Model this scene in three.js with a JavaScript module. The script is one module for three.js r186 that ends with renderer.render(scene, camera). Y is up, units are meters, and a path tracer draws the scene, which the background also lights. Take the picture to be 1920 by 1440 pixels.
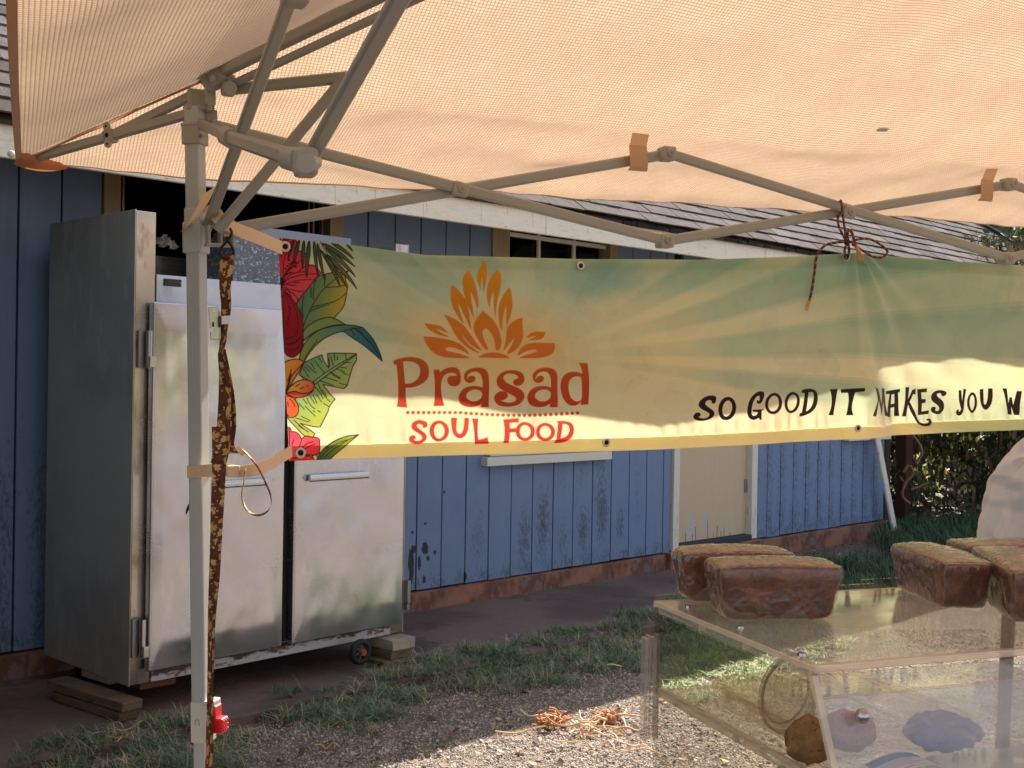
import * as THREE from 'three';
import { RoundedBoxGeometry } from 'three/addons/geometries/RoundedBoxGeometry.js';
import { mergeGeometries, mergeVertices, toCreasedNormals } from 'three/addons/utils/BufferGeometryUtils.js';
import { createNoise2D, createNoise3D } from 'simplex-noise';

// ---------------------------------------------------------------- camera, sky, sun, exposure
const scene = new THREE.Scene();
const camera = new THREE.PerspectiveCamera(37.03, 4 / 3, 0.05, 400);
camera.position.set(0, 1.47, 0);
camera.rotation.order = 'YXZ';
camera.rotation.set(-0.00465, 0, 0.016);
scene.add(camera);

const SKY = 0.98;
const SUN = new THREE.Vector3(0.733, 1.85, -2.11).normalize();
{ // day sky with broken white cloud, the same all round
  const W = 1024, Hh = 512, d = new Float32Array(W * Hh * 4), nz = createNoise3D((() => { let q = 9; return () => (q = (q * 16807) % 2147483647) / 2147483647; })());
  for (let j = 0; j < Hh; j++) for (let i = 0; i < W; i++) {
    const el = ((j + 0.5) / Hh - 0.5) * Math.PI, az = ((i + 0.5) / W - 0.5) * 2 * Math.PI, y = Math.sin(el), x = Math.cos(az) * Math.cos(el), z = Math.sin(az) * Math.cos(el), k = Math.max(y, 0);
    const t = Math.pow(k, 0.5), q = 1 / (0.25 + k);
    let c = 0, a = 0.55; for (let o = 0, f = 1.1; o < 5; o++, f *= 2.1, a *= 0.52) c += a * nz(x * q * f + 3, o * 5.1, z * q * f);
    const cl = THREE.MathUtils.smoothstep(c, -0.02, 0.42) * 0.85, m = [[0.92, 0.99, 1.08], [0.44, 0.62, 0.98]], o = (j * W + i) * 4;
    for (let n = 0; n < 3; n++) d[o + n] = ((m[0][n] * (1 - t) + m[1][n] * t) * (1 - cl) + [1.06, 1.08, 1.12][n] * cl) * SKY;
    d[o + 3] = 1;
  }
  const sky = new THREE.DataTexture(d, W, Hh, THREE.RGBAFormat, THREE.FloatType);
  sky.mapping = THREE.EquirectangularReflectionMapping; sky.magFilter = THREE.LinearFilter; sky.needsUpdate = true;
  scene.background = sky; scene.environment = sky;
}
scene.environmentIntensity = 0.30; scene.backgroundIntensity = 0.30;

const sun = new THREE.DirectionalLight(new THREE.Color(1.0, 0.92, 0.80), 5);
sun.name = 'sun';
sun.position.copy(SUN).multiplyScalar(40);
sun.castShadow = true;
sun.shadow.mapSize.set(4096, 4096);
Object.assign(sun.shadow.camera, { left: -14, right: 14, top: 14, bottom: -14, near: 1, far: 90 });
scene.add(sun, sun.target);

const renderer = new THREE.WebGLRenderer({ antialias: true });
renderer.toneMapping = THREE.LinearToneMapping;
renderer.toneMappingExposure = 3.2;
renderer.shadowMap.enabled = true;

// ---------------------------------------------------------------- helpers
const V = (x, y, z) => new THREE.Vector3(x, y, z);
const rng = (seed) => () => { seed = (seed + 0x6d2b79f5) | 0; let t = Math.imul(seed ^ (seed >>> 15), 1 | seed); t = (t + Math.imul(t ^ (t >>> 7), 61 | t)) ^ t; return ((t ^ (t >>> 14)) >>> 0) / 4294967296; };
const R0 = rng(11), n2 = createNoise2D(rng(3)), n3 = createNoise3D(rng(5));
const rr = (a, b, r = R0) => a + (b - a) * r();
const lerp = THREE.MathUtils.lerp, clamp = THREE.MathUtils.clamp, sstep = THREE.MathUtils.smoothstep;
const fbm = (x, y, o = 4) => { let s = 0, a = 0.5; for (let i = 0; i < o; i++) { s += a * n2(x, y); x = x * 2 + 17.3; y = y * 2 - 9.1; a *= 0.5; } return s; };

camera.updateMatrixWorld(true);
const TY = Math.tan(THREE.MathUtils.degToRad(37.03 / 2));
const ray = (px, py) => V((px - 960) / 720 * TY, (720 - py) / 720 * TY, -1).applyQuaternion(camera.quaternion);
const at = (px, py, depth) => ray(px, py).multiplyScalar(depth).add(camera.position);      // measured photo point at a depth
const hit = (px, py, n, c) => { const d = ray(px, py); return d.multiplyScalar((c - n.dot(camera.position)) / n.dot(d)).add(camera.position); };
const G = (px, py, y = 0) => hit(px, py, V(0, 1, 0), y);                                   // measured photo point on a level plane

const used = {};
const numbered = (n) => { const k = used[n] = (used[n] ?? -1) + 1; return k ? n + '_' + String(k).padStart(3, '0') : n; };
function tag(o, label, category, group, kind) {
  if (label) o.userData.label = label;
  if (category) o.userData.category = category;
  if (group) o.userData.group = group;
  if (kind) o.userData.kind = kind;
  return o;
}
function thing(name, base, label, category, group) {
  const o = new THREE.Group();
  o.name = numbered(name); o.position.copy(base); scene.add(o);
  o.userData.base = undefined; delete o.userData.base;
  return tag(o, label, category, group);
}
const worldBase = (p) => { const v = V(0, 0, 0); for (let q = p; q && q !== scene; q = q.parent) v.add(q.position); return v; };
const clean = (g) => { for (const k of Object.keys(g.attributes)) if (!['position', 'normal', 'uv'].includes(k)) g.deleteAttribute(k); if (!g.attributes.uv) g.setAttribute('uv', new THREE.BufferAttribute(new Float32Array(g.attributes.position.count * 2), 2)); return g; };
const merge = (list) => { list = list.map((g) => clean(g.index ? g.toNonIndexed() : g)); return list.length === 1 ? list[0] : mergeGeometries(list); };
function put(name, geo, mat, parent = scene) {                                              // geometry given in world space
  let g = Array.isArray(geo) ? merge(geo) : geo;
  const b = worldBase(parent);
  if (b.lengthSq()) g = (Array.isArray(geo) ? g : g.clone()).translate(-b.x, -b.y, -b.z);
  const m = new THREE.Mesh(g, mat);
  m.name = parent === scene ? numbered(name) : name;
  m.castShadow = m.receiveShadow = true;
  parent.add(m);
  if (parent !== scene) { const same = parent.children.filter((c) => c !== m && c.name.replace(/_\d+$/, '') === name).length; if (same) m.name = name + '_' + String(same).padStart(3, '0'); }
  return m;
}
const structure = (name, geo, mat) => tag(put(name, geo, mat), null, null, null, 'structure');
const basis = (o, x, y, z) => new THREE.Matrix4().makeBasis(x, y, z).setPosition(o);
// a box with slightly rounded edges, w x h x d along the axes x, y, z of a frame, centred at o
function boxAt(o, x, y, z, w, h, d, r = 0.003) {
  const g = r > 0 ? new RoundedBoxGeometry(w, h, d, 2, Math.min(r, w / 2.01, h / 2.01, d / 2.01)) : new THREE.BoxGeometry(w, h, d);
  return clean(g.index ? g.toNonIndexed() : g).applyMatrix4(basis(o, x, y, z));
}
const axes = (dir, hint = V(0, 1, 0)) => { const z = dir.clone().normalize(), x = hint.clone().cross(z); if (x.lengthSq() < 1e-8) x.set(1, 0, 0); x.normalize(); return [x, z.clone().cross(x), z]; };
// a bar with a rounded oblong section between two points: w across (along hint x dir), t along hint
function bar(p0, p1, w, t, hint = V(0, 1, 0), round = 0.45, n = 16) {
  const [x, y, z] = axes(p1.clone().sub(p0), hint), L = p0.distanceTo(p1), s = new THREE.Shape();
  const r = Math.min(w, t) * round, a = w / 2, b = t / 2;
  s.moveTo(-a + r, -b); s.lineTo(a - r, -b); s.absarc(a - r, -b + r, r, -Math.PI / 2, 0); s.lineTo(a, b - r); s.absarc(a - r, b - r, r, 0, Math.PI / 2);
  s.lineTo(-a + r, b); s.absarc(-a + r, b - r, r, Math.PI / 2, Math.PI); s.lineTo(-a, -b + r); s.absarc(-a + r, -b + r, r, Math.PI, Math.PI * 1.5);
  const g = new THREE.ExtrudeGeometry(s, { depth: L, bevelEnabled: false, curveSegments: 5 });
  return toCreasedNormals(clean(g), 0.7).applyMatrix4(basis(p0, x, y, z));
}
const rod = (p0, p1, r, r1 = r, n = 12) => { const d = p1.clone().sub(p0), [x, y, z] = axes(d, Math.abs(d.y) > 0.9 * d.length() ? V(1, 0, 0) : V(0, 1, 0)); const g = new THREE.CylinderGeometry(r1, r, d.length(), n); return clean(g.toNonIndexed()).applyMatrix4(basis(p0.clone().add(p1).multiplyScalar(0.5), y, z, x)); };
const tube = (pts, r, n = 40, k = 8) => clean(new THREE.TubeGeometry(new THREE.CatmullRomCurve3(pts), n, r, k).toNonIndexed());
// a sheet over [0,1]^2; uv in metres through su, sv
function sheet(f, nu, nv, w = 1, h = 1, u0 = 0, v0 = 0) {
  const g = new THREE.PlaneGeometry(1, 1, nu, nv), p = g.attributes.position, t = g.attributes.uv;
  for (let i = 0; i < p.count; i++) { const a = t.getX(i), b = t.getY(i), q = f(a, b); p.setXYZ(i, q.x, q.y, q.z); t.setXY(i, u0 + a * w, v0 + b * h); }
  g.computeVertexNormals();
  return clean(g);
}
// a flat ribbon of width w along a list of points, with a width direction at each
function ribbon(pts, dirs, w, n = 60, thick = 0) {
  const c = new THREE.CatmullRomCurve3(pts), d = new THREE.CatmullRomCurve3(dirs), L = c.getLength();
  const one = (off) => sheet((a, b) => { const p = c.getPoint(b), q = d.getPoint(b).normalize(); const tn = c.getTangent(b).cross(q).normalize(); return p.addScaledVector(q, (a - 0.5) * w).addScaledVector(tn, off); }, 3, n, w, L);
  return thick ? mergeGeometries([one(thick / 2), one(-thick / 2)]) : one(0);
}
function wobble(g, amp, freq, seed = 0) {                                                    // uneven surface, vertices moved along a noise field
  g = mergeVertices(clean(g.clone()).deleteAttribute('uv').deleteAttribute('normal'), 1e-5);
  const p = g.attributes.position;
  for (let i = 0; i < p.count; i++) { const x = p.getX(i), y = p.getY(i), z = p.getZ(i); p.setXYZ(i, x + amp * n3(x * freq + seed, y * freq, z * freq), y + amp * n3(x * freq, y * freq + 7 + seed, z * freq), z + amp * n3(x * freq, y * freq, z * freq + 13 + seed)); }
  g.computeVertexNormals();
  return g;
}
// box-projected uv in metres
function boxUV(g, k = 1) {
  g = g.index ? g.toNonIndexed() : g;
  if (!g.attributes.normal) g.computeVertexNormals();
  const p = g.attributes.position, n = g.attributes.normal, t = new Float32Array(p.count * 2);
  for (let i = 0; i < p.count; i++) { const a = Math.abs(n.getX(i)), b = Math.abs(n.getY(i)), c = Math.abs(n.getZ(i)); const [u, v] = b > a && b > c ? [p.getX(i), p.getZ(i)] : a > c ? [p.getZ(i), p.getY(i)] : [p.getX(i), p.getY(i)]; t[2 * i] = u * k; t[2 * i + 1] = v * k; }
  g.setAttribute('uv', new THREE.BufferAttribute(t, 2));
  return g;
}
// ---------------------------------------------------------------- procedural textures
const S2L = (c) => { c /= 255; return c <= 0.04045 ? c / 12.92 : ((c + 0.055) / 1.055) ** 2.4; };
const rgb = (r, g, b) => new THREE.Color().setRGB(S2L(r), S2L(g), S2L(b));
// tiling value noise with period p
const hash = (x, y, s) => { let h = Math.imul(x, 374761393) ^ Math.imul(y, 668265263) ^ Math.imul(s + 1, 974634777); h = Math.imul(h ^ (h >>> 13), 1274126177); return ((h ^ (h >>> 16)) >>> 0) / 4294967296; };
const tn = (x, y, p, q, s = 0) => { const ix = Math.floor(x), iy = Math.floor(y), fx = x - ix, fy = y - iy, a = fx * fx * (3 - 2 * fx), b = fy * fy * (3 - 2 * fy), m = (i, n) => ((i % n) + n) % n; return lerp(lerp(hash(m(ix, p), m(iy, q), s), hash(m(ix + 1, p), m(iy, q), s), a), lerp(hash(m(ix, p), m(iy + 1, q), s), hash(m(ix + 1, p), m(iy + 1, q), s), a), b); };
const tf = (u, v, fx, fy, o = 4, s = 0) => { let r = 0, a = 0.5, w = 0; for (let i = 0; i < o; i++) { r += a * tn(u * fx, v * fy, fx, fy, s + i); w += a; fx *= 2; fy *= 2; a *= 0.55; } return r / w; };
// f(u, v) gives sRGB 0..255 triples (colour) or a 0..1 number (data)
function tex(w, h, f, rx = 1, ry = 1) {
  const d = new Uint8Array(w * h * 4);
  let color = false;
  for (let y = 0; y < h; y++) for (let x = 0; x < w; x++) { const c = f((x + 0.5) / w, (y + 0.5) / h), i = (y * w + x) * 4; if (Array.isArray(c)) { color = true; d[i] = clamp(c[0], 0, 255); d[i + 1] = clamp(c[1], 0, 255); d[i + 2] = clamp(c[2], 0, 255); } else d[i] = d[i + 1] = d[i + 2] = clamp(c, 0, 1) * 255; d[i + 3] = 255; }
  const t = new THREE.DataTexture(d, w, h);
  t.wrapS = t.wrapT = THREE.RepeatWrapping; t.magFilter = THREE.LinearFilter; t.minFilter = THREE.LinearMipmapLinearFilter;
  if (color) t.colorSpace = THREE.SRGBColorSpace;
  t.repeat.set(rx, ry); t.needsUpdate = true;
  return t;
}
// smooth height field kept in floats, so that a bump has no steps
function texF(w, h, f) {
  const d = new Float32Array(w * h * 4);
  for (let y = 0; y < h; y++) for (let x = 0; x < w; x++) { const c = f((x + 0.5) / w, (y + 0.5) / h), i = (y * w + x) * 4; d[i] = d[i + 1] = d[i + 2] = c; d[i + 3] = 1; }
  const t = new THREE.DataTexture(d, w, h, THREE.RGBAFormat, THREE.FloatType);
  t.wrapS = t.wrapT = THREE.RepeatWrapping; t.magFilter = THREE.LinearFilter; t.needsUpdate = true;
  return t;
}
const withRepeat = (t, x, y) => { const c = t.clone(); c.repeat.set(x, y); c.needsUpdate = true; return c; };
const canvasTex = (w, h, draw) => { const c = document.createElement('canvas'); c.width = w; c.height = h; draw(c.getContext('2d'), w, h); const t = new THREE.CanvasTexture(c); t.colorSpace = THREE.SRGBColorSpace; t.wrapS = t.wrapT = THREE.RepeatWrapping; return t; };
const mix3 = (a, b, t) => [lerp(a[0], b[0], t), lerp(a[1], b[1], t), lerp(a[2], b[2], t)];
const std = (o) => new THREE.MeshStandardMaterial({ roughness: 0.8, ...o });
const phys = (o) => new THREE.MeshPhysicalMaterial({ roughness: 0.8, ...o });

// plain materials
const M = {};
M.dark = std({ color: rgb(20, 19, 18), roughness: 0.9 });
M.blackRubber = std({ color: rgb(22, 22, 24), roughness: 0.7 });
M.chrome = std({ color: rgb(190, 192, 195), metalness: 1, roughness: 0.22 });
M.steelDull = std({ color: rgb(150, 150, 150), metalness: 1, roughness: 0.4 });
const grit = tex(256, 256, (u, v) => tf(u, v, 32, 32, 3, 4));
const blotch = texF(256, 256, (u, v) => tf(u, v, 4, 4, 5, 9));
M.whitePaint = std({ roughness: 0.55, bumpMap: grit, bumpScale: 0.0006, map: tex(512, 512, (u, v) => { const a = tf(u, v, 3, 6, 5, 21), b = tf(u, v, 24, 60, 3, 31), s = sstep(a * 0.7 + b * 0.3, 0.62, 0.72); return mix3([224, 222, 212], [150, 140, 115], s * 0.6 + (1 - b) * 0.12); }) });
M.tanPaint = std({ roughness: 0.6, map: tex(256, 256, (u, v) => mix3([172, 155, 122], [138, 122, 94], tf(u, v, 4, 8, 5, 7))) });
const toDepth = (p) => -p.clone().sub(camera.position).applyQuaternion(camera.quaternion.clone().invert()).z;
// ---------------------------------------------------------------- house: wall along UH, NH points out of the wall towards the yard
const UH = V(0.7157, 0, -0.6984), NH = V(0.6984, 0, 0.7157), UP = V(0, 1, 0), WALL = 5.46;
const H = (s, y, d = 0) => NH.clone().multiplyScalar(d - WALL).addScaledVector(UH, s).setY(y);
const hp = (px, py, d = 0) => { const p = hit(px, py, NH, d - WALL); return { s: p.dot(UH), y: p.y }; };
const hbox = (s0, s1, y0, y1, d0, d1, r = 0.003) => boxAt(H((s0 + s1) / 2, (y0 + y1) / 2, (d0 + d1) / 2), UH, UP, NH, s1 - s0, y1 - y0, d1 - d0, r);
const wallUV = (g) => { const p = g.attributes.position, t = new Float32Array(p.count * 2), q = V(0, 0, 0); for (let i = 0; i < p.count; i++) { q.fromBufferAttribute(p, i); t[2 * i] = (q.dot(UH) - 3.4) / 7.2; t[2 * i + 1] = q.y / 2.6; } g.setAttribute('uv', new THREE.BufferAttribute(t, 2)); return g; };

const YB = 0.155, EAVE = 0.66, SOFFIT = 2.86, YE = 2.52, S0 = -3.5, S1 = 10.5, SR = 14.2;
// painted boards: flat blue with worn, mildewed and chipped places where the photograph shows them (drawn in wall metres)
const wallMap = canvasTex(2048, 1024, (c, w, h) => {
  const X = (s) => (s - 3.4) / 7.2 * w, Y = (y) => h - y / 2.6 * h, r = rng(21);
  c.fillStyle = 'rgb(108,131,164)'; c.fillRect(0, 0, w, h);
  for (let i = 0; i < 5200; i++) { const x = r() * w, y = r() * h, l = 20 + r() * 120, k = r(); c.fillStyle = k < 0.5 ? `rgba(84,106,142,${0.04 + r() * 0.08})` : `rgba(136,156,184,${0.03 + r() * 0.08})`; c.fillRect(x, y, 1 + r() * 2.5, l); }
  for (let i = 0; i < 240; i++) { const x = r() * w, y = r() * h; c.fillStyle = `rgba(${80 + r() * 30},${100 + r() * 30},${140 + r() * 30},0.10)`; c.beginPath(); c.ellipse(x, y, 8 + r() * 26, 10 + r() * 40, 0, 0, 7); c.fill(); }
  // mildew: fine upright flecks in patches
  const mildew = (s, y, sw, sh, n, a) => { for (let i = 0; i < n; i++) { const gx = (r() + r() + r() - 1.5) / 1.5, gy = (r() + r() + r() - 1.5) / 1.5; c.fillStyle = `rgba(${38 + r() * 30},${52 + r() * 30},${62 + r() * 25},${a * (0.3 + r() * 0.5)})`; c.fillRect(X(s + gx * sw), Y(y + gy * sh), 1 + r() * 2, 2 + r() * 11); } };
  const b0 = hp(781, 1000).s;
  for (const [k, y, sh, n, a] of [[2.5, .45, .25, 220, .22], [4.6, .42, .25, 420, .32], [5.5, .5, .32, 560, .42], [6.5, .36, .2, 200, .25], [7.5, .42, .24, 420, .36], [8.5, .55, .34, 640, .45], [8.4, .9, .3, 240, .25], [9.5, .42, .2, 260, .28], [10.5, .6, .5, 200, .16], [7.4, .85, .3, 160, .18], [6.4, .8, .3, 120, .14]]) mildew(b0 + (k - 0.0) * 0.2032, y, 0.09, sh, n, a);
  for (let s = 8.2; s < 10.6; s += 0.2032) { mildew(s, .75, .1, .55, 420, .40); mildew(s, .3, .1, .25, 260, .42); }
  for (let s = 3.5; s < 10.5; s += 0.2) { mildew(s, .2, .12, .07, 90, .35); mildew(s, 1.2 + r(), .12, .4, 60, .15); }
  // chips down to dark wood near the left end of the low wall
  c.fillStyle = 'rgb(40,42,44)';
  for (const [px, py, a, b] of [[771, 1060, 5, 34], [775, 1030, 5, 8], [797, 1028, 7, 11], [786, 1055, 3, 14], [795, 1087, 3, 8], [815, 1036, 2.5, 5], [802, 1047, 3, 5], [797, 982, 2.5, 2.5], [773, 998, 2.5, 3], [833, 922, 2, 3], [872, 1082, 3, 10]]) {
    const q = hp(px, py), sx = 1 / (X(1) - X(0)); void sx;
    c.beginPath(); const cx = X(q.s), cy = Y(q.y), kx = 0.0043 * 284 / 1, ky = 0.0033 * 394;
    for (let i = 0; i <= 14; i++) { const t = i / 14 * Math.PI * 2, m = 0.75 + 0.5 * r(); c.lineTo(cx + Math.cos(t) * a * kx * m, cy + Math.sin(t) * b * ky * m); } c.fill();
  }
});
M.wall = std({ map: wallMap, roughness: 0.62, bumpMap: withRepeat(grit, 20, 6), bumpScale: 0.0008 });
M.soffit = std({ color: rgb(70, 62, 52), roughness: 0.9 });
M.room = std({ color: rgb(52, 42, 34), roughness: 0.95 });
M.foundation = std({ roughness: 0.92, bumpMap: grit, bumpScale: 0.004, map: tex(512, 256, (u, v) => { const a = tf(u, v, 8, 4, 5, 3), b = tf(u, v, 40, 20, 3, 8); return mix3(mix3([150, 106, 86], [108, 72, 58], sstep(a, .35, .65)), [120, 112, 108], sstep(b * .5 + a * .5, .58, .7) * .7); }) });
M.glassDark = phys({ color: 0xffffff, transmission: 1, thickness: 0, roughness: 0.02, ior: 1.5 });
M.curtain = phys({ color: rgb(235, 225, 170), transmission: 0.6, thickness: 0, roughness: 1 });

const house = thing('house', H(3, 0, 0), 'low blue board house with open windows, tan door and grey shingle roof', 'house');
const w1 = { s0: hp(193, 360).s, s1: hp(641, 440).s }, w2 = { s0: hp(921, 460).s, s1: hp(1154, 470).s, y0: hp(1030, 852).y };
const dr = { s0: hp(1258, 900).s, s1: hp(1418, 900).s };
const inside = (s, o) => s > o.s0 + 0.02 && s < o.s1 - 0.02;
{ // boards
  const first = hp(781, 1000).s, P = 0.2032;
  for (let k = -40; k < 60; k++) {
    const a = first + k * P + 0.0045, b = a + P - 0.009;
    if (b < S0 || b > S1 + 0.1) continue;
    const runs = [];
    const cut = (o) => a < o.s1 - 0.02 && b > o.s0 + 0.02;
    if (cut(dr)) { const l = Math.max(a, dr.s1), rgt = Math.min(b, dr.s0); if (rgt - a > 0.04) runs.push([a, rgt - 0.002, YB, SOFFIT]); else if (b - l > 0.04) runs.push([l + 0.002, b, YB, SOFFIT]); else runs.push([a, b, 2.09, SOFFIT]); }
    else if (cut(w2)) runs.push([a, b, YB, w2.y0 - 0.02]);
    else if (cut(w1)) runs.push([a, b, YB, 1.10]);
    else runs.push([a, b, YB, SOFFIT]);
    for (const [l, m, y0, y1] of runs) put('board', wallUV(hbox(l, m, y0 + rr(-.006, .004), y1, -0.03, rr(-.0015, .0015), 0.004)), M.wall, house);
  }
  // the sheathing behind the grooves, left open at window and door
  const back = [];
  for (const [a, b, y0, y1] of [[S0, w1.s0, 0, SOFFIT], [w1.s0, w1.s1, 0, 1.09], [w1.s1, w2.s0, 0, SOFFIT], [w2.s0, w2.s1, 0, w2.y0 - 0.03], [w2.s1, dr.s0, 0, SOFFIT], [dr.s0, dr.s1, 2.09, SOFFIT], [dr.s1, S1, 0, SOFFIT]]) back.push(hbox(a, b, y0, y1, -0.12, -0.032, 0));
  put('wall_backing', back, M.dark, house);
}
{ // foundation curb, with pieces
  put('foundation', boxUV(hbox(S0, dr.s0 - 0.07, -0.2, YB - 0.012, -0.14, 0.025, 0.012), 1.2), M.foundation, house);
  put('foundation', boxUV(hbox(dr.s0 - 0.06, dr.s1 + 0.05, -0.2, YB + 0.0, -0.14, 0.06, 0.015), 1.2), M.foundation, house);
  put('foundation', boxUV(hbox(dr.s1 + 0.06, S1, -0.2, YB - 0.012, -0.14, 0.025, 0.012), 1.2), M.foundation, house);
}
{ // door: tan leaf, white trim on both sides, dark threshold
  const a = hp(1271, 900).s, b = hp(1406, 900).s, y0 = YB + 0.05;
  const leafMap = canvasTex(512, 1024, (c, w, h) => {
    const r = rng(4); c.fillStyle = 'rgb(200,182,150)'; c.fillRect(0, 0, w, h);
    for (let i = 0; i < 900; i++) { c.fillStyle = `rgba(${170 + r() * 50},${150 + r() * 45},${105 + r() * 45},0.10)`; c.fillRect(r() * w, r() * h, 2 + r() * 6, 20 + r() * 120); }
    const peel = (x, y, ww, hh) => { c.fillStyle = 'rgb(190,184,178)'; c.beginPath(); for (let i = 0; i <= 18; i++) { const t = i / 18 * 6.283, m = .8 + .35 * r(); c.lineTo(x + Math.cos(t) * ww * m, y + Math.sin(t) * hh * m); } c.fill(); for (let i = 0; i < 60; i++) { c.fillStyle = `rgba(${140 + r() * 70},${135 + r() * 60},${130 + r() * 60},.5)`; c.fillRect(x + (r() - .5) * ww * 1.5, y + (r() - .5) * hh * 1.5, 2, 5); } };
    peel(120, h - 55, 42, 52); peel(215, h - 75, 24, 58);
    c.strokeStyle = 'rgba(60,44,34,.85)'; for (const [x, l] of [[82, 40], [150, 60], [236, 82], [275, 30], [300, 55], [330, 28], [352, 36], [395, 18], [128, 30]]) { c.lineWidth = 2 + r() * 3; c.beginPath(); c.moveTo(x, h); c.lineTo(x - 3 + r() * 6, h - l); c.stroke(); }
  });
  const leaf = hbox(a, b, y0, 2.02, -0.07, -0.035, 0.002);
  { const p = leaf.attributes.position, t = leaf.attributes.uv, q = V(0, 0, 0); for (let i = 0; i < p.count; i++) { q.fromBufferAttribute(p, i); t.setXY(i, (q.dot(UH) - a) / (b - a), (q.y - y0) / (2.02 - y0)); } }
  const d = put('door', leaf, std({ map: leafMap, roughness: 0.6 }), house);
  put('hinge', hbox(b - 0.03, b - 0.005, 0.55, 0.66, -0.034, -0.022, 0.004), M.steelDull, d);
  put('knob', hbox(a + 0.05, a + 0.1, 0.98, 1.03, -0.034, 0.02, 0.02), M.steelDull, d);
  put('threshold', hbox(a - 0.002, b + 0.002, YB + 0.003, y0 - 0.004, -0.11, 0.03, 0.004), std({ color: rgb(52, 58, 72), roughness: 0.8 }), house);
  put('door_trim', hbox(dr.s0 + 0.012, a - 0.003, YB + 0.006, 2.075, -0.1, 0.022, 0.004), M.whitePaint, house);
  put('door_trim', hbox(b + 0.003, dr.s1 - 0.012, YB + 0.01, 2.075, -0.1, 0.022, 0.004), M.whitePaint, house);
  put('door_trim', hbox(a, b, 2.03, 2.075, -0.1, 0.02, 0.004), M.whitePaint, house);
}
{ // window above the banner: tan jambs, white bars, dark glass, peeling white sill
  const a = hp(945, 460, -0.04).s, b = hp(1134, 470, -0.04).s, s = w2;
  const wn = put('window', hbox(s.s0, a, s.y0, SOFFIT - .01, -0.1, 0.018, 0.004), M.tanPaint, house);
  put('frame', hbox(b, s.s1, s.y0, SOFFIT - .01, -0.1, 0.018, 0.004), M.tanPaint, wn);
  put('pane', hbox(a, b, s.y0, SOFFIT - .02, -0.062, -0.056, 0), M.glassDark, wn);
  const rail = hp(945, 438, -0.05).y;
  for (const px of [1008, 1074]) { const c = hp(px, 450, -0.05).s; put('muntin', hbox(c - 0.012, c + 0.012, s.y0, SOFFIT - .03, -0.05, -0.03, 0.003), M.whitePaint, wn); }
  put('muntin', hbox(a, b, rail - .014, rail + .014, -0.048, -0.028, 0.003), M.whitePaint, wn);
  put('muntin', hbox(a, b, rail - .40, rail - .374, -0.048, -0.028, 0.003), M.whitePaint, wn);
  const l = hp(914, 860, 0.06).s, r = hp(1148, 850, 0.06).s, y = hp(1030, 858, 0.06).y;
  put('sill', wobble(hbox(l, r, y - 0.036, y + 0.022, -0.04, 0.06, 0.004), 0.0012, 40), M.whitePaint, wn);
  put('sill', hbox(l + 0.05, r - 0.003, y + 0.025, y + 0.05, -0.04, 0.035, 0.004), M.whitePaint, wn);
}
{ // wide opening behind the refrigerator: tan jambs, metal tracks
  const a = hp(224, 370).s, b = hp(616, 430).s;
  const wn = put('window', hbox(w1.s0, a, 1.1, SOFFIT - .01, -0.1, 0.018, 0.004), M.tanPaint, house);
  put('frame', hbox(b, w1.s1, 1.1, SOFFIT - .01, -0.1, 0.018, 0.004), M.tanPaint, wn);
  for (const [c, d] of [[a + .012, -.03], [a + .05, -.06], [b - .02, -.03], [b - .06, -.06], [b - .10, -.05]]) put('track', hbox(c - .005, c + .005, 1.1, SOFFIT - .02, d - .02, d, 0.001), std({ color: rgb(150, 130, 112), roughness: .45, metalness: .6 }), wn);
  put('sill', hbox(w1.s0, w1.s1, 1.06, 1.1, -0.1, 0.03, 0.004), M.tanPaint, wn);
  // a louvre bracket or two in the dark opening
  for (const y of [1.98, 2.18]) put('bracket', tube([H(a + .06, y + .03, -.05), H(a + .1, y, -.05), H(a + .13, y - .005, -.05)], .006, 8, 5), std({ color: rgb(90, 52, 36) }), wn);
}
{ // window at the far right, mostly behind the banner
  const l = hp(1590, 822, 0.05).s, r = hp(1641, 820, 0.05).s, y = hp(1615, 822, 0.05).y;
  const wn = put('window', hbox(l, r + .3, y + .03, 1.9, 0.004, 0.022, 0.003), M.tanPaint, house);
  put('sill', hbox(l, r + .3, y - 0.02, y + 0.03, 0.003, 0.06, 0.004), M.whitePaint, wn);
}
{ // dark rooms behind the openings
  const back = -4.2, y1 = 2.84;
  const bw = { s0: (() => hp(452, 400, back).s)(), s1: hp(502, 400, back).s, y0: hp(470, 425, back).y, y1: hp(470, 388, back).y };
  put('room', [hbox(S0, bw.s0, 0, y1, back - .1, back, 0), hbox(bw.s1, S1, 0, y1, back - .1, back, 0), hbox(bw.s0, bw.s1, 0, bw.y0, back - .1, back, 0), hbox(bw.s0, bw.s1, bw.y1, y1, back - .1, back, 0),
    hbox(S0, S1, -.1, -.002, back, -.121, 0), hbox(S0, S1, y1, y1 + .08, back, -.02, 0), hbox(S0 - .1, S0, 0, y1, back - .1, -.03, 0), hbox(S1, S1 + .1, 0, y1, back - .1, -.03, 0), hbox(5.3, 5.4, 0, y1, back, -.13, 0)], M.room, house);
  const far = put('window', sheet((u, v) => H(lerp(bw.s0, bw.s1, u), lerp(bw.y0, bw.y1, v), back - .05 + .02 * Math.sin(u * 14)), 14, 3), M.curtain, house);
  const ym = lerp(bw.y0, bw.y1, .62);
  put('muntin', hbox(bw.s0, bw.s1, ym - .03, ym + .03, back - .02, back + .01, 0.002), M.dark, far);
}
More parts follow.
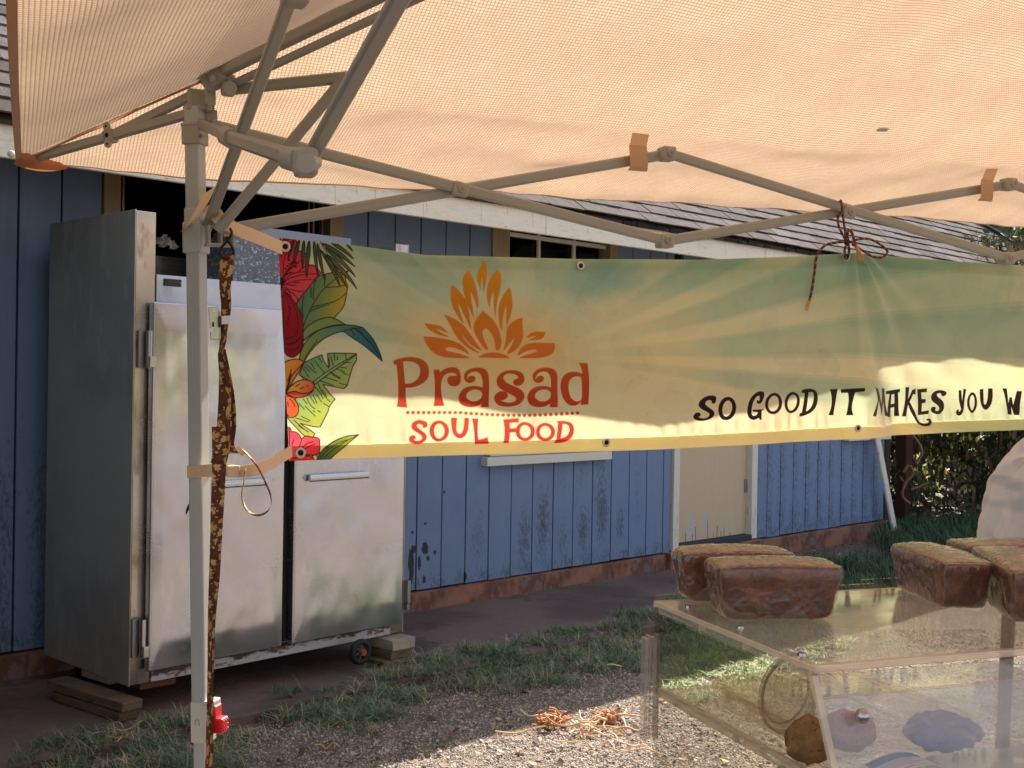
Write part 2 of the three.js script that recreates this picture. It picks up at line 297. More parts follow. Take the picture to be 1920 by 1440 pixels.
{ // eave: soffit boards, fascia in lengths
  for (let s = S0 + .3; s < SR; s += .61) put('rafter_tail', bar(H(s, YE - .13, EAVE - .04), H(s, YE - .13 + (EAVE + .06) * .781, -.1), .045, .09, UP, .06), M.soffit, house);
  const f = std({ roughness: .55, map: canvasTex(2048, 128, (c, w, h) => { const r = rng(8); c.fillStyle = 'rgb(226,222,206)'; c.fillRect(0, 0, w, h); for (let i = 0; i < 700; i++) { c.fillStyle = `rgba(${150 + r() * 50},${140 + r() * 50},${100 + r() * 50},${.05 + r() * .12})`; const x = r() * w, y = r() * h; c.beginPath(); c.ellipse(x, y, 2 + r() * 14, 1 + r() * 5, 0, 0, 7); c.fill(); } for (let i = 0; i < 26; i++) { const x = r() * w; c.fillStyle = `rgba(110,98,74,${.15 + r() * .35})`; c.fillRect(x, r() < .6 ? h - 8 - r() * 22 : r() * h, 2 + r() * 8, 2 + r() * 5); } for (let i = 0; i < 26; i++) { const x = r() * w; c.strokeStyle = 'rgba(120,104,80,.35)'; c.lineWidth = 1.5; c.beginPath(); c.moveTo(x, 0); c.lineTo(x + r() * 4, h * (.4 + r() * .6)); c.stroke(); } }) });
  let a = S0;
  for (const b of [2.05, 4.95, 7.3, 9.6, 12, SR]) {
    const g = wobble(hbox(a + .002, b - .002, 2.338, YE - 0.03, EAVE - 0.03, EAVE, 0.004), 0.001, 6);
    const p = g.attributes.position, t = new Float32Array(p.count * 2), q = V(0, 0, 0); for (let i = 0; i < p.count; i++) { q.fromBufferAttribute(p, i); t[2 * i] = q.dot(UH) / 6; t[2 * i + 1] = (q.y - 2.33) / .17; } g.setAttribute('uv', new THREE.BufferAttribute(t, 2));
    put('fascia_board', g, f, house); a = b;
  }
}
{ // roof: closed body, then courses of shingles; the ones in view are pieces of their own
  const run = 3.7, tp = Math.tan(38 * Math.PI / 180), e0 = EAVE + 0.02, ridge = YE + run * tp;
  const c = (s, d, y) => H(s, y, d), a = c(S0 - .4, e0, YE - .03), b = c(SR + .4, e0, YE - .03), r0 = c(S0 - .4, e0 - run, ridge - .03), r1 = c(SR + .4 - run, e0 - run, ridge - .03), a2 = c(S0 - .4, e0 - 2 * run, YE - .03), b2 = c(SR + .4, e0 - 2 * run, YE - .03);
  const down = V(0, -.022, 0), slab = (...P) => { const Q = P.map((p) => p.clone().add(down)), t = []; for (let i = 1; i < P.length - 1; i++) t.push(P[0], P[i], P[i + 1], Q[0], Q[i + 1], Q[i]); for (let i = 0; i < P.length; i++) { const j = (i + 1) % P.length; t.push(P[i], Q[i], Q[j], P[i], Q[j], P[j]); } const g = new THREE.BufferGeometry().setFromPoints(t); g.computeVertexNormals(); return clean(g); };
  const roof = put('roof', [slab(a, b, r1, r0), slab(b, b2, r1), slab(b2, a2, r0, r1)], std({ color: rgb(58, 50, 44), roughness: .95 }), house);
  const mats = [0, 1, 2, 3, 4].map((k) => phys({ roughness: 1, specularIntensity: .12, bumpMap: withRepeat(grit, 2, 2), bumpScale: .003, map: tex(128, 128, (u, v) => { const q = tf(u, v, 6, 6, 4, 40 + k), s = tf(u, v, 48, 48, 2, 60 + k); return mix3(mix3([92 + k * 8, 85 + k * 7, 82 + k * 8], [66 + k * 6, 60 + k * 6, 58 + k * 6], q), [150, 144, 142], sstep(s, .74, .9) * .3); }) }));
  const ev = NH.clone().multiplyScalar(-Math.cos(38 * Math.PI / 180)).addScaledVector(UP, Math.sin(38 * Math.PI / 180)), nv = UH.clone().cross(ev).multiplyScalar(-1);
  if (nv.y < 0) nv.multiplyScalar(-1);
  const r = rng(77), rest = [], EX = 0.128, W = 0.305;
  for (let k = 0; k < 34; k++) for (let s = S0 - .4 + (k % 2) * W / 2; s < SR + .3; s += W) {
    const up = k * EX, hipRun = up * Math.cos(38 * Math.PI / 180);
    if (s + W * .6 > SR + .38 - hipRun || hipRun > run - .1) continue;
    const w = W - .006 - r() * .006, o = H(s + W / 2, YE - .012, e0 + .012).addScaledVector(ev, up + EX * .62 + (r() - .5) * .012).addScaledVector(nv, .006 + r() * .004);
    const tilt = ev.clone().addScaledVector(nv, -.06 - r() * .02).normalize(), nn = UH.clone().cross(tilt); if (nn.y < 0) nn.multiplyScalar(-1);
    const gq = boxAt(o, UH, nn, UH.clone().cross(nn), w, .008, EX * 1.3, 0);
    const seen = (s > 6.4 && k < 9) || (s > 1.0 && s < 2.7 && k < 10);
    if (seen) put('shingle', boxUV(gq, 3), mats[Math.floor(r() * 5)], roof); else rest.push(boxUV(gq, 3));
  }
  tag(put('shingle_courses', rest, mats[2], roof), null, null, null, 'stuff');
  for (let i = 0; i < 14; i++) { const t0 = i * .3, p = c(SR + .4 - t0 * .74, e0 - t0 * .74, YE + t0 * .74 * tp), q = c(SR + .4 - (t0 + .32) * .74, e0 - (t0 + .32) * .74, YE + (t0 + .32) * .74 * tp); put('ridge_cap', bar(p.setY(p.y + .012), q.setY(q.y + .004), .2, .02), phys({ color: rgb(128, 124, 120), roughness: 1, specularIntensity: .15 }), roof); }
  // ragged felt edge under the first course
  const rag = []; for (let s = 5.6; s < SR; s += .07) if (r() < .75) rag.push(boxAt(H(s, YE - .030 - r() * .012, e0 + .003), UH, UP, NH, .05 + r() * .04, .012 + r() * .024, .012, 0));
  tag(put('felt_edge', rag, M.dark, roof), null, null, null, 'stuff');
}
{ // things round the right end of the house
  const foot = G(1679, 1006), top = at(1622, 700, toDepth(foot) * .965);
  tag(put('plank', [bar(foot, top, .085, .03, NH)].map((g) => boxUV(g)), M.whitePaint), 'weathered white plank leaning against the house corner beside the hedge', 'plank');
}
// ---------------------------------------------------------------- ground, path, gravel, grass, litter
const inPoly = (x, z, P) => { let k = false; for (let i = 0, j = P.length - 1; i < P.length; j = i++) if ((P[i].z > z) !== (P[j].z > z) && x < (P[j].x - P[i].x) * (z - P[i].z) / (P[j].z - P[i].z) + P[i].x) k = !k; return k; };
const SD = (p) => ({ s: p.dot(UH), d: p.dot(NH) + WALL });
const bump = (x, z) => 0.008 * fbm(x * 1.3, z * 1.3, 3) + 0.004 * fbm(x * 7, z * 7, 2);
const PATH_D = 1.22, S_END = 7.6;
{
  const N = 240, g = new THREE.PlaneGeometry(2, 2, N, N), p = g.attributes.position, t = g.attributes.uv;
  for (let i = 0; i < p.count; i++) {
    const a = p.getX(i), b = p.getY(i), x = 0.5 + Math.sign(a) * (7 * Math.abs(a) + 150 * Math.abs(a) ** 5), z = -5 - Math.sign(b) * (7 * Math.abs(b) + 150 * Math.abs(b) ** 5);
    const q = SD(V(x, 0, z)), near = q.d < PATH_D + .25 ? -0.012 : 0;
    p.setXYZ(i, x, (Math.hypot(x, z + 5) < 14 ? bump(x, z) : 0) + near, z); t.setXY(i, x, z);
  }
  g.computeVertexNormals();
  const col = tex(1024, 1024, (u, v) => { const a = tf(u, v, 6, 6, 5, 1), b = tf(u, v, 90, 90, 3, 12), c = tf(u, v, 30, 30, 4, 18); return mix3(mix3([130, 115, 103], [94, 81, 73], a * .6 + b * .5), [196, 180, 160], sstep(b * .6 + c * .4, .56, .75) * .55); });
  structure('ground', clean(g), std({ map: withRepeat(col, .5, .5), bumpMap: withRepeat(grit, 2, 2), bumpScale: .012, roughness: .95 }));
}
{ // dirt-stained concrete path along the wall, in slabs
  const path = tag(new THREE.Group(), null, null, null, 'structure'); path.name = 'path'; scene.add(path);
  const map = tex(1024, 512, (u, v) => { const a = tf(u, v, 5, 3, 5, 5), b = tf(u, v, 60, 30, 3, 6), c = tf(u, v, 14, 7, 4, 16); return mix3(mix3([124, 104, 97], [98, 81, 76], sstep(a, .3, .7)), [76, 62, 58], sstep(c * .7 + b * .3, .56, .72) * .6); });
  const m = std({ map: withRepeat(map, .3, .6), roughness: .85, bumpMap: withRepeat(grit, 1, 1), bumpScale: .004 });
  const j = SD(G(805, 1224)).s, cuts = [S0, j - 3.05, j - 1.5, j, j + 1.55, S_END];
  for (let i = 0; i < cuts.length - 1; i++) {
    const a = cuts[i] + .003, b = cuts[i + 1] - .003, r = rng(30 + i);
    const s = new THREE.Shape(); s.moveTo(a, .02); s.lineTo(b, .02);
    for (let k = 0; k <= 14; k++) s.lineTo(lerp(b, a, k / 14), PATH_D + .03 * n2(lerp(b, a, k / 14) * 2.1, 4) + (r() - .5) * .015);
    const g = new THREE.ExtrudeGeometry(s, { depth: .12, bevelEnabled: true, bevelSize: .006, bevelThickness: .006, bevelSegments: 2 });
    clean(g).applyMatrix4(new THREE.Matrix4().makeBasis(UH, NH, V(0, -1, 0)).setPosition(H(0, .024, 0)));
    put('slab', boxUV(g), m, path);
  }
}
// gravel: many small chips, countless
{
  const r = rng(51), stones = [];
  const g = wobble(new THREE.IcosahedronGeometry(1, 1), .28, 1.2, 2);
  const cols = [[192, 184, 173], [178, 170, 160], [164, 156, 147], [150, 142, 134], [126, 119, 113], [206, 199, 188], [166, 150, 136]];
  const im = [0, 1].map((k) => { const m = new THREE.InstancedMesh(boxUV(wobble(new THREE.IcosahedronGeometry(1, k), .3, 1.2, 2 + k)), std({ roughness: .9 }), k ? 900 : 95000); m.name = numbered('gravel'); m.castShadow = m.receiveShadow = true; return tag(m, k ? 'larger loose stones strewn through the yard gravel' : 'pale crushed gravel covering the yard beside the grass strip', 'gravel', null, 'stuff'); });
  void g; void stones;
  const M4 = new THREE.Matrix4(), q = new THREE.Quaternion(), e = new THREE.Euler(), c = new THREE.Color();
  for (let k = 0; k < 2; k++) {
    let n = 0, tries = 0;
    while (n < im[k].count && tries++ < 400000) {
      const px = rr(20, 1920, r), py = 1440 + 60 - 320 * Math.pow(r(), .8) * (k ? 1 : 1), p = G(px, py), w = SD(p);
      if (w.d < PATH_D + .10 || w.s > 11) continue;
      if (w.d < PATH_D + .6 && r() < .55) continue;
      const sz = (k ? .004 + r() * .005 : .0014 + r() * r() * .0028) * (1 + .12 * p.distanceTo(camera.position) * (k ? 0 : .5));
      e.set(r() * 6, r() * 6, r() * 6); q.setFromEuler(e);
      M4.compose(V(p.x, bump(p.x, p.z) + sz * .25, p.z), q, V(sz * (1 + r() * .8), sz * (.5 + r() * .4), sz * (1 + r() * .4)));
      im[k].setMatrixAt(n, M4);
      const a = cols[Math.floor(r() * (k ? 5 : 7))], f = .86 + r() * .32; im[k].setColorAt(n, c.setRGB(S2L(a[0]) * f, S2L(a[1]) * f, S2L(a[2]) * f)); n++;
    }
    im[k].count = n; scene.add(im[k]);
  }
}
// grass
function bladeGeo(r, n, spread, hgt, wid, lean) {
  const pos = [], idx = [];
  for (let i = 0; i < n; i++) {
    const a = r() * 6.283, ox = (r() - .5) * spread, oz = (r() - .5) * spread, h = hgt * (.45 + .75 * r()), w = wid * (.7 + .6 * r()), L = lean * (.2 + r()), dx = Math.cos(a), dz = Math.sin(a), b = pos.length / 3;
    for (let k = 0; k < 4; k++) { const t = k / 3, ww = w * (1 - t * t * .95), y = h * (t - .32 * L * t * t), f = h * L * t * t; pos.push(ox + dx * f - dz * ww, y, oz + dz * f + dx * ww, ox + dx * f + dz * ww, y, oz + dz * f - dx * ww); if (k) { const q = b + 2 * k; idx.push(q - 2, q - 1, q, q - 1, q + 1, q); } }
  }
  const g = new THREE.BufferGeometry(); g.setAttribute('position', new THREE.Float32BufferAttribute(pos, 3)); g.setIndex(idx); g.computeVertexNormals();
  return clean(g);
}
const leafMat = (o = {}) => phys({ roughness: .65, transmission: .28, thickness: 0, ...o });
function grassPatch(label, polys, per, geoArgs, seed, colors, name = 'grass') {
  const r = rng(seed), list = [];
  for (const [P, k] of polys) {
    const W = P.map(([x, y]) => G(x, y)), xs = W.map((p) => p.x), zs = W.map((p) => p.z), x0 = Math.min(...xs), x1 = Math.max(...xs), z0 = Math.min(...zs), z1 = Math.max(...zs), n = Math.round((x1 - x0) * (z1 - z0) * per * k);
    for (let i = 0; i < n; i++) { const x = rr(x0, x1, r), z = rr(z0, z1, r), edge = .1 * n2(x * 4, z * 4); if (inPoly(x + edge, z + edge, W) && fbm(x * 3.5, z * 3.5, 3) > -.16 + .32 * r()) list.push([x, z]); }
  }
  const m = new THREE.InstancedMesh(boxUV(bladeGeo(r, ...geoArgs)), leafMat(), list.length), M4 = new THREE.Matrix4(), c = new THREE.Color();
  list.forEach(([x, z], i) => { const s = .6 + r() * .8; M4.makeRotationY(r() * 6.283).scale(V(s, s * (.7 + .6 * r()), s)).setPosition(x, bump(x, z) - .004 + (SD(V(x, 0, z)).d < PATH_D ? .03 : 0), z); m.setMatrixAt(i, M4); const a = colors[Math.floor(r() * colors.length)], f = .7 + r() * .6; m.setColorAt(i, c.setRGB(S2L(a[0]) * f, S2L(a[1]) * f, S2L(a[2]) * f)); });
  m.name = numbered(name); m.castShadow = m.receiveShadow = true; scene.add(m);
  return tag(m, label, 'grass', null, 'stuff');
}
const GREEN = [[98, 128, 84], [84, 118, 74], [116, 140, 96], [110, 132, 102], [136, 148, 106], [164, 158, 118], [182, 172, 138]];
grassPatch('tufty grass along the outer edge of the dirty concrete path', [
  [[[10, 1450], [60, 1408], [300, 1372], [400, 1345], [445, 1352], [470, 1390], [440, 1450]], 1.5],
  [[[512, 1338], [610, 1302], [735, 1296], [748, 1335], [640, 1376], [520, 1362]], 1.5],
  [[[690, 1268], [800, 1248], [1000, 1214], [1130, 1184], [1248, 1136], [1290, 1120], [1300, 1225], [1160, 1262], [1010, 1288], [860, 1296], [740, 1318], [690, 1300]], 1.7],
], 560, [20, .12, .062, .0021, 1.7], 61, GREEN);
grassPatch('grass patch behind the clear display case, its colours lightened for sunlight', [
  [[[1290, 1140], [1500, 1120], [1560, 1200], [1470, 1300], [1300, 1318], [1250, 1290]], 2.4],
], 700, [20, .12, .045, .0024, 1.6], 62, [[126, 158, 76], [108, 142, 70], [150, 172, 94], [164, 168, 104]]);  // lighter blade colours painted in for sunlight on this patch
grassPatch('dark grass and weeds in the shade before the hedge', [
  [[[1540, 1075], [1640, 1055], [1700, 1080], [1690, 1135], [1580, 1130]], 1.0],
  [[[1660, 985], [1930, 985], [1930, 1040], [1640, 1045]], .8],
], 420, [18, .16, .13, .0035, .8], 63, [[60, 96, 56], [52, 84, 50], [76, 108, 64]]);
{ // leaf litter on the dirt beyond the path end, and pale scraps in the grass
  const r = rng(71), pos = [], g = new THREE.CircleGeometry(1, 6); const p = g.attributes.position; for (let i = 0; i < p.count; i++) p.setXYZ(i, p.getX(i) * 1.0, .18 * p.getX(i) ** 2 - .1 * p.getY(i), p.getY(i) * .45); g.computeVertexNormals(); void pos;
  const spots = [];
  for (let i = 0; i < 1500; i++) { const px = rr(1300, 1720, r), py = rr(1005, 1110, r), q = G(px, py), w = SD(q); if (w.d > .12 && w.s > S_END - .4) spots.push(q); }
  for (let i = 0; i < 260; i++) { const q = G(rr(480, 1250, r), rr(1190, 1330, r)), w = SD(q); if (w.d > PATH_D - .02 && w.d < PATH_D + .5) spots.push(q); }
  for (let i = 0; i < 420; i++) { const q = G(rr(500, 1560, r), rr(1300, 1440, r)), w = SD(q); if (w.d > PATH_D + .4) spots.push(q); }
  const m = new THREE.InstancedMesh(boxUV(g), std({ roughness: .9, side: THREE.DoubleSide }), spots.length), M4 = new THREE.Matrix4(), q = new THREE.Quaternion(), c = new THREE.Color();
  spots.forEach((o, i) => { const z = .006 + r() * .018; q.setFromEuler(new THREE.Euler((r() - .5) * .9, r() * 6.3, (r() - .5) * .9)); M4.compose(V(o.x, .008 + z * .3, o.z), q, V(z, z, z * (.5 + r()))); m.setMatrixAt(i, M4); const a = [[120, 96, 74], [96, 74, 56], [150, 128, 100], [84, 68, 58], [176, 158, 128]][Math.floor(r() * 5)], f = .6 + r() * .6; m.setColorAt(i, c.setRGB(S2L(a[0]) * f, S2L(a[1]) * f, S2L(a[2]) * f)); });
  m.name = 'leaf_litter'; m.castShadow = m.receiveShadow = true; scene.add(tag(m, 'dry leaf litter scattered over the dirt and grass', 'leaf litter', null, 'stuff'));
}
{ // dry twigs and fibre
  const straw = [rgb(222, 196, 160), rgb(206, 170, 130), rgb(190, 150, 112), rgb(236, 216, 186)].map((c) => std({ color: c, roughness: .8 }));
  const stick = (px, py, ang, len, rad, curve, r, y = .012) => { const p = G(px, py).setY(y), d = V(Math.cos(ang), 0, Math.sin(ang)), n = V(-d.z, 0, d.x), pts = []; for (let k = 0; k < 5; k++) { const t = k / 4 - .5; pts.push(p.clone().addScaledVector(d, t * len).addScaledVector(n, curve * len * (t * t * 2 - .2)).setY(y + .012 * Math.sin(k * 2.1 + r() * 3) + .008)); } return tube(pts, rad, 14, 6); };
  const r = rng(81), pile = thing('twig_pile', G(1100, 1375), 'pile of pale dry twigs on the sunlit gravel', 'twigs');
  for (let i = 0; i < 24; i++) { const px = 1105 + (r() + r() - 1) * 100, py = 1372 + (r() + r() - 1) * 34; put('twig', stick(px, py, rr(-.9, 1.1, r) + (r() < .2 ? 1.4 : 0), rr(.07, .24, r), rr(.0022, .0048, r), rr(-.5, .5, r), r, .008 + r() * .03), straw[Math.floor(r() * 4)], pile); }
  const fibre = (px, py, sx, label) => { const o = G(px, py), list = []; for (let i = 0; i < 70; i++) { const a = V(rr(-1, 1, r) * sx, .004 + r() * .032, rr(-1, 1, r) * sx * .7).add(o), b = a.clone().add(V(rr(-.03, .03, r), rr(-.01, .02, r), rr(-.03, .03, r))), c = b.clone().add(V(rr(-.03, .03, r), rr(-.012, .01, r), rr(-.03, .03, r))); if (b.y < .004) b.y = .004; if (c.y < .004) c.y = .004; list.push(tube([a, b, c], rr(.0015, .004, r), 6, 5)); } tag(put('dry_husk', list, std({ color: rgb(196, 136, 90), roughness: .85 })), label, 'husk'); };
  fibre(1035, 1361, .05, 'larger orange dry husk at the shadow edge of the gravel');
  fibre(1138, 1354, .028, 'smaller orange dry husk lying among the pale twigs');
  const lone = (px, py, ang, len, rad, cv, label, k) => tag(put('stick', [stick(px, py, ang, len, rad, cv, r)], straw[k]), label, 'stick');
  lone(612, 1408, -.35, .1, .0035, .25, 'short brown stick lying on the dark gravel near the tent leg', 2);
  lone(975, 1378, -.3, .22, .003, .1, 'long thin stick lying across the shadow edge on the gravel', 1);
  lone(1075, 1400, .25, .16, .0026, .3, 'thin bent stick in the sunlit gravel below the twig pile', 0);
  lone(1190, 1418, .1, .2, .003, .1, 'straight pale stick in the sunlit gravel beside the display case', 1);
  lone(1190, 1408, .5, .16, .003, .1, 'slanting pale stick above the straight one beside the display case', 0);
  lone(1125, 1252, .2, .22, .004, -.35, 'pale curled stalk lying at the edge of the grass strip', 3);
  const vine = thing('dry_vine', G(230, 1372, .03), 'tangled dry vine lying on the path beside the timber blocks', 'vine');
  for (const P of [[[152, 1388], [180, 1374], [212, 1372], [240, 1378], [225, 1384], [200, 1380]], [[190, 1364], [225, 1369], [240, 1368], [262, 1354], [275, 1346], [270, 1338]], [[204, 1358], [222, 1354], [232, 1366]], [[232, 1376], [220, 1390], [216, 1392]], [[236, 1380], [250, 1386], [246, 1372], [258, 1380]]]) put('stem', tube(P.map(([x, y], i) => G(x, y, .036 + (i % 2) * .012)), .0028, 24, 6), straw[1], vine);
}
// ---------------------------------------------------------------- hedge and trees
function leafCloud(name, parent, n, inside, size, colors, seed, mat = leafMat({ transmission: .35 })) {
  const r = rng(seed), g = new THREE.PlaneGeometry(1, 1, 2, 2), p = g.attributes.position;
  for (let i = 0; i < p.count; i++) { const x = p.getX(i), y = p.getY(i); p.setXYZ(i, x * (1 - Math.abs(y) * 1.5) * .62 + 0, y, .16 * x * x - .1 * y * y); }
  g.computeVertexNormals();
  const m = new THREE.InstancedMesh(clean(g), mat, n), M4 = new THREE.Matrix4(), q = new THREE.Quaternion(), c = new THREE.Color(), b = worldBase(parent);
  for (let i = 0; i < n; i++) { const o = inside(r).sub(b), s = size * (.5 + r()); q.setFromEuler(new THREE.Euler(rr(-1.4, 1.4, r), r() * 6.3, rr(-1, 1, r))); M4.compose(o, q, V(s, s * (.8 + r()), s)); m.setMatrixAt(i, M4); const a = colors[Math.floor(r() * colors.length)], f = .6 + r() * .8; m.setColorAt(i, c.setRGB(S2L(a[0]) * f, S2L(a[1]) * f, S2L(a[2]) * f)); }
  m.name = name; m.castShadow = m.receiveShadow = true; parent.add(m);
  return tag(m, null, null, null, 'stuff');
}
const bark = std({ color: rgb(84, 66, 50), roughness: .95 });
function tree(x, z, h, cr, cy, label, seed, leaves = 5200) {
  const t = thing('tree', V(x, 0, z), label, 'tree', undefined), r = rng(seed), list = [];
  const trunkTop = V(x + rr(-.3, .3, r), h * .55, z);
  put('trunk', [rod(V(x, -.1, z), trunkTop, .22, .13, 10)], bark, t);
  const cl = [];
  for (let i = 0; i < 16; i++) { const a = r() * 6.3, e = rr(-.5, 1, r), R = cr * rr(.45, .95, r), c = V(x + Math.cos(a) * R, h * cy + e * cr * .75, z + Math.sin(a) * R); cl.push([c, cr * rr(.28, .5, r)]); list.push(rod(trunkTop, c, .07, .02, 6)); }
  put('branch', list, bark, t);
  leafCloud('crown', t, leaves, (q) => { const [c, R] = cl[Math.floor(q() * cl.length)]; const d = V(q() - .5, q() - .5, q() - .5).normalize().multiplyScalar(R * Math.cbrt(q())); return c.clone().add(d); }, .2, [[58, 84, 42], [46, 72, 38], [74, 100, 50], [88, 108, 56]], seed + 1);
  return t;
}
{
  // hedge beyond the right end of the house: leaves, dead vines
  const a = at(1672, 900, 12.2), b = at(2140, 900, 12.0), base = V((a.x + b.x) / 2, 0, (a.z + b.z) / 2);
  const h = thing('hedge', base, 'dark overgrown hedge with dead vines and sun glinting through, beside the house end', 'hedge');
  const along = b.clone().sub(a).setY(0), back = V(.2, 0, -1);
  const inH = (q) => { const t = q(), y = 3.1 * Math.pow(q(), .85), k = q(); return a.clone().setY(y).addScaledVector(along, t + .02 * n2(y * 3, 2)).addScaledVector(back, (k * 1.9) + .3 * n2(t * 9, y * 2.2)); };
  leafCloud('leaves', h, 19000, (q) => { let p; do p = inH(q); while (n3(p.x * 1.6, p.y * 1.8, p.z * 1.6) < -.12 && q() < .85); return p; }, .062, [[62, 80, 40], [50, 70, 36], [80, 92, 46], [96, 86, 48], [84, 64, 42], [112, 84, 54]], 91);
  const r = rng(93), v = [];
  for (let i = 0; i < 90; i++) { const p = inH(r); p.y = rr(1.2, 3, r); v.push(tube([p, p.clone().add(V(rr(-.2, .2, r), -.4, rr(-.1, .1, r))), p.clone().add(V(rr(-.3, .3, r), -.9 - r() * .5, rr(-.1, .1, r)))], rr(.004, .014, r), 10, 5)); }
  for (const P of [[[1706, 945], [1692, 930], [1698, 905], [1712, 888], [1704, 872], [1694, 886]], [[1716, 868], [1728, 852], [1722, 830], [1710, 815]], [[1740, 905], [1725, 912], [1708, 918]]]) v.push(tube(P.map(([x, y]) => at(x, y, 11.7)), .016, 20, 6));
  tag(put('dead_vine', v, std({ color: rgb(126, 98, 70), roughness: .9 }), h), null, null, null, 'stuff');
  tree(15.5, -27, 5.6, 2.9, .72, 'dark leafy tree rising behind the roof end', 101);
  tree(9.5, -19, 4.2, 2.3, .62, 'bushy tree standing beyond the hedge', 103);
  const b0 = at(1960, 900, 15.2), bs = thing('added_bush', b0.clone().setY(0), 'pale yellow-green bush glimpsed through the gaps of the dark hedge', 'added_bush');  // added behind the hedge, leaves coloured bright to give sunny specks in its gaps
  leafCloud('leaves', bs, 5000, (q) => V(b0.x + (q() - .5) * 5.4, .1 + 2.9 * q(), b0.z + (q() - .5) * 1.2), .16, [[150, 170, 84], [170, 180, 100], [120, 150, 70], [196, 190, 140]], 97, leafMat({ transmission: .45 }));
  // tall shrub out of view, added to cut sky light on wall and refrigerator
  const q0 = H(.1, 0, 1.2), sh = thing('added_shrub', q0, 'unseen tall shrub growing against the house near the refrigerator', 'added_shrub');
  put('stem', [0, 1, 2, 3].map((k) => rod(H(-.3 + k * .3, -.05, .6 + k * .4), H(-.3 + k * .3, 2.6, .7 + k * .4), .05, .02, 8)), bark, sh);
  leafCloud('foliage', sh, 4200, (q) => H(-.7 + 1.45 * q(), .05 + 3.5 * Math.pow(q(), .9), .05 + 3.3 * q()), .15, [[84, 92, 56], [70, 80, 50], [104, 98, 66], [92, 80, 58]], 111);
  // dark end post of the porch beside the plank
  const pp = at(1695, 900, 12.25);
  tag(put('porch_post', [boxAt(V(pp.x, 1.15, pp.z), UH, UP, NH, .16, 2.34, .12, .004)], std({ color: rgb(70, 46, 34), roughness: .9 })), 'dark brown porch post between the leaning plank and the hedge', 'post');
}
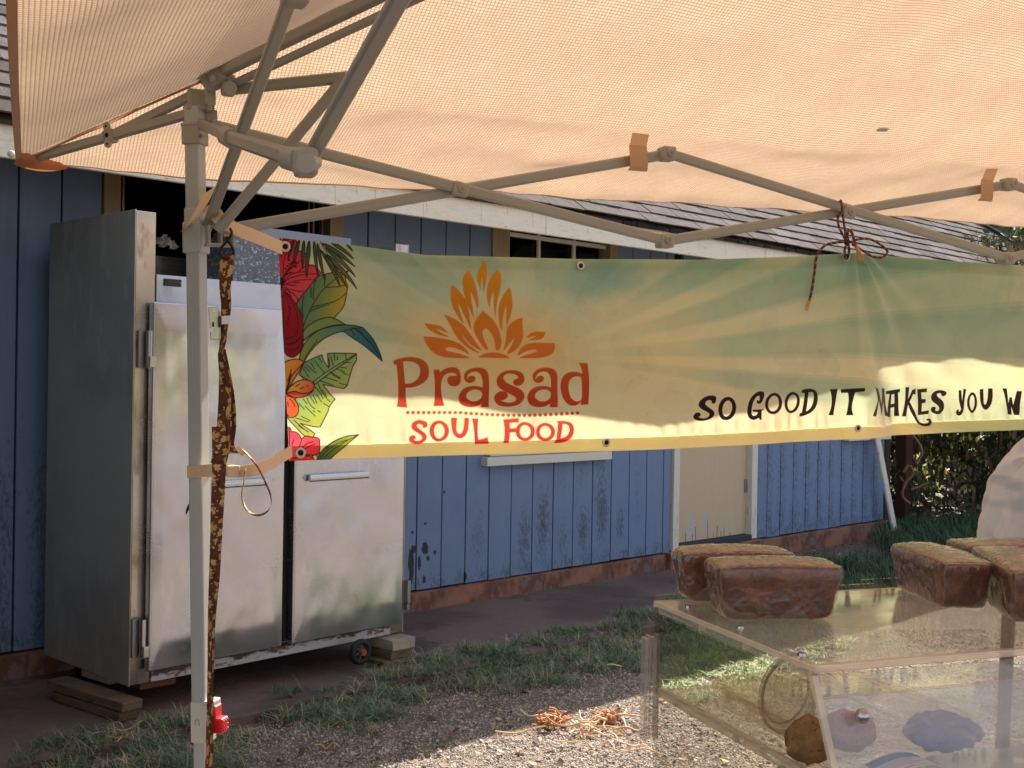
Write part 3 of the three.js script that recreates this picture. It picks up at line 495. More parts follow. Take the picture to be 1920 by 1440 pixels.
// ---------------------------------------------------------------- stainless two-door refrigerator on blocks
{
  const A = 43 * Math.PI / 180, UF = V(Math.sin(A), 0, -Math.cos(A)), NF = V(Math.cos(A), 0, Math.sin(A));
  const C = at(241, 1289, 4.79), y0 = C.y, c0 = C.dot(NF);
  const fp = (px, py, d = 0) => { const p = hit(px, py, NF, c0 + d); return { a: p.clone().sub(C).dot(UF), y: p.y }; };
  const F = (a, y, d = 0) => C.clone().addScaledVector(UF, a).addScaledVector(NF, d).setY(y);
  const fbox = (a0, a1, ya, yb, d0, d1, r = .004) => boxAt(F((a0 + a1) / 2, (ya + yb) / 2, (d0 + d1) / 2), UF, UP, NF, a1 - a0, yb - ya, d1 - d0, r);
  const DEEP = .78, W = fp(757, 1100).a, TOP = fp(262, 393).y, HEAD = fp(300, 515).y, SW = fp(293, 430).a;
  // brushed and scuffed steel
  const rough = tex(512, 512, (u, v) => { const a = tf(u, v, 5, 5, 5, 71), b = tf(u, v, 6, 180, 2, 72), c = tf(u, v, 24, 24, 4, 73); return .15 + .11 * a + .04 * b + .03 * c; });
  const sideRough = tex(256, 256, (u, v) => .34 + .22 * tf(u, v, 5, 4, 5, 76));
  const smear = (c1, c2, c3, k) => tex(512, 512, (u, v) => { const a = tf(u, v, 4, 5, 5, k), b = tf(u, v, 50, 12, 3, k + 3), s = tf(u, v, 60, 60, 2, k + 5); return mix3(mix3(c1, c2, sstep(a, .35, .7)), c3, sstep(b * .6 + a * .4, .58, .72) * .4); });
  const front = std({ map: smear([196, 200, 209], [186, 190, 200], [208, 210, 216], 80), metalness: 1, roughness: 1, roughnessMap: rough });
  const side = std({ map: smear([192, 190, 180], [172, 170, 160], [210, 207, 198], 90), metalness: .6, roughness: 1, roughnessMap: sideRough });
  const stile = std({ map: smear([190, 184, 176], [165, 158, 148], [110, 98, 86], 97), metalness: .85, roughness: 1, roughnessMap: withRepeat(rough, 2, 2) });
  const rail = std({ map: tex(512, 64, (u, v) => { const a = tf(u, v, 20, 3, 5, 101), b = tf(u, v, 90, 8, 3, 104), s = sstep(a * .55 + b * .35 + v * .35, .60, .78); return mix3([188, 192, 200], mix3([70, 52, 44], [112, 84, 66], b), s); }), metalness: .45, roughness: .55 });
  const t = thing('refrigerator', C.clone().setY(y0), 'tall two-door stainless steel refrigerator standing on blocks against the house', 'refrigerator');
  // cabinet body and its tall side panels
  put('cabinet', boxUV(fbox(.006, W - .006, y0, HEAD - .004, -DEEP, -.012, .006)), stile, t);
  const fitUV = (g, a0, a1, ya, yb) => { const p = g.attributes.position, n = p.count, tt = new Float32Array(n * 2), q = V(0, 0, 0); for (let i = 0; i < n; i++) { q.fromBufferAttribute(p, i); const e = q.clone().sub(C); tt[2 * i] = (e.dot(UF) - a0) / (a1 - a0); tt[2 * i + 1] = (q.y - ya) / (yb - ya); } g.setAttribute('uv', new THREE.BufferAttribute(tt, 2)); return g; };
  put('side_panel', boxUV(fbox(0, .004, y0 + .002, TOP, -DEEP, 0, .001), .55), side, t);
  put('side_panel', boxUV(fbox(W - .004, W, y0 + .002, TOP, -DEEP, 0, .001), .55), side, t);
  put('front_stile', boxUV(fbox(.0045, SW, y0 + .004, TOP - .004, -.02, .0, .004), 1.1), stile, t);
  put('front_stile', boxUV(fbox(W - SW * .9, W - .0045, y0 + .004, TOP - .004, -.02, .0, .004), 1.1), stile, t);
  // header with the small thermometer
  const hd = put('header', boxUV(fbox(SW + .002, W - SW * .9 - .002, HEAD - .135, HEAD, -.03, .006, .003), 1), std({ map: smear([196, 202, 216], [178, 186, 204], [150, 150, 150], 110), metalness: .75, roughness: .38 }), t);
  const d0 = fp(308, 522, .01), d1 = fp(340, 538, .01);
  put('display', fbox(d0.a, d1.a, d1.y, d0.y, .004, .014, .003), std({ color: rgb(24, 24, 28), roughness: .35 }), hd);
  put('screen', fbox(d0.a + .012, d1.a - .014, d1.y + .012, d0.y - .010, .0125, .0155, 0), std({ color: rgb(52, 44, 58), roughness: .15 }), hd);
  put('button', fbox(d1.a - .010, d1.a - .005, d0.y - .02, d0.y - .014, .0125, .016, .001), M.chrome, hd);
  // doors
  const tl = fp(288, 565, .05), bl = fp(271, 1262, .05), m0 = fp(529, 1200, .05).a, m1 = fp(547, 1200, .05).a, r1 = fp(754, 1150, .05).a;
  const door = (a0, a1, yt, yb, handle, label) => {
    const g = fbox(a0, a1, yb, yt, .012, .052, .008);
    const skin = sheet((u, v) => { const a = lerp(a0 + .01, a1 - .01, u), y = lerp(yb + .01, yt - .01, v), e = Math.min(1, Math.min(u, 1 - u, v, 1 - v) * 14); return F(a, y, .0523 + .0005 + e * (.0034 * (1 + n2(a * 2.6 + 3, y * 2.2)) + .0011 * (1 + n2(a * 7, y * 5 + 4)))); }, 70, 120);   // slightly dished and dented sheet
    const d = put('door', fitUV(merge([g, skin]), a0, a0 + 1, yb, yb + 1), front, t);
    put('gasket', fbox(a0 + .012, a1 - .012, yb + .012, yt - .012, .0, .0118, 0), M.blackRubber, d);
    const [x0, x1, hy, tip] = handle;
    const h = std({ color: rgb(196, 200, 206), metalness: 1, roughness: .26 });
    put('handle', [bar(F(x0, hy, .075), F(x1, hy, .08), .034, .016, NF, .4), boxAt(F(lerp(x0, x1, .07), hy, .062), UF, UP, NF, .03, .026, .03, .004), boxAt(F(lerp(x0, x1, .93), hy, .062), UF, UP, NF, .03, .026, .03, .004)], h, d);
    put('latch_screw', [rod(F(tip, hy + .004, .05), F(tip, hy + .004, .058), .013, .011, 16), rod(F(tip, hy + .004, .058), F(tip, hy + .004, .061), .005, .005, 10)], M.chrome, d);
    return d;
  };
  const hl0 = fp(408, 906, .078), hl1 = fp(500, 903, .078), hr0 = fp(581, 897, .078), hr1 = fp(690, 888, .078);
  const yTop = tl.y, yBot = bl.y;
  door(tl.a, m0, yTop, yBot, [hl0.a, hl1.a, hl1.y, fp(514, 900, .06).a]);
  door(m1, r1, yTop, yBot, [hr0.a, hr1.a, hr0.y, fp(573, 895, .06).a]);
  put('mullion', fbox(m0 + .001, m1 - .001, yBot + .01, yTop - .01, -.012, .003, 0), M.blackRubber, t);
  // rail under the doors, eaten by rust
  put('bottom_rail', fitUV(fbox(SW + .004, W - SW * .9 - .004, y0 + .004, yBot - .012, -.03, .004, .003), 0, 1.4, y0, yBot), rail, t);
  put('rust_line', fbox(SW + .004, W - .1, yBot - .011, yBot - .002, -.02, -.004, 0), std({ color: rgb(66, 50, 42), roughness: .95 }), t);
  // hinges on the left stile, one at the right edge
  const hinge = (px, py, hpx) => { const q = fp(px, py, .03), hh = hpx / 2150 * 4.8; const g = put('hinge', fbox(q.a - .026, q.a + .004, q.y - hh / 2, q.y + hh / 2, .002, .016, .003), M.steelDull, t); put('barrel', [rod(F(q.a + .012, q.y - hh / 2, .035), F(q.a + .012, q.y + hh / 2, .035), .014, .014, 14)], M.chrome, g); put('bolt', fbox(q.a + .002, q.a + .03, q.y - hh / 2 + .002, q.y - hh / 2 + .05, .03, .06, .004), M.chrome, g); };
  hinge(274, 655, 70); hinge(262, 1198, 72);
  const q1 = fp(757, 1088, 0), q2 = fp(757, 1130, 0);
  const rh = put('hinge', fbox(W + .001, W + .022, q2.y, q1.y, -.02, .03, .003), M.steelDull, t);
  put('bolt', fbox(W + .001, W + .018, q2.y - .035, q2.y - .002, -.015, .028, .003), M.steelDull, rh);
  // compressor bay behind the header: speckled box, grey lid, back wall
  const sp = tex(256, 256, (u, v) => { const a = tf(u, v, 46, 46, 2, 120), b = tf(u, v, 20, 20, 3, 122); return mix3(mix3([92, 98, 108], [120, 126, 136], b), [186, 192, 200], sstep(a, .6, .72) * .8); });
  const bx0 = fp(437, 500, -.25).a, bx1 = fp(640, 500, -.25).a, by = fp(500, 448, -.25).y;
  put('compressor_box', boxUV(fbox(bx0, bx1, HEAD + .002, by, -.6, -.25, .004), 3), std({ map: sp, metalness: .5, roughness: .5 }), t);
  put('compressor_lid', fbox(bx0 + .12, bx1 + .04, by + .002, by + .05, -.62, -.22, .004), std({ color: rgb(128, 138, 150), metalness: .4, roughness: .45 }), t);
  put('bay_back', fbox(.01, W - .01, HEAD - .002, TOP - .1, -DEEP + .005, -DEEP + .02, 0), stile, t);
  put('bay_floor', fbox(.01, W - .01, HEAD - .003, HEAD + .001, -DEEP + .03, -.04, 0), stile, t);
  // casters
  const caster = (px, py, d) => { const p = G(px, py, .10 + .03), c = p; const w = put('caster', [new THREE.TorusGeometry(.048, .016, 10, 28).applyMatrix4(basis(c, UF, UP, NF))], M.blackRubber, t); const sp2 = []; for (let i = 0; i < 3; i++) { const a = i * Math.PI / 3 + .4; sp2.push(rod(c.clone().addScaledVector(UF, Math.cos(a) * .045).addScaledVector(UP, Math.sin(a) * .045), c.clone().addScaledVector(UF, -Math.cos(a) * .045).addScaledVector(UP, -Math.sin(a) * .045), .006, .006, 6)); } put('spoke', sp2, std({ color: rgb(86, 82, 78), roughness: .7 }), w); put('axle', [rod(c.clone().addScaledVector(NF, -.05), c.clone().addScaledVector(NF, .03), .016, .016, 12)], std({ color: rgb(140, 78, 40), roughness: .8 }), w); put('fork', [bar(c.clone().addScaledVector(NF, -.035), c.clone().addScaledVector(NF, -.045).setY(y0 + .004), .05, .012, NF)], std({ color: rgb(92, 62, 44), roughness: .85 }), w); void d; };
  caster(676, 1222); 
  const cb = F(.14, .1, -DEEP + .1); put('caster', [new THREE.TorusGeometry(.045, .018, 10, 24).applyMatrix4(basis(cb.setY(.095), NF, UP, UF)), rod(cb.clone().addScaledVector(UF, -.02), cb.clone().addScaledVector(UF, .02), .02, .02), boxAt(cb.clone().setY((y0 + .12) / 2 + .03), UF, UP, NF, .05, Math.max(.02, y0 - .12), .05, .003)], M.blackRubber, t);
  put('rusted_mount', wobble(fbox(.07, .24, y0 - .035, y0 - .001, -.2, -.03, .01), .01, 18), std({ color: rgb(112, 66, 40), roughness: .95 }), t);

  // blocks under the corners, standing on the path
  const wood = tex(256, 256, (u, v) => { const a = tf(u, v, 3, 60, 3, 130), b = tf(u, v, 8, 8, 4, 133); return mix3(mix3([128, 106, 84], [92, 74, 58], a), [70, 58, 50], sstep(b, .55, .75) * .5); });
  const woodM = std({ map: withRepeat(wood, 1.5, 3), roughness: .9, bumpMap: wood, bumpScale: .002 }), stoneM = std({ roughness: .95, bumpMap: grit, bumpScale: .006, map: tex(128, 128, (u, v) => mix3([176, 168, 150], [140, 130, 114], tf(u, v, 16, 16, 4, 140))) });
  const py = .03, sideways = NF.clone().multiplyScalar(-1);
  const e = G(250, 1352, py), beamAx = sideways.clone().applyAxisAngle(UP, .1), bx = UP.clone().cross(beamAx.clone().multiplyScalar(-1)).normalize();
  const block = (name, o, x, z, w, h, d, m, label, cat, k = 1) => tag(put(name, boxUV(wobble(boxAt(o, x, UP, z, w, h, d, .005), .0016 * k, 14)), m), label, cat);
  const zf = beamAx.clone().multiplyScalar(-1), H1 = .040, stk = y0 - py - .002;
  const eo = e.clone().addScaledVector(beamAx, .27).addScaledVector(bx, -.012);
  block('timber', eo.clone().setY(py + H1 / 2 + .002), bx, zf, .085, H1, .50, woodM, 'lower rough timber under the near corner of the refrigerator, lying on the path', 'timber block');
  block('timber', eo.clone().addScaledVector(bx, .004).addScaledVector(beamAx, .005).setY(py + H1 * 1.5 + .006), bx, zf, .098, H1, .56, woodM, 'upper weathered timber lying on another under the near corner of the refrigerator', 'timber block');
  const left = stk - 2 * H1 - .010;
  block('stone_block', F(.10, 0, -.33).setY(py + 2 * H1 + .009 + left / 2), bx, zf, .16, Math.max(.03, left), .22, stoneM, 'pale rounded concrete block between the timber and the refrigerator side', 'concrete block', 3);
  const rb = F(W - .085, 0, .005), h3 = stk;
  block('concrete_brick', rb.clone().setY(py + h3 * .77), UF, NF, .155, h3 * .44, .2, stoneM, 'pale rough concrete brick under the far front corner of the refrigerator', 'concrete block', 2);
  block('timber', rb.clone().addScaledVector(UF, -.02).setY(py + h3 * .385), UF, NF, .13, h3 * .31, .2, woodM, 'short wood block directly below the concrete brick', 'timber block');
  block('timber', rb.clone().addScaledVector(UF, -.05).setY(py + h3 * .11), UF, NF, .17, h3 * .2, .2, woodM, 'thin dark wood offcut at the bottom of the small stack, by the caster', 'timber block');
  // thin crumpled plastic lying on top at the back
  const bag = sheet((u, v) => F(lerp(.17, .5, u), TOP + .01 - .09 * v + .05 * Math.sin(u * 5 + 1) * (1 - v) + .016 * n2(u * 9, v * 7), -.62 + .12 * v + .03 * n2(u * 7 + 4, v * 9)), 40, 14, .4, .2);
  tag(put('plastic_scrap', [bag], phys({ color: rgb(196, 180, 150), transmission: .35, thickness: 0, roughness: .7 })), 'crumpled pale plastic scrap on top of the refrigerator, in the dark opening', 'plastic');
}
// ---------------------------------------------------------------- canopy tent; it leans a little, so it has axes of its own
const TR = 0.026, ut0 = V(.917, 0, -.3989), VT = V(.3989, 0, .917);
const UT = ut0.clone().multiplyScalar(Math.cos(TR)).addScaledVector(UP, Math.sin(TR)), YT = UP.clone().multiplyScalar(Math.cos(TR)).addScaledVector(ut0, -Math.sin(TR));
const TO = (() => { const p = at(371, 700, 3.15); return p.addScaledVector(YT, -p.y / YT.y); })();
const T = (u, h, v) => TO.clone().addScaledVector(UT, u).addScaledVector(YT, h).addScaledVector(VT, v);
const toT = (p) => { const q = p.clone().sub(TO); return { u: q.dot(UT), h: q.dot(YT), v: q.dot(VT) }; };
const tp = (px, py, v = 0) => hit(px, py, VT, TO.dot(VT) + v);        // on the back side of the tent
const lp = (px, py, u = 0) => hit(px, py, UT, TO.dot(UT) + u);        // on its near side
const TU = 6.0, TD = 3.3, EU = .45, EV = .60;
const tent = thing('canopy_tent', TO, 'tan pop-up canopy tent with grey folding frame', 'canopy tent');
const cell = tex(512, 512, (u, v) => { const N = 32, x = u * N % 1, y = v * N % 1, ix = Math.floor(u * N), iy = Math.floor(v * N), wx = .10 + .05 * hash(ix, iy, 1), wy = .11 + .05 * hash(ix, iy, 2); const l = Math.max(sstep(Math.abs(x - .5), .5 - wx - .06, .5 - wx + .04), sstep(Math.abs(y - .5), .5 - wy - .06, .5 - wy + .04)); const n = tf(u, v, 64, 64, 2, 150), b = tf(u, v, 5, 5, 4, 152); return mix3(mix3([206, 182, 157], [186, 160, 134], n * .4 + b * .7), [140, 108, 84], l * .8); });
const cellBump = tex(256, 256, (u, v) => { const N = 16, x = u * N % 1, y = v * N % 1; return 1 - Math.max(Math.abs(x - .5), Math.abs(y - .5)); });
M.canopy = phys({ map: withRepeat(cell, 1 / .325, 1 / .325), bumpMap: withRepeat(cellBump, 1 / .1625, 1 / .1625), bumpScale: .0015, transmission: .46, thickness: 0, roughness: 1, ior: 1.2 });
M.hem = phys({ color: rgb(176, 140, 112), transmission: .2, thickness: 0, roughness: .95 });
M.webbing = phys({ color: rgb(206, 170, 138), transmission: .2, thickness: 0, roughness: .95 });
M.frame = std({ color: rgb(158, 160, 154), roughness: .42, metalness: .15, bumpMap: grit, bumpScale: .0003 });
M.legPaint = std({ color: rgb(180, 187, 188), roughness: .4, metalness: .1 });
M.plasticGrey = std({ color: rgb(164, 164, 156), roughness: .5 });
M.plasticWhite = std({ color: rgb(206, 204, 196), roughness: .42 });
M.redPlastic = std({ color: rgb(206, 36, 48), roughness: .38 });
const hipH = (t) => t < 0 ? lerp(2.268, 2.122, -t) : 2.268 + .80 * t - .14 * t * t;
{
  const sag = (a, t) => -.035 * Math.sin(Math.PI * clamp(a, 0, 1)) * Math.sin(Math.PI * clamp((t + 1) / 2, 0, 1)) ;
  const ripple = (u, v) => .011 * n2(u * 1.3, v * 2.6) + .004 * n2(u * 5, v * 3) + .006 * n2(u * .8 + v * 3.4, 7);
  const RV = TD / 2;
  const tv = (v) => v < 0 ? v / EV : v / RV;
  const vOf = (t) => t < 0 ? t * EV : t * RV, uOf = (t) => t < 0 ? t * EU : t * RV;
  const backP = (a, b) => { const t = b * 2 - 1, u0 = uOf(t), u1 = TU - uOf(t), u = lerp(u0, u1, a), v = vOf(t) - .03 * Math.sin(a * Math.PI * 4) * (t < 0 ? -t : 0); return T(u, hipH(t) + sag(a, t) + ripple(u, v) - .012 * Math.abs(Math.sin(a * Math.PI * 4)) * Math.max(0, -t), v); };
  const leftP = (a, b, far = 0) => { const t = b * 2 - 1, v0 = vOf(t), v1 = TD - vOf(t), v = lerp(v0, v1, a), s = Math.sin(a * Math.PI); let u = uOf(t) - .02 * s * Math.max(0, -t); const w = .006 * Math.sin(a * 34 + 3 * b) * (1 - b) * s + .010 * n2(a * 6, b * 2.4 + 5) * s; if (far) u = TU - u; return T(u, hipH(t) + sag(a, t) * .8 + w, v); };
  const frontP = (a, b) => { const t = b * 2 - 1, u = lerp(uOf(t), TU - uOf(t), a); return T(u, hipH(t) + sag(a, t), TD - vOf(t)); };
  const cloth = (g, left) => { const p = g.attributes.position, t = g.attributes.uv, q = V(0, 0, 0); for (let i = 0; i < p.count; i++) { const c = toT(q.fromBufferAttribute(p, i)); t.setXY(i, left ? c.v : c.u, (left ? c.u : c.v) * 1.06); } return g; };   // weave in metres along the cloth
  put('roof_panel', cloth(sheet(backP, 160, 44)), M.canopy, tent);
  put('roof_panel', cloth(sheet(leftP, 110, 48), true), M.canopy, tent);
  put('roof_panel', sheet((a, b) => leftP(a, b, 1), 20, 10, TD + 1.2, 2.3), M.canopy, tent);
  put('roof_panel', sheet(frontP, 20, 10, TU + .9, 2.4), M.canopy, tent);
  // turned hems and the seam along the hip
  const hemStrip = (f, w) => sheet((a, b) => { const p = f(a, b * w), q = f(a, 0.02); void q; return p.addScaledVector(YT, -.004); }, 120, 2, 5, .03);
  put('hem', hemStrip(backP, .008), M.hem, tent);
  put('hem', hemStrip((a, b) => leftP(a, b), .02), M.hem, tent);
  put('hip_seam', sheet((a, b) => { const t = a * 2 - 1, p = T(uOf(t), hipH(t) - .006, vOf(t)); return p.addScaledVector(UT, (b - .5) * .012).addScaledVector(VT, -(b - .5) * .012); }, 40, 2, 3, .016), M.hem, tent);
  // pocket at the corner
  const cn = T(-EU, 2.122, -EV);
  put('corner_pocket', sheet((a, b) => cn.clone().addScaledVector(UT, .15 * a * (1 - .3 * b)).addScaledVector(VT, .01 + .14 * b * (1 - a)).addScaledVector(YT, -.022 * Math.sin(Math.PI * clamp(a * .75 + .12, 0, 1)) - .004 + .035 * b), 16, 8, .2, .1), phys({ color: rgb(190, 122, 80), transmission: .25, thickness: 0, roughness: 1 }), tent);
  put('corner_toggle', [new THREE.SphereGeometry(.011, 14, 10).applyMatrix4(basis(T(-EU - .012, 2.14, -EV + .03), UT, YT, VT))], M.plasticWhite, tent);
  // metal eyelet in the panel
  const gp = (() => { let best = null, bd = 1e9; const c = V(0, 0, 0); for (let i = 0; i < 120; i++) for (let j = 0; j < 60; j++) { const p = backP(.2 + i / 120 * .6, .2 + j / 60 * .75); c.copy(p).project(camera); const d = Math.hypot((c.x + 1) * 960 - 1650, (1 - c.y) * 720 - 240); if (d < bd) { bd = d; best = p; } } return best; })();
  put('eyelet', [new THREE.TorusGeometry(.016, .005, 8, 24).applyMatrix4(basis(gp.addScaledVector(YT, -.006), UT, VT.clone().multiplyScalar(-1), YT))], std({ color: rgb(214, 218, 224), metalness: .6, roughness: .3 }), tent);
}
// leg: outer tube, inner tube, sliding bracket, top bracket, lock with red button
const PR = V(.966, 0, .26).addScaledVector(YT, -V(.966, 0, .26).dot(YT)).normalize(), PL = PR.clone().cross(YT);
const pole = (h, l = 0, rgt = 0) => T(0, h, 0).addScaledVector(PL, l).addScaledVector(PR, rgt);
const pbox = (h0, h1, w, d = w, l = 0, rgt = 0, r = .004) => boxAt(pole((h0 + h1) / 2, l, rgt), PR, YT, PL, w, h1 - h0, d, r);
const hAt = (py) => toT(at(371, py, 3.15)).h;
{
  const hLock1 = hAt(1315), hLock0 = hAt(1392), leg = put('leg', pbox(hLock0 + .02, 2.2, .042, .042, 0, 0, .004), M.legPaint, tent);
  put('inner_tube', pbox(.012, hLock0 + .06, .036, .036, 0, 0, .003), M.legPaint, leg);
  put('foot', pbox(0, .012, .09, .09, 0, 0, .004), M.plasticGrey, leg);
  // sliding bracket with its two sockets
  const s0 = hAt(476), s1 = hAt(418), s2 = hAt(392);
  const sl = put('slider', [pbox(s0, s1, .055, .055), pbox(s1 - .002, s2, .048, .048)], M.legPaint, leg);
  const so = at(390, 441, 3.10);
  put('socket', [boxAt(so, UT, YT, VT, .008, .05, .05, .002), boxAt(so.clone().addScaledVector(UT, .032), UT, YT, VT, .006, .05, .05, .002), boxAt(so.clone().addScaledVector(UT, .064), UT, YT, VT, .008, .05, .05, .006), boxAt(so.clone().addScaledVector(UT, .03).addScaledVector(YT, -.026), UT, YT, VT, .075, .006, .052, .002)], M.plasticGrey, sl);
  // top bracket
  const t0 = hAt(274), t1 = hAt(238), t2 = hAt(205), t3 = hAt(170);
  const tb = put('top_bracket', [pbox(t0, t1, .054, .054), pbox(t1 - .004, t1 + .006, .058, .058), boxAt(at(352, 222, 3.15), UT, YT, VT, .018, .075, .05, .003), boxAt(at(396, 226, 3.17), UT, YT, VT, .03, .055, .03, .003), boxAt(at(374, 205, 3.15), UT, YT, VT, .075, .012, .05, .003), boxAt(at(372, 186, 3.16), UT, YT, VT, .058, .055, .02, .006), boxAt(at(392, 185, 3.13), UT, YT, VT, .012, .07, .03, .003)], M.plasticGrey, leg);
  put('knuckle', [rod(at(398, 150, 3.10), at(398, 150, 3.15), .03, .03, 18), boxAt(at(394, 175, 3.13), UT, YT, VT, .028, .07, .028, .006)], M.plasticGrey, tb);
  put('rivet', [rod(at(398, 150, 3.095), at(398, 150, 3.10), .006, .006, 10), rod(at(380, 255, 3.10), at(380, 255, 3.12), .005, .005, 8)], M.steelDull, tb);
  // lock
  const c = hAt(1350), lk = put('lock', [pbox(hLock0, hLock1, .052, .05, 0, .004, .004), pbox(c - .012, hLock1 + .001, .022, .05, .0, .034, .004), pbox(hLock1 - .012, hLock1 + .004, .030, .05, 0, .030, .004)], M.plasticWhite, leg);
  put('button', [pbox(c + .006, hLock1 - .010, .012, .036, 0, .046, .004), pbox(c - .034, c + .008, .032, .038, 0, .056, .006)], M.redPlastic, lk);
  const dots = []; for (let i = 0; i < 3; i++) for (let j = 0; j < 3; j++) dots.push(new THREE.SphereGeometry(.0028, 8, 6).applyMatrix4(basis(pole(c - .024 + i * .012, -.011 + j * .011, .0725), PR, YT, PL)));
  put('grip_dot', dots, M.redPlastic, lk);
  const arch = []; for (let i = 0; i <= 10; i++) { const a = i / 10 * Math.PI; arch.push(pole(hAt(1353) + Math.sin(a) * .008 - (i === 0 || i === 10 ? .008 : 0), .0257, -Math.cos(a) * .006)); }
  put('mould_mark', tube(arch, .0008, 24, 5), std({ color: rgb(130, 126, 118) }), lk);
  // other back leg, out of the picture
  put('leg', boxAt(T(TU, 1.1, 0), UT, YT, VT, .042, 2.2, .042), M.legPaint, tent);
}
{ // folding trusses of the back side
  const bw = .034, bt = .017, off = .011;
  const X = (px, py, s) => tp(px, py, s * off);
  const knuck = (p, s, name = 'joint') => { const j = put(name, [boxAt(p, UT, YT, VT, .05, .046, .05, .008), rod(p.clone().addScaledVector(VT, .024), p.clone().addScaledVector(VT, .036), .015, .013, 14)], M.plasticGrey, tent); put('bolt', [rod(p.clone().addScaledVector(VT, .036), p.clone().addScaledVector(VT, .0385), .0065, .0065, 6)], M.steelDull, j); void s; };
  const J1u = X(1250, 289, 0), J1l = X(1246, 452, 0), J2u = X(1891, 346, 0), J2l = X(1886, 485, 0);
  const mv = (p, s) => p.clone().addScaledVector(VT, s * off);
  put('bar', bar(mv(tp(395, 236), 1), mv(J1l, 1), bt, bw), M.frame, tent);
  put('bar', bar(mv(tp(418, 432), -1), mv(J1u, -1), bt, bw), M.frame, tent);
  put('bar', bar(mv(J1u, 1), mv(J2l, 1), bt, bw), M.frame, tent);
  put('bar', bar(mv(J1l, -1), mv(J2u, -1), bt, bw), M.frame, tent);
  for (const k of [3, 4.5]) { const a = T(k, toT(J2u).h, 0), b = T(k, toT(J2l).h, 0), c = T(k + 1.5, toT(J2u).h, 0), d = T(k + 1.5, toT(J2l).h, 0); put('bar', bar(mv(k === 3 ? J2u : a, 1), mv(d, 1), bt, bw), M.frame, tent); put('bar', bar(mv(k === 3 ? J2l : b, -1), mv(c, -1), bt, bw), M.frame, tent); }
  for (const p of [J1u, J1l, J2u, J2l]) knuck(p);
  for (const [px, py] of [[863, 355], [1591, 398]]) { const p = tp(px, py, off + .004); const j = put('pivot', [boxAt(p, UT.clone().applyAxisAngle(VT, -.20), YT.clone().applyAxisAngle(VT, -.20), VT, .05, .042, .026, .006), rod(p.clone().addScaledVector(VT, .012), p.clone().addScaledVector(VT, .02), .013, .012, 14)], M.plasticGrey, tent); put('bolt', [rod(p.clone().addScaledVector(VT, .02), p.clone().addScaledVector(VT, .0225), .006, .006, 6)], M.steelDull, j); }
}
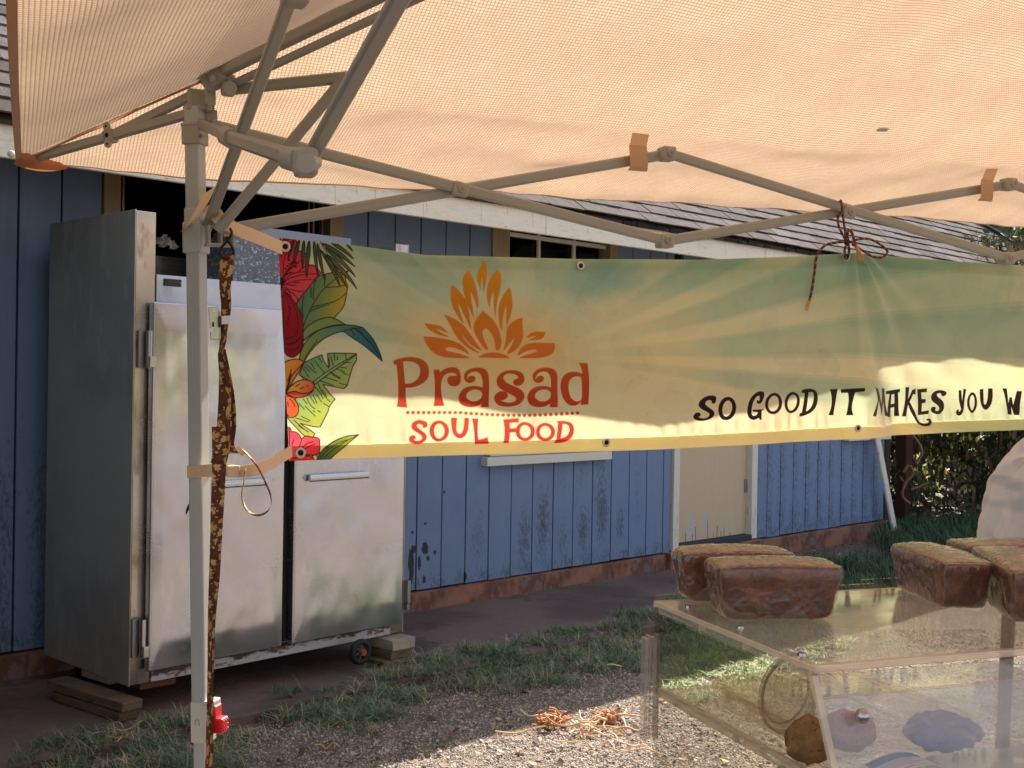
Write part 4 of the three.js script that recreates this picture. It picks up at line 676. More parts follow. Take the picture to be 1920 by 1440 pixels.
{ // folding truss of the near side, coming towards the viewer
  const w = .034, t = .022;
  const a = lp(360, 224, .012), b = lp(572, 304, .012), c = lp(386, 432, .03), d = lp(549, -16, .03), m = lp(430, 258, .012);
  put('bar', bar(a, m, .018, .028, YT), M.frame, tent);
  put('bar', bar(m, b, t, w, YT), M.frame, tent);
  put('clip', [bar(lp(421, 253, .012), lp(433, 260, .012), .034, .046, YT)], M.plasticGrey, tent);
  put('bar', bar(c, d, .019, .029, UT), M.frame, tent);
  const kn = put('joint', [bar(lp(541, 296, .012), lp(563, 302, .012), .036, .042, YT, .3), boxAt(lp(573, 305, .012), VT, YT, UT.clone().multiplyScalar(-1), .04, .052, .04, .010), rod(lp(574, 306, -.025), lp(588, 304, .06), .016, .016, 16)], M.plasticGrey, tent); void kn;
  put('bar', bar(lp(576, 305, .045), lp(755, -14, .045), .020, .031, UT), M.frame, tent);
  put('bar', bar(lp(755, -14, .045), lp(900, -300, .045), t, w, UT), M.frame, tent);
  put('joint', [boxAt(lp(553, -14, .02), VT, YT, UT.clone().multiplyScalar(-1), .05, .05, .05, .01)], M.plasticGrey, tent);
  // brace to the rafter
  const j = at(650, 142, 2.98), s = at(408, 432, 3.08);
  put('bar', bar(s, j, .020, .030, UT), M.frame, tent);
  const lb = at(428, 168, 3.11);
  put('bar', bar(lb, j.clone().addScaledVector(YT, -.004), .018, .032, YT), M.frame, tent);
  // rafter: thick tube and the slimmer one folded below it
  const r0 = at(404, 140, 3.10), r1 = at(720, -12, 2.74);
  const far = r0.clone().lerp(r1, 4.2);
  put('rafter', bar(r0, far, .026, .036, YT), M.frame, tent);
  put('rafter', bar(at(432, 160, 3.10), at(720, 26, 2.74).lerp(at(432, 160, 3.10), -1.2), .018, .022, YT), M.frame, tent);
  put('rafter_socket', [bar(at(396, 147, 3.095), at(424, 133, 3.085), .034, .052, YT, .3), boxAt(at(428, 160, 3.10), UT, YT, VT, .04, .06, .036, .012), rod(at(432, 165, 3.06), at(432, 165, 3.13), .018, .018, 14)], M.plasticGrey, tent);
  put('bolt', [rod(at(399, 147, 3.05), at(399, 147, 3.07), .008, .008, 10)], M.steelDull, tent);
  // arm that carries the overhang
  const e0 = at(352, 214, 3.16), tip = T(-EU + .05, 2.122, -EV + .06), q = toT(at(52, 300, toDepth(T(-EU, 2.11, -EV))));
  const tp2 = T(q.u, q.h, q.v);
  put('arm', bar(e0, tp2, .02, .030, YT), M.frame, tent);
  const mid = e0.clone().lerp(tp2, .46);
  put('arm_stay', bar(at(366, 176, 3.16), mid, .016, .030, YT), M.frame, tent);
  const cp = e0.clone().lerp(tp2, .45), fx = tp2.clone().sub(e0).normalize(), fz = fx.clone().cross(YT).normalize().multiplyScalar(-1), fy = fz.clone().cross(fx);
  put('clip', [boxAt(cp, fx, fy, fz, .03, .04, .034, .008), rod(cp.clone().addScaledVector(fy, .024).addScaledVector(fz, .012), cp.clone().addScaledVector(fy, .024).addScaledVector(fz, .018), .013, .013, 14), rod(cp.clone().addScaledVector(fy, -.024).addScaledVector(fz, .012), cp.clone().addScaledVector(fy, -.024).addScaledVector(fz, .018), .013, .013, 14), rod(cp.clone().addScaledVector(fx, .012), cp.clone().addScaledVector(fx, .022), .021, .021, 14)], M.plasticGrey, tent);
  put('clip_hole', [rod(cp.clone().addScaledVector(fz, .017), cp.clone().addScaledVector(fz, .0185), .007, .007, 10), rod(cp.clone().addScaledVector(fz, .018).addScaledVector(fy, .026), cp.clone().addScaledVector(fz, .0186).addScaledVector(fy, .026), .004, .004, 8), rod(cp.clone().addScaledVector(fz, .018).addScaledVector(fy, -.026), cp.clone().addScaledVector(fz, .0186).addScaledVector(fy, -.026), .004, .004, 8)], M.dark, tent);
  put('arm_end', [boxAt(at(44, 300, toDepth(tp2)), fx, fy, fz, .03, .036, .03, .008)], M.plasticGrey, tent); void tip;
}
{ // hook-and-loop tabs that hold the fabric to the bars
  const tab = (top, mid, bot, w) => { const [a, b, c] = [tp(...top, -.05), tp(...mid, .024), tp(...bot, .026)], back = tp(...bot, -.02);
    const loop = put('strap_tab', [ribbon([a, a.clone().lerp(b, .5), b], [UT, UT, UT], w, 10), ribbon([b.clone().addScaledVector(YT, .006), c.clone().addScaledVector(YT, .006), c.clone().addScaledVector(VT, -.012).addScaledVector(YT, -.004), back, back.clone().addScaledVector(YT, .06)], [UT, UT, UT, UT, UT], w * 1.05, 30)], M.webbing, tent); return loop; };
  tab([1204, 238], [1196, 276], [1198, 316], .062);
  tab([1862, 312], [1851, 340], [1850, 373], .058);
}
// printed artwork of the banner, drawn in millimetres from its upper left corner: [ink, outline, edge line]
const ART = [
  ['leafBig', 'M 40.1 194.5 C 48.6 174.7 67.0 150.4 83.4 126.0 C 95.8 105.6 111.4 98.5 128.9 94.2 C 146.6 85.8 169.9 83.9 187.3 84.4 L 198.3 77.5 L 188.9 92.2 C 187.4 106.2 191.7 117.8 195.4 123.5 C 188.8 141.9 189.7 165.6 179.1 186.2 C 170.7 200.5 160.6 209.0 152.4 220.3 C 129.1 222.5 89.8 240.1 73.7 254.4 L 58.7 268.7 L 58.2 216.5 Z', 1],
  ['line', 'M 59.3 255.1 C 71.7 215.8 105.1 155.5 129.2 132.3 C 145.4 113.4 169.2 99.7 193.3 81.9', 0],
  ['line', 'M 129.2 132.3 C 144.6 131.2 164.0 129.8 185.7 122.2', 0],
  ['line', 'M 89.9 193.4 C 111.6 182.4 165.8 179.1 186.6 146.0', 0],
  ['line', 'M 81.7 205.6 C 99.6 192.9 119.0 189.8 136.6 182.8', 0],
  ['line', 'M 92.8 171.9 C 93.9 148.5 94.7 129.0 103.4 106.9', 0],
  ['line', 'M 125.5 128.7 C 128.0 114.8 130.5 102.8 130.8 95.0', 0],
  ['line', 'M 61.7 224.1 C 58.7 204.9 59.8 181.7 66.4 162.0', 0],
  ['line', 'M 87.8 135.3 C 86.3 147.1 87.8 156.7 87.4 164.5', 0],
  ['line', 'M 57.2 195.4 C 55.0 203.2 55.5 212.8 56.2 218.6', 0],
  ['red', 'M -11.5 49.3 L -5.5 41.5 L 15.3 1.7 L 51.2 -2.2 L 55.4 30.0 L 72.2 36.1 C 79.7 39.2 81.4 42.9 82.0 50.6 L 82.1 69.9 L 97.4 69.5 C 104.8 75.7 114.0 82.7 119.4 92.0 C 107.7 96.9 95.3 117.3 83.0 133.7 C 74.9 144.0 70.8 150.1 66.8 154.2 C 58.8 162.5 50.6 174.6 42.3 186.7 L 39.2 192.6 C 35.2 175.6 22.7 157.3 6.1 147.0 L -13.0 149.9 Z', 1],
  ['line', 'M 7.1 127.9 C 26.9 111.1 61.8 96.8 107.7 94.9', 0],
  ['line', 'M 7.3 124.1 C 27.3 103.4 43.1 90.6 81.1 91.3', 0],
  ['line', 'M 8.6 135.4 C 38.0 117.9 68.7 113.6 93.6 111.6', 0],
  ['line', 'M 6.4 141.3 C 23.4 143.9 44.0 152.0 67.1 148.4', 0],
  ['line', 'M 8.0 146.9 C 26.9 149.3 43.6 159.7 48.6 174.7', 0],
  ['line', 'M 16.4 131.0 C 33.4 133.6 41.1 133.0 44.8 133.7', 0],
  ['line', 'M 9.8 112.5 C 12.8 89.4 10.3 63.0 22.9 39.0', 0],
  ['line', 'M -3.6 113.5 C -0.3 86.7 -6.9 68.1 -9.8 53.0', 0],
  ['line', 'M 29.9 87.9 C 43.6 79.1 53.7 66.7 67.6 53.9', 0],
  ['line', 'M 54.3 93.5 C 66.5 77.1 78.2 72.2 97.4 69.5', 0],
  ['line', 'M 17.8 142.4 C 28.6 155.0 30.0 164.4 30.2 179.7', 0],
  ['line', 'M 37.6 125.6 C 45.3 124.0 49.1 123.7 54.8 124.3', 0],
  ['line', 'M 19.7 104.1 C 27.6 95.8 35.3 95.1 44.6 98.2', 0],
  ['dark', 'M -12.2 115.7 L 6.9 112.7 L 16.8 123.4 L 6.7 135.6 L 5.1 149.0 L -13.0 149.9 Z', 0],
  ['dark', 'M 23.1 96.1 C 23.0 97.8 21.6 99.3 19.9 99.5 C 18.2 99.6 16.9 98.3 17.0 96.7 C 17.1 95.0 18.5 93.5 20.2 93.3 C 21.9 93.2 23.2 94.5 23.1 96.1 Z M 20.2 96.4 C 20.2 96.5 20.1 96.6 20.0 96.6 C 19.9 96.6 19.8 96.5 19.8 96.4 C 19.8 96.3 19.9 96.2 20.0 96.2 C 20.2 96.2 20.2 96.3 20.2 96.4 Z', 0],
  ['dark', 'M 29.1 89.9 C 29.0 91.6 27.5 93.1 25.9 93.2 C 24.2 93.4 22.9 92.1 23.0 90.4 C 23.1 88.7 24.5 87.2 26.2 87.1 C 27.8 87.0 29.1 88.2 29.1 89.9 Z M 26.2 90.2 C 26.2 90.3 26.1 90.3 26.0 90.4 C 25.9 90.4 25.8 90.3 25.8 90.2 C 25.8 90.1 25.9 90.0 26.0 90.0 C 26.1 90.0 26.2 90.0 26.2 90.2 Z', 0],
  ['dark', 'M 35.1 83.7 C 35.0 85.3 33.5 86.9 31.9 87.0 C 30.2 87.1 28.9 85.9 29.0 84.2 C 29.0 82.5 30.5 81.0 32.2 80.9 C 33.8 80.7 35.1 82.0 35.1 83.7 Z M 32.2 83.9 C 32.2 84.0 32.1 84.1 32.0 84.1 C 31.9 84.1 31.8 84.1 31.8 83.9 C 31.8 83.8 31.9 83.7 32.0 83.7 C 32.1 83.7 32.2 83.8 32.2 83.9 Z', 0],
  ['dark', 'M 21.6 86.7 C 21.6 88.4 20.1 89.9 18.4 90.0 C 16.8 90.2 15.5 88.9 15.6 87.2 C 15.6 85.6 17.1 84.1 18.8 83.9 C 20.4 83.8 21.7 85.0 21.6 86.7 Z M 18.8 87.0 C 18.8 87.1 18.7 87.2 18.6 87.2 C 18.5 87.2 18.4 87.1 18.4 87.0 C 18.4 86.9 18.5 86.8 18.6 86.8 C 18.7 86.8 18.8 86.9 18.8 87.0 Z', 0],
  ['dark', 'M 27.7 78.6 C 27.6 80.3 26.2 81.8 24.5 81.9 C 22.9 82.0 21.6 80.8 21.6 79.1 C 21.7 77.4 23.2 75.9 24.8 75.8 C 26.5 75.6 27.8 76.9 27.7 78.6 Z M 24.9 78.8 C 24.9 78.9 24.8 79.0 24.7 79.0 C 24.6 79.0 24.5 79.0 24.5 78.8 C 24.5 78.7 24.6 78.6 24.7 78.6 C 24.8 78.6 24.9 78.7 24.9 78.8 Z', 0],
  ['dark', 'M 33.7 72.3 C 33.6 74.0 32.2 75.5 30.5 75.6 C 28.8 75.8 27.5 74.5 27.6 72.8 C 27.7 71.2 29.1 69.7 30.8 69.5 C 32.5 69.4 33.8 70.6 33.7 72.3 Z M 30.9 72.6 C 30.8 72.7 30.8 72.8 30.7 72.8 C 30.5 72.8 30.5 72.7 30.5 72.6 C 30.5 72.5 30.6 72.4 30.7 72.4 C 30.8 72.4 30.9 72.4 30.9 72.6 Z', 0],
  ['dark', 'M 39.6 67.9 C 39.5 69.6 38.1 71.1 36.4 71.3 C 34.7 71.4 33.4 70.2 33.5 68.5 C 33.6 66.8 35.0 65.3 36.7 65.1 C 38.4 65.0 39.7 66.3 39.6 67.9 Z M 36.7 68.2 C 36.7 68.3 36.7 68.4 36.5 68.4 C 36.4 68.4 36.4 68.4 36.4 68.2 C 36.4 68.1 36.4 68.0 36.6 68.0 C 36.7 68.0 36.7 68.1 36.7 68.2 Z', 0],
  ['dark', 'M 44.9 77.1 C 44.8 78.8 43.3 80.3 41.7 80.4 C 40.0 80.6 38.7 79.3 38.8 77.6 C 38.8 75.9 40.3 74.4 41.9 74.2 C 43.6 74.1 44.9 75.4 44.9 77.1 Z M 42.0 77.3 C 42.0 77.4 41.9 77.5 41.8 77.5 C 41.7 77.5 41.6 77.5 41.6 77.3 C 41.6 77.2 41.7 77.1 41.8 77.1 C 41.9 77.1 42.0 77.2 42.0 77.3 Z', 0],
  ['dark', 'M 50.5 78.5 C 50.4 80.2 49.0 81.7 47.3 81.8 C 45.6 82.0 44.3 80.7 44.4 79.0 C 44.5 77.3 45.9 75.8 47.6 75.7 C 49.3 75.5 50.6 76.8 50.5 78.5 Z M 47.6 78.7 C 47.6 78.9 47.5 78.9 47.4 78.9 C 47.3 79.0 47.2 78.9 47.2 78.8 C 47.2 78.7 47.3 78.6 47.4 78.6 C 47.6 78.6 47.6 78.6 47.6 78.7 Z', 0],
  ['dark', 'M 43.6 63.8 C 43.5 65.4 42.1 67.0 40.4 67.1 C 38.7 67.3 37.4 66.0 37.5 64.3 C 37.6 62.6 39.0 61.1 40.7 61.0 C 42.4 60.8 43.7 62.1 43.6 63.8 Z M 40.7 64.0 C 40.7 64.1 40.6 64.2 40.5 64.2 C 40.4 64.2 40.3 64.2 40.3 64.1 C 40.4 63.9 40.4 63.9 40.5 63.8 C 40.7 63.8 40.7 63.9 40.7 64.0 Z', 0],
  ['dark', 'M 51.0 66.9 C 50.9 68.6 49.5 70.1 47.8 70.3 C 46.2 70.4 44.8 69.2 44.9 67.5 C 45.0 65.8 46.4 64.3 48.1 64.1 C 49.8 64.0 51.1 65.2 51.0 66.9 Z M 48.2 67.2 C 48.2 67.3 48.1 67.4 48.0 67.4 C 47.8 67.4 47.8 67.3 47.8 67.2 C 47.8 67.1 47.9 67.0 48.0 67.0 C 48.1 67.0 48.2 67.1 48.2 67.2 Z', 0],
  ['dark', 'M 32.4 61.0 C 32.3 62.6 30.8 64.2 29.2 64.3 C 27.5 64.5 26.2 63.2 26.3 61.5 C 26.4 59.8 27.8 58.3 29.5 58.2 C 31.1 58.0 32.4 59.3 32.4 61.0 Z M 29.5 61.2 C 29.5 61.3 29.4 61.4 29.3 61.4 C 29.2 61.4 29.1 61.4 29.1 61.3 C 29.1 61.1 29.2 61.1 29.3 61.0 C 29.4 61.0 29.5 61.1 29.5 61.2 Z', 0],
  ['dark', 'M 24.7 101.7 C 24.6 103.4 23.2 104.9 21.5 105.0 C 19.8 105.2 18.5 103.9 18.6 102.2 C 18.7 100.6 20.1 99.1 21.8 98.9 C 23.5 98.8 24.8 100.0 24.7 101.7 Z M 21.8 102.0 C 21.8 102.1 21.8 102.2 21.6 102.2 C 21.5 102.2 21.5 102.1 21.5 102.0 C 21.5 101.9 21.5 101.8 21.7 101.8 C 21.8 101.8 21.8 101.9 21.8 102.0 Z', 0],
  ['dark', 'M 32.5 97.3 C 32.4 99.0 31.0 100.5 29.3 100.6 C 27.6 100.7 26.3 99.5 26.4 97.8 C 26.5 96.1 27.9 94.6 29.6 94.4 C 31.3 94.3 32.6 95.6 32.5 97.3 Z M 29.6 97.5 C 29.6 97.6 29.6 97.7 29.4 97.7 C 29.3 97.7 29.3 97.7 29.3 97.5 C 29.3 97.4 29.3 97.3 29.5 97.3 C 29.6 97.3 29.7 97.4 29.6 97.5 Z', 0],
  ['dark', 'M 7.9 112.6 L 20.2 92.6 L 46.4 59.7 L 48.2 62.4 L 23.8 96.1 L 11.5 116.1 Z', 0],
  ['redDark', 'M -13.0 149.9 C 10.1 142.9 44.6 178.8 56.3 216.7 C 62.7 243.4 58.8 286.0 57.2 301.6 C 51.2 325.0 35.0 340.9 23.4 341.2 C 8.0 339.7 0.8 328.4 -0.6 318.9 L -4.1 349.6 L -12.1 353.6 L -15.2 266.0 L -13.0 149.9 Z', 1],
  ['line', 'M 7.7 154.5 C 31.6 172.0 45.5 201.9 45.4 244.2 C 44.1 271.2 33.7 287.0 6.7 288.1', 0],
  ['line', 'M 9.2 162.0 C 23.5 180.2 29.7 210.4 12.7 245.8', 0],
  ['line', 'M 0.2 303.6 C 15.4 306.9 36.8 304.2 53.4 278.5', 0],
  ['line', 'M 2.5 315.0 C 14.5 326.1 41.8 321.4 54.6 293.9', 0],
  ['line', 'M 9.8 303.3 C 19.6 301.0 29.1 302.6 45.3 286.6', 0],
  ['line', 'M 19.0 195.8 C 22.7 197.4 24.5 199.2 27.2 202.9', 0],
  ['line', 'M 6.3 162.2 L -0.6 318.9', 0],
  ['stamen', 'M -3.5 168.6 L 5.1 168.0 L 0.5 276.9 L -5.7 285.7 L -10.1 277.3 Z', 1],
  ['palm', 'M 8.7 2.4 C 2.3 5.9 -5.9 24.2 -8.7 49.2 C 3.2 26.7 11.4 8.2 8.7 2.4 Z', 1],
  ['palm', 'M 26.4 4.3 C 20.6 8.2 11.4 27.5 7.0 53.8 C 19.2 29.6 28.2 10.2 26.4 4.3 Z', 1],
  ['palm', 'M 45.4 0.4 C 39.0 5.7 29.3 29.7 25.5 61.6 C 37.9 31.4 47.8 7.2 45.4 0.4 Z', 1],
  ['palm', 'M 60.5 0.7 C 52.1 7.0 41.9 36.0 40.1 73.6 C 54.3 37.8 64.7 8.9 60.5 0.7 Z', 1],
  ['palm', 'M 73.8 1.2 C 67.3 9.4 61.9 41.3 66.3 81.0 C 73.3 40.8 78.5 8.8 73.8 1.2 Z', 1],
  ['palm', 'M 89.0 -0.4 C 80.6 10.5 72.3 53.6 76.6 107.1 C 86.8 53.2 94.8 10.0 89.0 -0.4 Z', 1],
  ['palm', 'M 102.3 0.1 C 97.3 11.1 97.0 51.1 109.5 98.7 C 108.6 48.7 108.6 8.6 102.3 0.1 Z', 1],
  ['palm', 'M 111.7 5.0 C 107.5 17.1 111.0 60.4 128.2 110.9 C 122.2 57.0 118.9 13.8 111.7 5.0 Z', 1],
  ['palm', 'M 120.4 23.6 C 119.5 37.3 148.7 73.3 171.9 127.2 C 160.8 65.9 131.5 30.1 120.4 23.6 Z', 1],
  ['palm', 'M 131.2 40.1 C 131.6 53.0 163.0 82.1 191.3 127.8 C 174.2 73.4 142.6 44.3 131.2 40.1 Z', 1],
  ['palm', 'M 137.2 35.6 C 139.4 50.5 180.7 80.0 220.5 129.5 C 192.9 68.4 151.3 39.0 137.2 35.6 Z', 1],
  ['palm', 'M 134.2 16.4 C 136.4 30.4 177.0 53.4 218.1 93.7 C 188.8 40.2 148.3 17.3 134.2 16.4 Z', 1],
  ['palm', 'M 125.1 3.6 C 129.3 16.6 172.2 32.1 218.4 63.7 C 182.1 17.6 139.2 2.1 125.1 3.6 Z', 1],
  ['palm', 'M 150.3 -3.0 C 152.6 7.0 182.7 18.8 215.5 41.0 C 191.1 7.0 160.8 -4.5 150.3 -3.0 Z', 1],
  ['palm', 'M 196.7 0.1 C 195.9 4.1 204.1 9.4 213.5 17.3 C 208.9 4.6 200.6 -0.7 196.7 0.1 Z', 1],
  ['line', 'M 117.8 -3.4 C 128.5 13.0 133.7 28.2 148.3 46.4 C 151.6 57.9 158.7 73.0 166.0 84.2', 0],
  ['curlTop', 'M 58.7 268.7 C 70.4 243.0 109.9 221.5 138.9 220.0 C 158.2 221.0 171.3 232.2 182.6 238.5 C 137.9 241.7 88.9 259.6 58.5 293.8 Z', 1],
  ['curl', 'M 44.5 344.5 C 47.9 313.5 68.7 281.8 100.3 263.0 C 124.1 248.2 157.3 240.7 186.5 239.7 C 211.8 240.1 229.4 240.9 236.9 248.5 C 263.6 271.0 279.9 306.5 287.3 344.8 C 261.4 321.7 238.7 298.6 213.8 285.9 C 202.3 280.4 189.2 267.0 175.9 259.7 C 146.6 264.9 112.9 283.9 90.6 308.2 C 74.4 326.2 64.1 340.1 57.6 355.7 L 44.4 348.3 Z', 1],
  ['line', 'M 60.6 289.8 C 84.8 265.6 112.5 248.8 184.5 239.8', 0],
  ['line', 'M 176.0 258.7 C 205.5 250.4 221.4 245.5 235.1 244.6', 0],
  ['line', 'M 205.7 246.4 C 224.6 261.3 239.8 272.4 249.0 288.0', 0],
  ['line', 'M 197.7 250.7 L 208.6 270.2', 0],
  ['line', 'M 219.1 253.6 L 230.4 262.9', 0],
  ['line', 'M 215.3 249.9 C 234.1 268.7 272.0 304.9 284.6 336.8', 0],
  ['line', 'M 57.9 348.0 C 70.6 324.4 82.9 308.4 99.1 290.3', 0],
  ['banana', 'M 40.4 390.9 L 57.6 355.7 C 73.4 347.6 89.2 339.4 101.0 335.1 C 105.0 333.1 108.9 332.0 111.8 331.9 L 114.1 346.5 L 128.6 369.7 L 126.6 326.6 C 153.8 323.8 182.9 324.9 211.2 325.0 L 210.4 344.0 C 207.1 352.1 201.0 358.2 198.8 364.2 L 187.7 398.3 L 181.1 420.2 L 170.9 430.2 C 149.6 426.5 128.4 421.8 109.1 418.1 L 131.2 448.3 L 143.4 462.1 C 134.3 470.0 130.1 477.8 125.0 483.7 C 123.4 499.5 106.8 522.9 96.2 542.4 C 92.1 546.3 57.2 538.0 37.8 531.9 L 79.7 562.7 L 73.3 573.3 L 47.9 568.9 L 4.9 521.9 L -0.6 512.2 L 36.1 483.6 L 25.5 460.4 L 69.3 440.9 L 83.9 417.4 Z', 1],
  ['midrib', 'M 81.3 410.6 C 114.4 385.7 172.2 349.0 211.1 326.0 C 181.8 352.7 122.0 389.5 85.8 418.3 Z', 1],
  ['line', 'M 57.1 365.4 L 73.8 382.5', 0],
  ['line', 'M 63.1 361.4 L 91.1 386.1', 0],
  ['line', 'M 76.9 355.3 L 87.7 374.5', 0],
  ['line', 'M 88.8 349.1 L 116.3 385.6', 0],
  ['line', 'M 100.9 339.1 L 109.9 354.5', 0],
  ['line', 'M 53.0 371.3 L 69.2 398.1', 0],
  ['line', 'M 44.2 392.7 L 55.3 406.1', 0],
  ['line', 'M 129.8 342.2 L 132.7 365.7', 0],
  ['line', 'M 145.9 328.0 L 147.0 347.6', 0],
  ['line', 'M 135.7 338.1 L 142.5 361.5', 0],
  ['line', 'M 155.2 335.6 L 154.8 345.5', 0],
  ['line', 'M 178.9 327.0 L 180.2 342.8', 0],
  ['line', 'M 132.0 381.4 L 162.4 398.7', 0],
  ['line', 'M 117.8 397.4 L 152.3 408.7', 0],
  ['line', 'M 151.8 371.2 L 174.8 380.6', 0],
  ['line', 'M 163.7 367.0 L 181.1 368.6', 0],
  ['line', 'M 172.0 352.9 L 195.4 352.4', 0],
  ['line', 'M 166.9 382.7 L 186.1 389.3', 0],
  ['line', 'M 101.8 407.4 L 140.1 420.7', 0],
  ['line', 'M 137.5 389.2 L 160.4 400.7', 0],
  ['line', 'M 157.9 414.5 L 179.1 419.2', 0],
  ['line', 'M 95.7 415.3 C 100.7 434.8 107.9 448.5 128.4 470.0', 0],
  ['line', 'M 106.5 434.8 L 119.3 454.3', 0],
  ['line', 'M 85.5 425.2 C 96.8 434.8 104.0 448.5 107.4 460.2', 0],
  ['line', 'M 90.3 450.5 L 103.1 470.0', 0],
  ['line', 'M 78.7 448.6 L 89.3 473.9', 0],
  ['line', 'M 68.8 450.6 C 76.0 464.2 79.6 472.0 82.5 473.9', 0],
  ['line', 'M 60.7 458.4 C 63.9 473.9 75.0 487.6 82.8 489.5', 0],
  ['line', 'M 48.9 460.4 L 59.9 475.9', 0],
  ['line', 'M 36.6 473.9 L 51.4 491.4', 0],
  ['line', 'M 53.8 481.7 L 81.9 511.0', 0],
  ['line', 'M 108.8 473.9 L 124.0 483.7', 0],
  ['line', 'M 40.8 510.7 L 67.6 524.5', 0],
  ['line', 'M 24.8 516.3 L 63.5 528.4', 0],
  ['line', 'M 90.3 495.4 L 98.0 499.4', 0],
  ['line', 'M 76.7 495.4 L 82.4 499.3', 0],
  ['line', 'M 18.6 522.1 L 48.8 549.5', 0],
  ['line', 'M 31.7 537.7 C 44.9 549.5 56.5 553.5 60.3 557.5', 0],
  ['plum1', 'M -8.9 366.9 C -0.2 349.5 27.1 344.9 42.5 346.4 C 54.1 348.1 55.8 351.9 54.6 357.7 C 44.9 379.2 29.3 379.5 12.7 402.8 C 5.9 422.1 1.2 437.5 -0.2 447.1 C -9.5 418.4 -10.9 387.9 -8.9 366.9 Z', 1],
  ['plum1', 'M 12.7 402.8 C 29.3 379.5 41.3 371.5 53.6 357.8 C 44.9 379.2 28.4 398.8 17.9 416.2 C 9.5 427.8 3.1 439.4 -0.2 447.1 Z', 1],
  ['plum2', 'M 0.7 447.0 C 9.6 425.9 28.1 406.5 55.3 405.1 C 76.7 404.8 85.9 415.4 84.5 425.2 C 78.8 444.7 53.0 456.5 25.6 457.5 C 14.0 454.7 6.5 448.9 0.7 447.0 Z', 1],
  ['plum3', 'M 0.7 447.0 C 10.9 439.3 26.6 437.3 38.0 443.0 C 53.4 446.8 69.1 444.8 81.2 435.0 C 72.8 448.6 49.0 458.4 25.6 457.5 C 14.0 454.7 6.5 448.9 0.7 447.0 Z', 1],
  ['plum1', 'M -6.6 456.6 C 0.7 447.0 17.9 454.7 27.2 466.2 C 36.2 481.7 37.5 497.1 29.2 506.7 C 22.9 514.4 13.0 516.2 5.2 514.2 C -4.0 502.6 -8.5 475.8 -6.6 456.6 Z', 1],
  ['line', 'M 3.2 437.5 C 11.9 418.2 16.4 406.6 17.9 375.9', 0],
  ['line', 'M 6.4 410.6 L 15.4 387.4', 0],
  ['line', 'M 8.6 406.7 L 15.1 393.2', 0],
  ['line', 'M 13.5 425.9 C 23.5 420.0 27.6 416.1 25.6 416.1', 0],
  ['line', 'M 29.1 425.7 L 41.1 417.9', 0],
  ['line', 'M 42.5 431.4 L 54.3 427.4', 0],
  ['line', 'M 60.3 424.5 L 66.2 423.4', 0],
  ['line', 'M 9.8 460.4 C 19.3 468.1 22.8 475.8 24.4 483.5', 0],
  ['line', 'M 3.5 470.0 L 4.9 481.6', 0],
  ['pink', 'M -6.0 542.9 C 2.0 539.2 9.6 545.0 11.1 556.6 C 21.1 552.9 34.5 560.9 39.6 578.5 C 46.0 568.9 55.9 567.1 63.6 571.2 L 87.1 574.6 L 92.7 581.5 C 90.3 593.2 93.7 605.1 89.2 620.7 C 83.1 624.4 77.1 626.2 73.0 628.0 C 65.3 623.9 61.3 623.7 61.3 623.7 L 61.0 631.5 L 18.7 645.6 L -7.2 644.6 L -6.5 590.8 Z', 1],
  ['red2', 'M 19.3 632.1 C 37.4 626.9 53.3 625.4 63.1 628.7 C 70.8 633.8 74.5 639.8 75.4 641.8 L 18.6 646.6 L -7.3 646.5 L -4.4 629.3 Z', 1],
  ['cream', 'M 67.0 629.8 C 73.3 622.1 85.1 624.5 84.7 632.3 C 82.4 640.0 78.4 641.9 75.4 641.8 C 72.7 635.8 70.9 631.8 67.0 629.8 Z', 1],
  ['line', 'M 34.2 611.3 C 46.9 592.2 59.0 586.7 72.8 587.0', 0],
  ['line', 'M 32.0 615.1 C 50.3 604.0 64.5 596.5 78.4 593.0', 0],
  ['line', 'M 39.6 578.5 C 37.2 588.1 32.9 595.7 30.7 601.5', 0],
  ['line', 'M 10.4 610.6 C 9.4 591.3 13.7 583.7 15.9 577.9', 0],
  ['line', 'M 3.7 544.9 C 6.7 564.2 1.8 583.4 2.9 602.6', 0],
  ['line', 'M 29.7 622.8 C 45.5 623.2 61.4 621.8 73.1 627.0', 0],
  ['blade', 'M 82.4 640.0 C 87.2 620.6 103.7 603.4 133.9 586.4 C 158.0 573.0 183.7 568.5 207.5 567.9 C 185.2 585.5 172.9 599.1 152.7 612.5 C 140.5 622.1 128.3 631.7 122.1 639.4 Z', 1],
  ['line', 'M 90.5 636.4 C 107.2 613.3 133.6 594.3 173.4 583.2', 0],
  ['line', 'M 104.4 634.9 C 121.0 615.7 145.3 598.5 207.5 567.9', 0],
  ['line', 'M 109.4 607.5 L 119.5 601.8', 0],
  ['lotus', 'M 613.0 13.1 C 622.6 27.4 624.9 45.5 617.8 74.7 C 610.6 103.8 607.4 111.1 604.1 123.8 C 607.2 93.0 605.7 74.9 603.5 65.9 C 599.5 78.6 598.6 93.1 598.0 113.0 C 592.4 93.2 586.9 71.6 591.2 57.1 C 595.5 42.5 606.8 27.7 613.0 13.1 Z', 0],
  ['lotus', 'M 562.4 46.7 C 577.3 59.1 588.3 104.1 587.9 151.0 C 587.9 161.9 585.7 169.1 583.2 170.9 C 579.9 154.7 573.2 125.9 567.1 115.2 C 564.2 133.2 570.5 169.1 572.3 203.3 C 559.9 176.4 545.4 137.0 543.7 93.9 C 543.9 72.3 549.8 57.8 562.4 46.7 Z', 0],
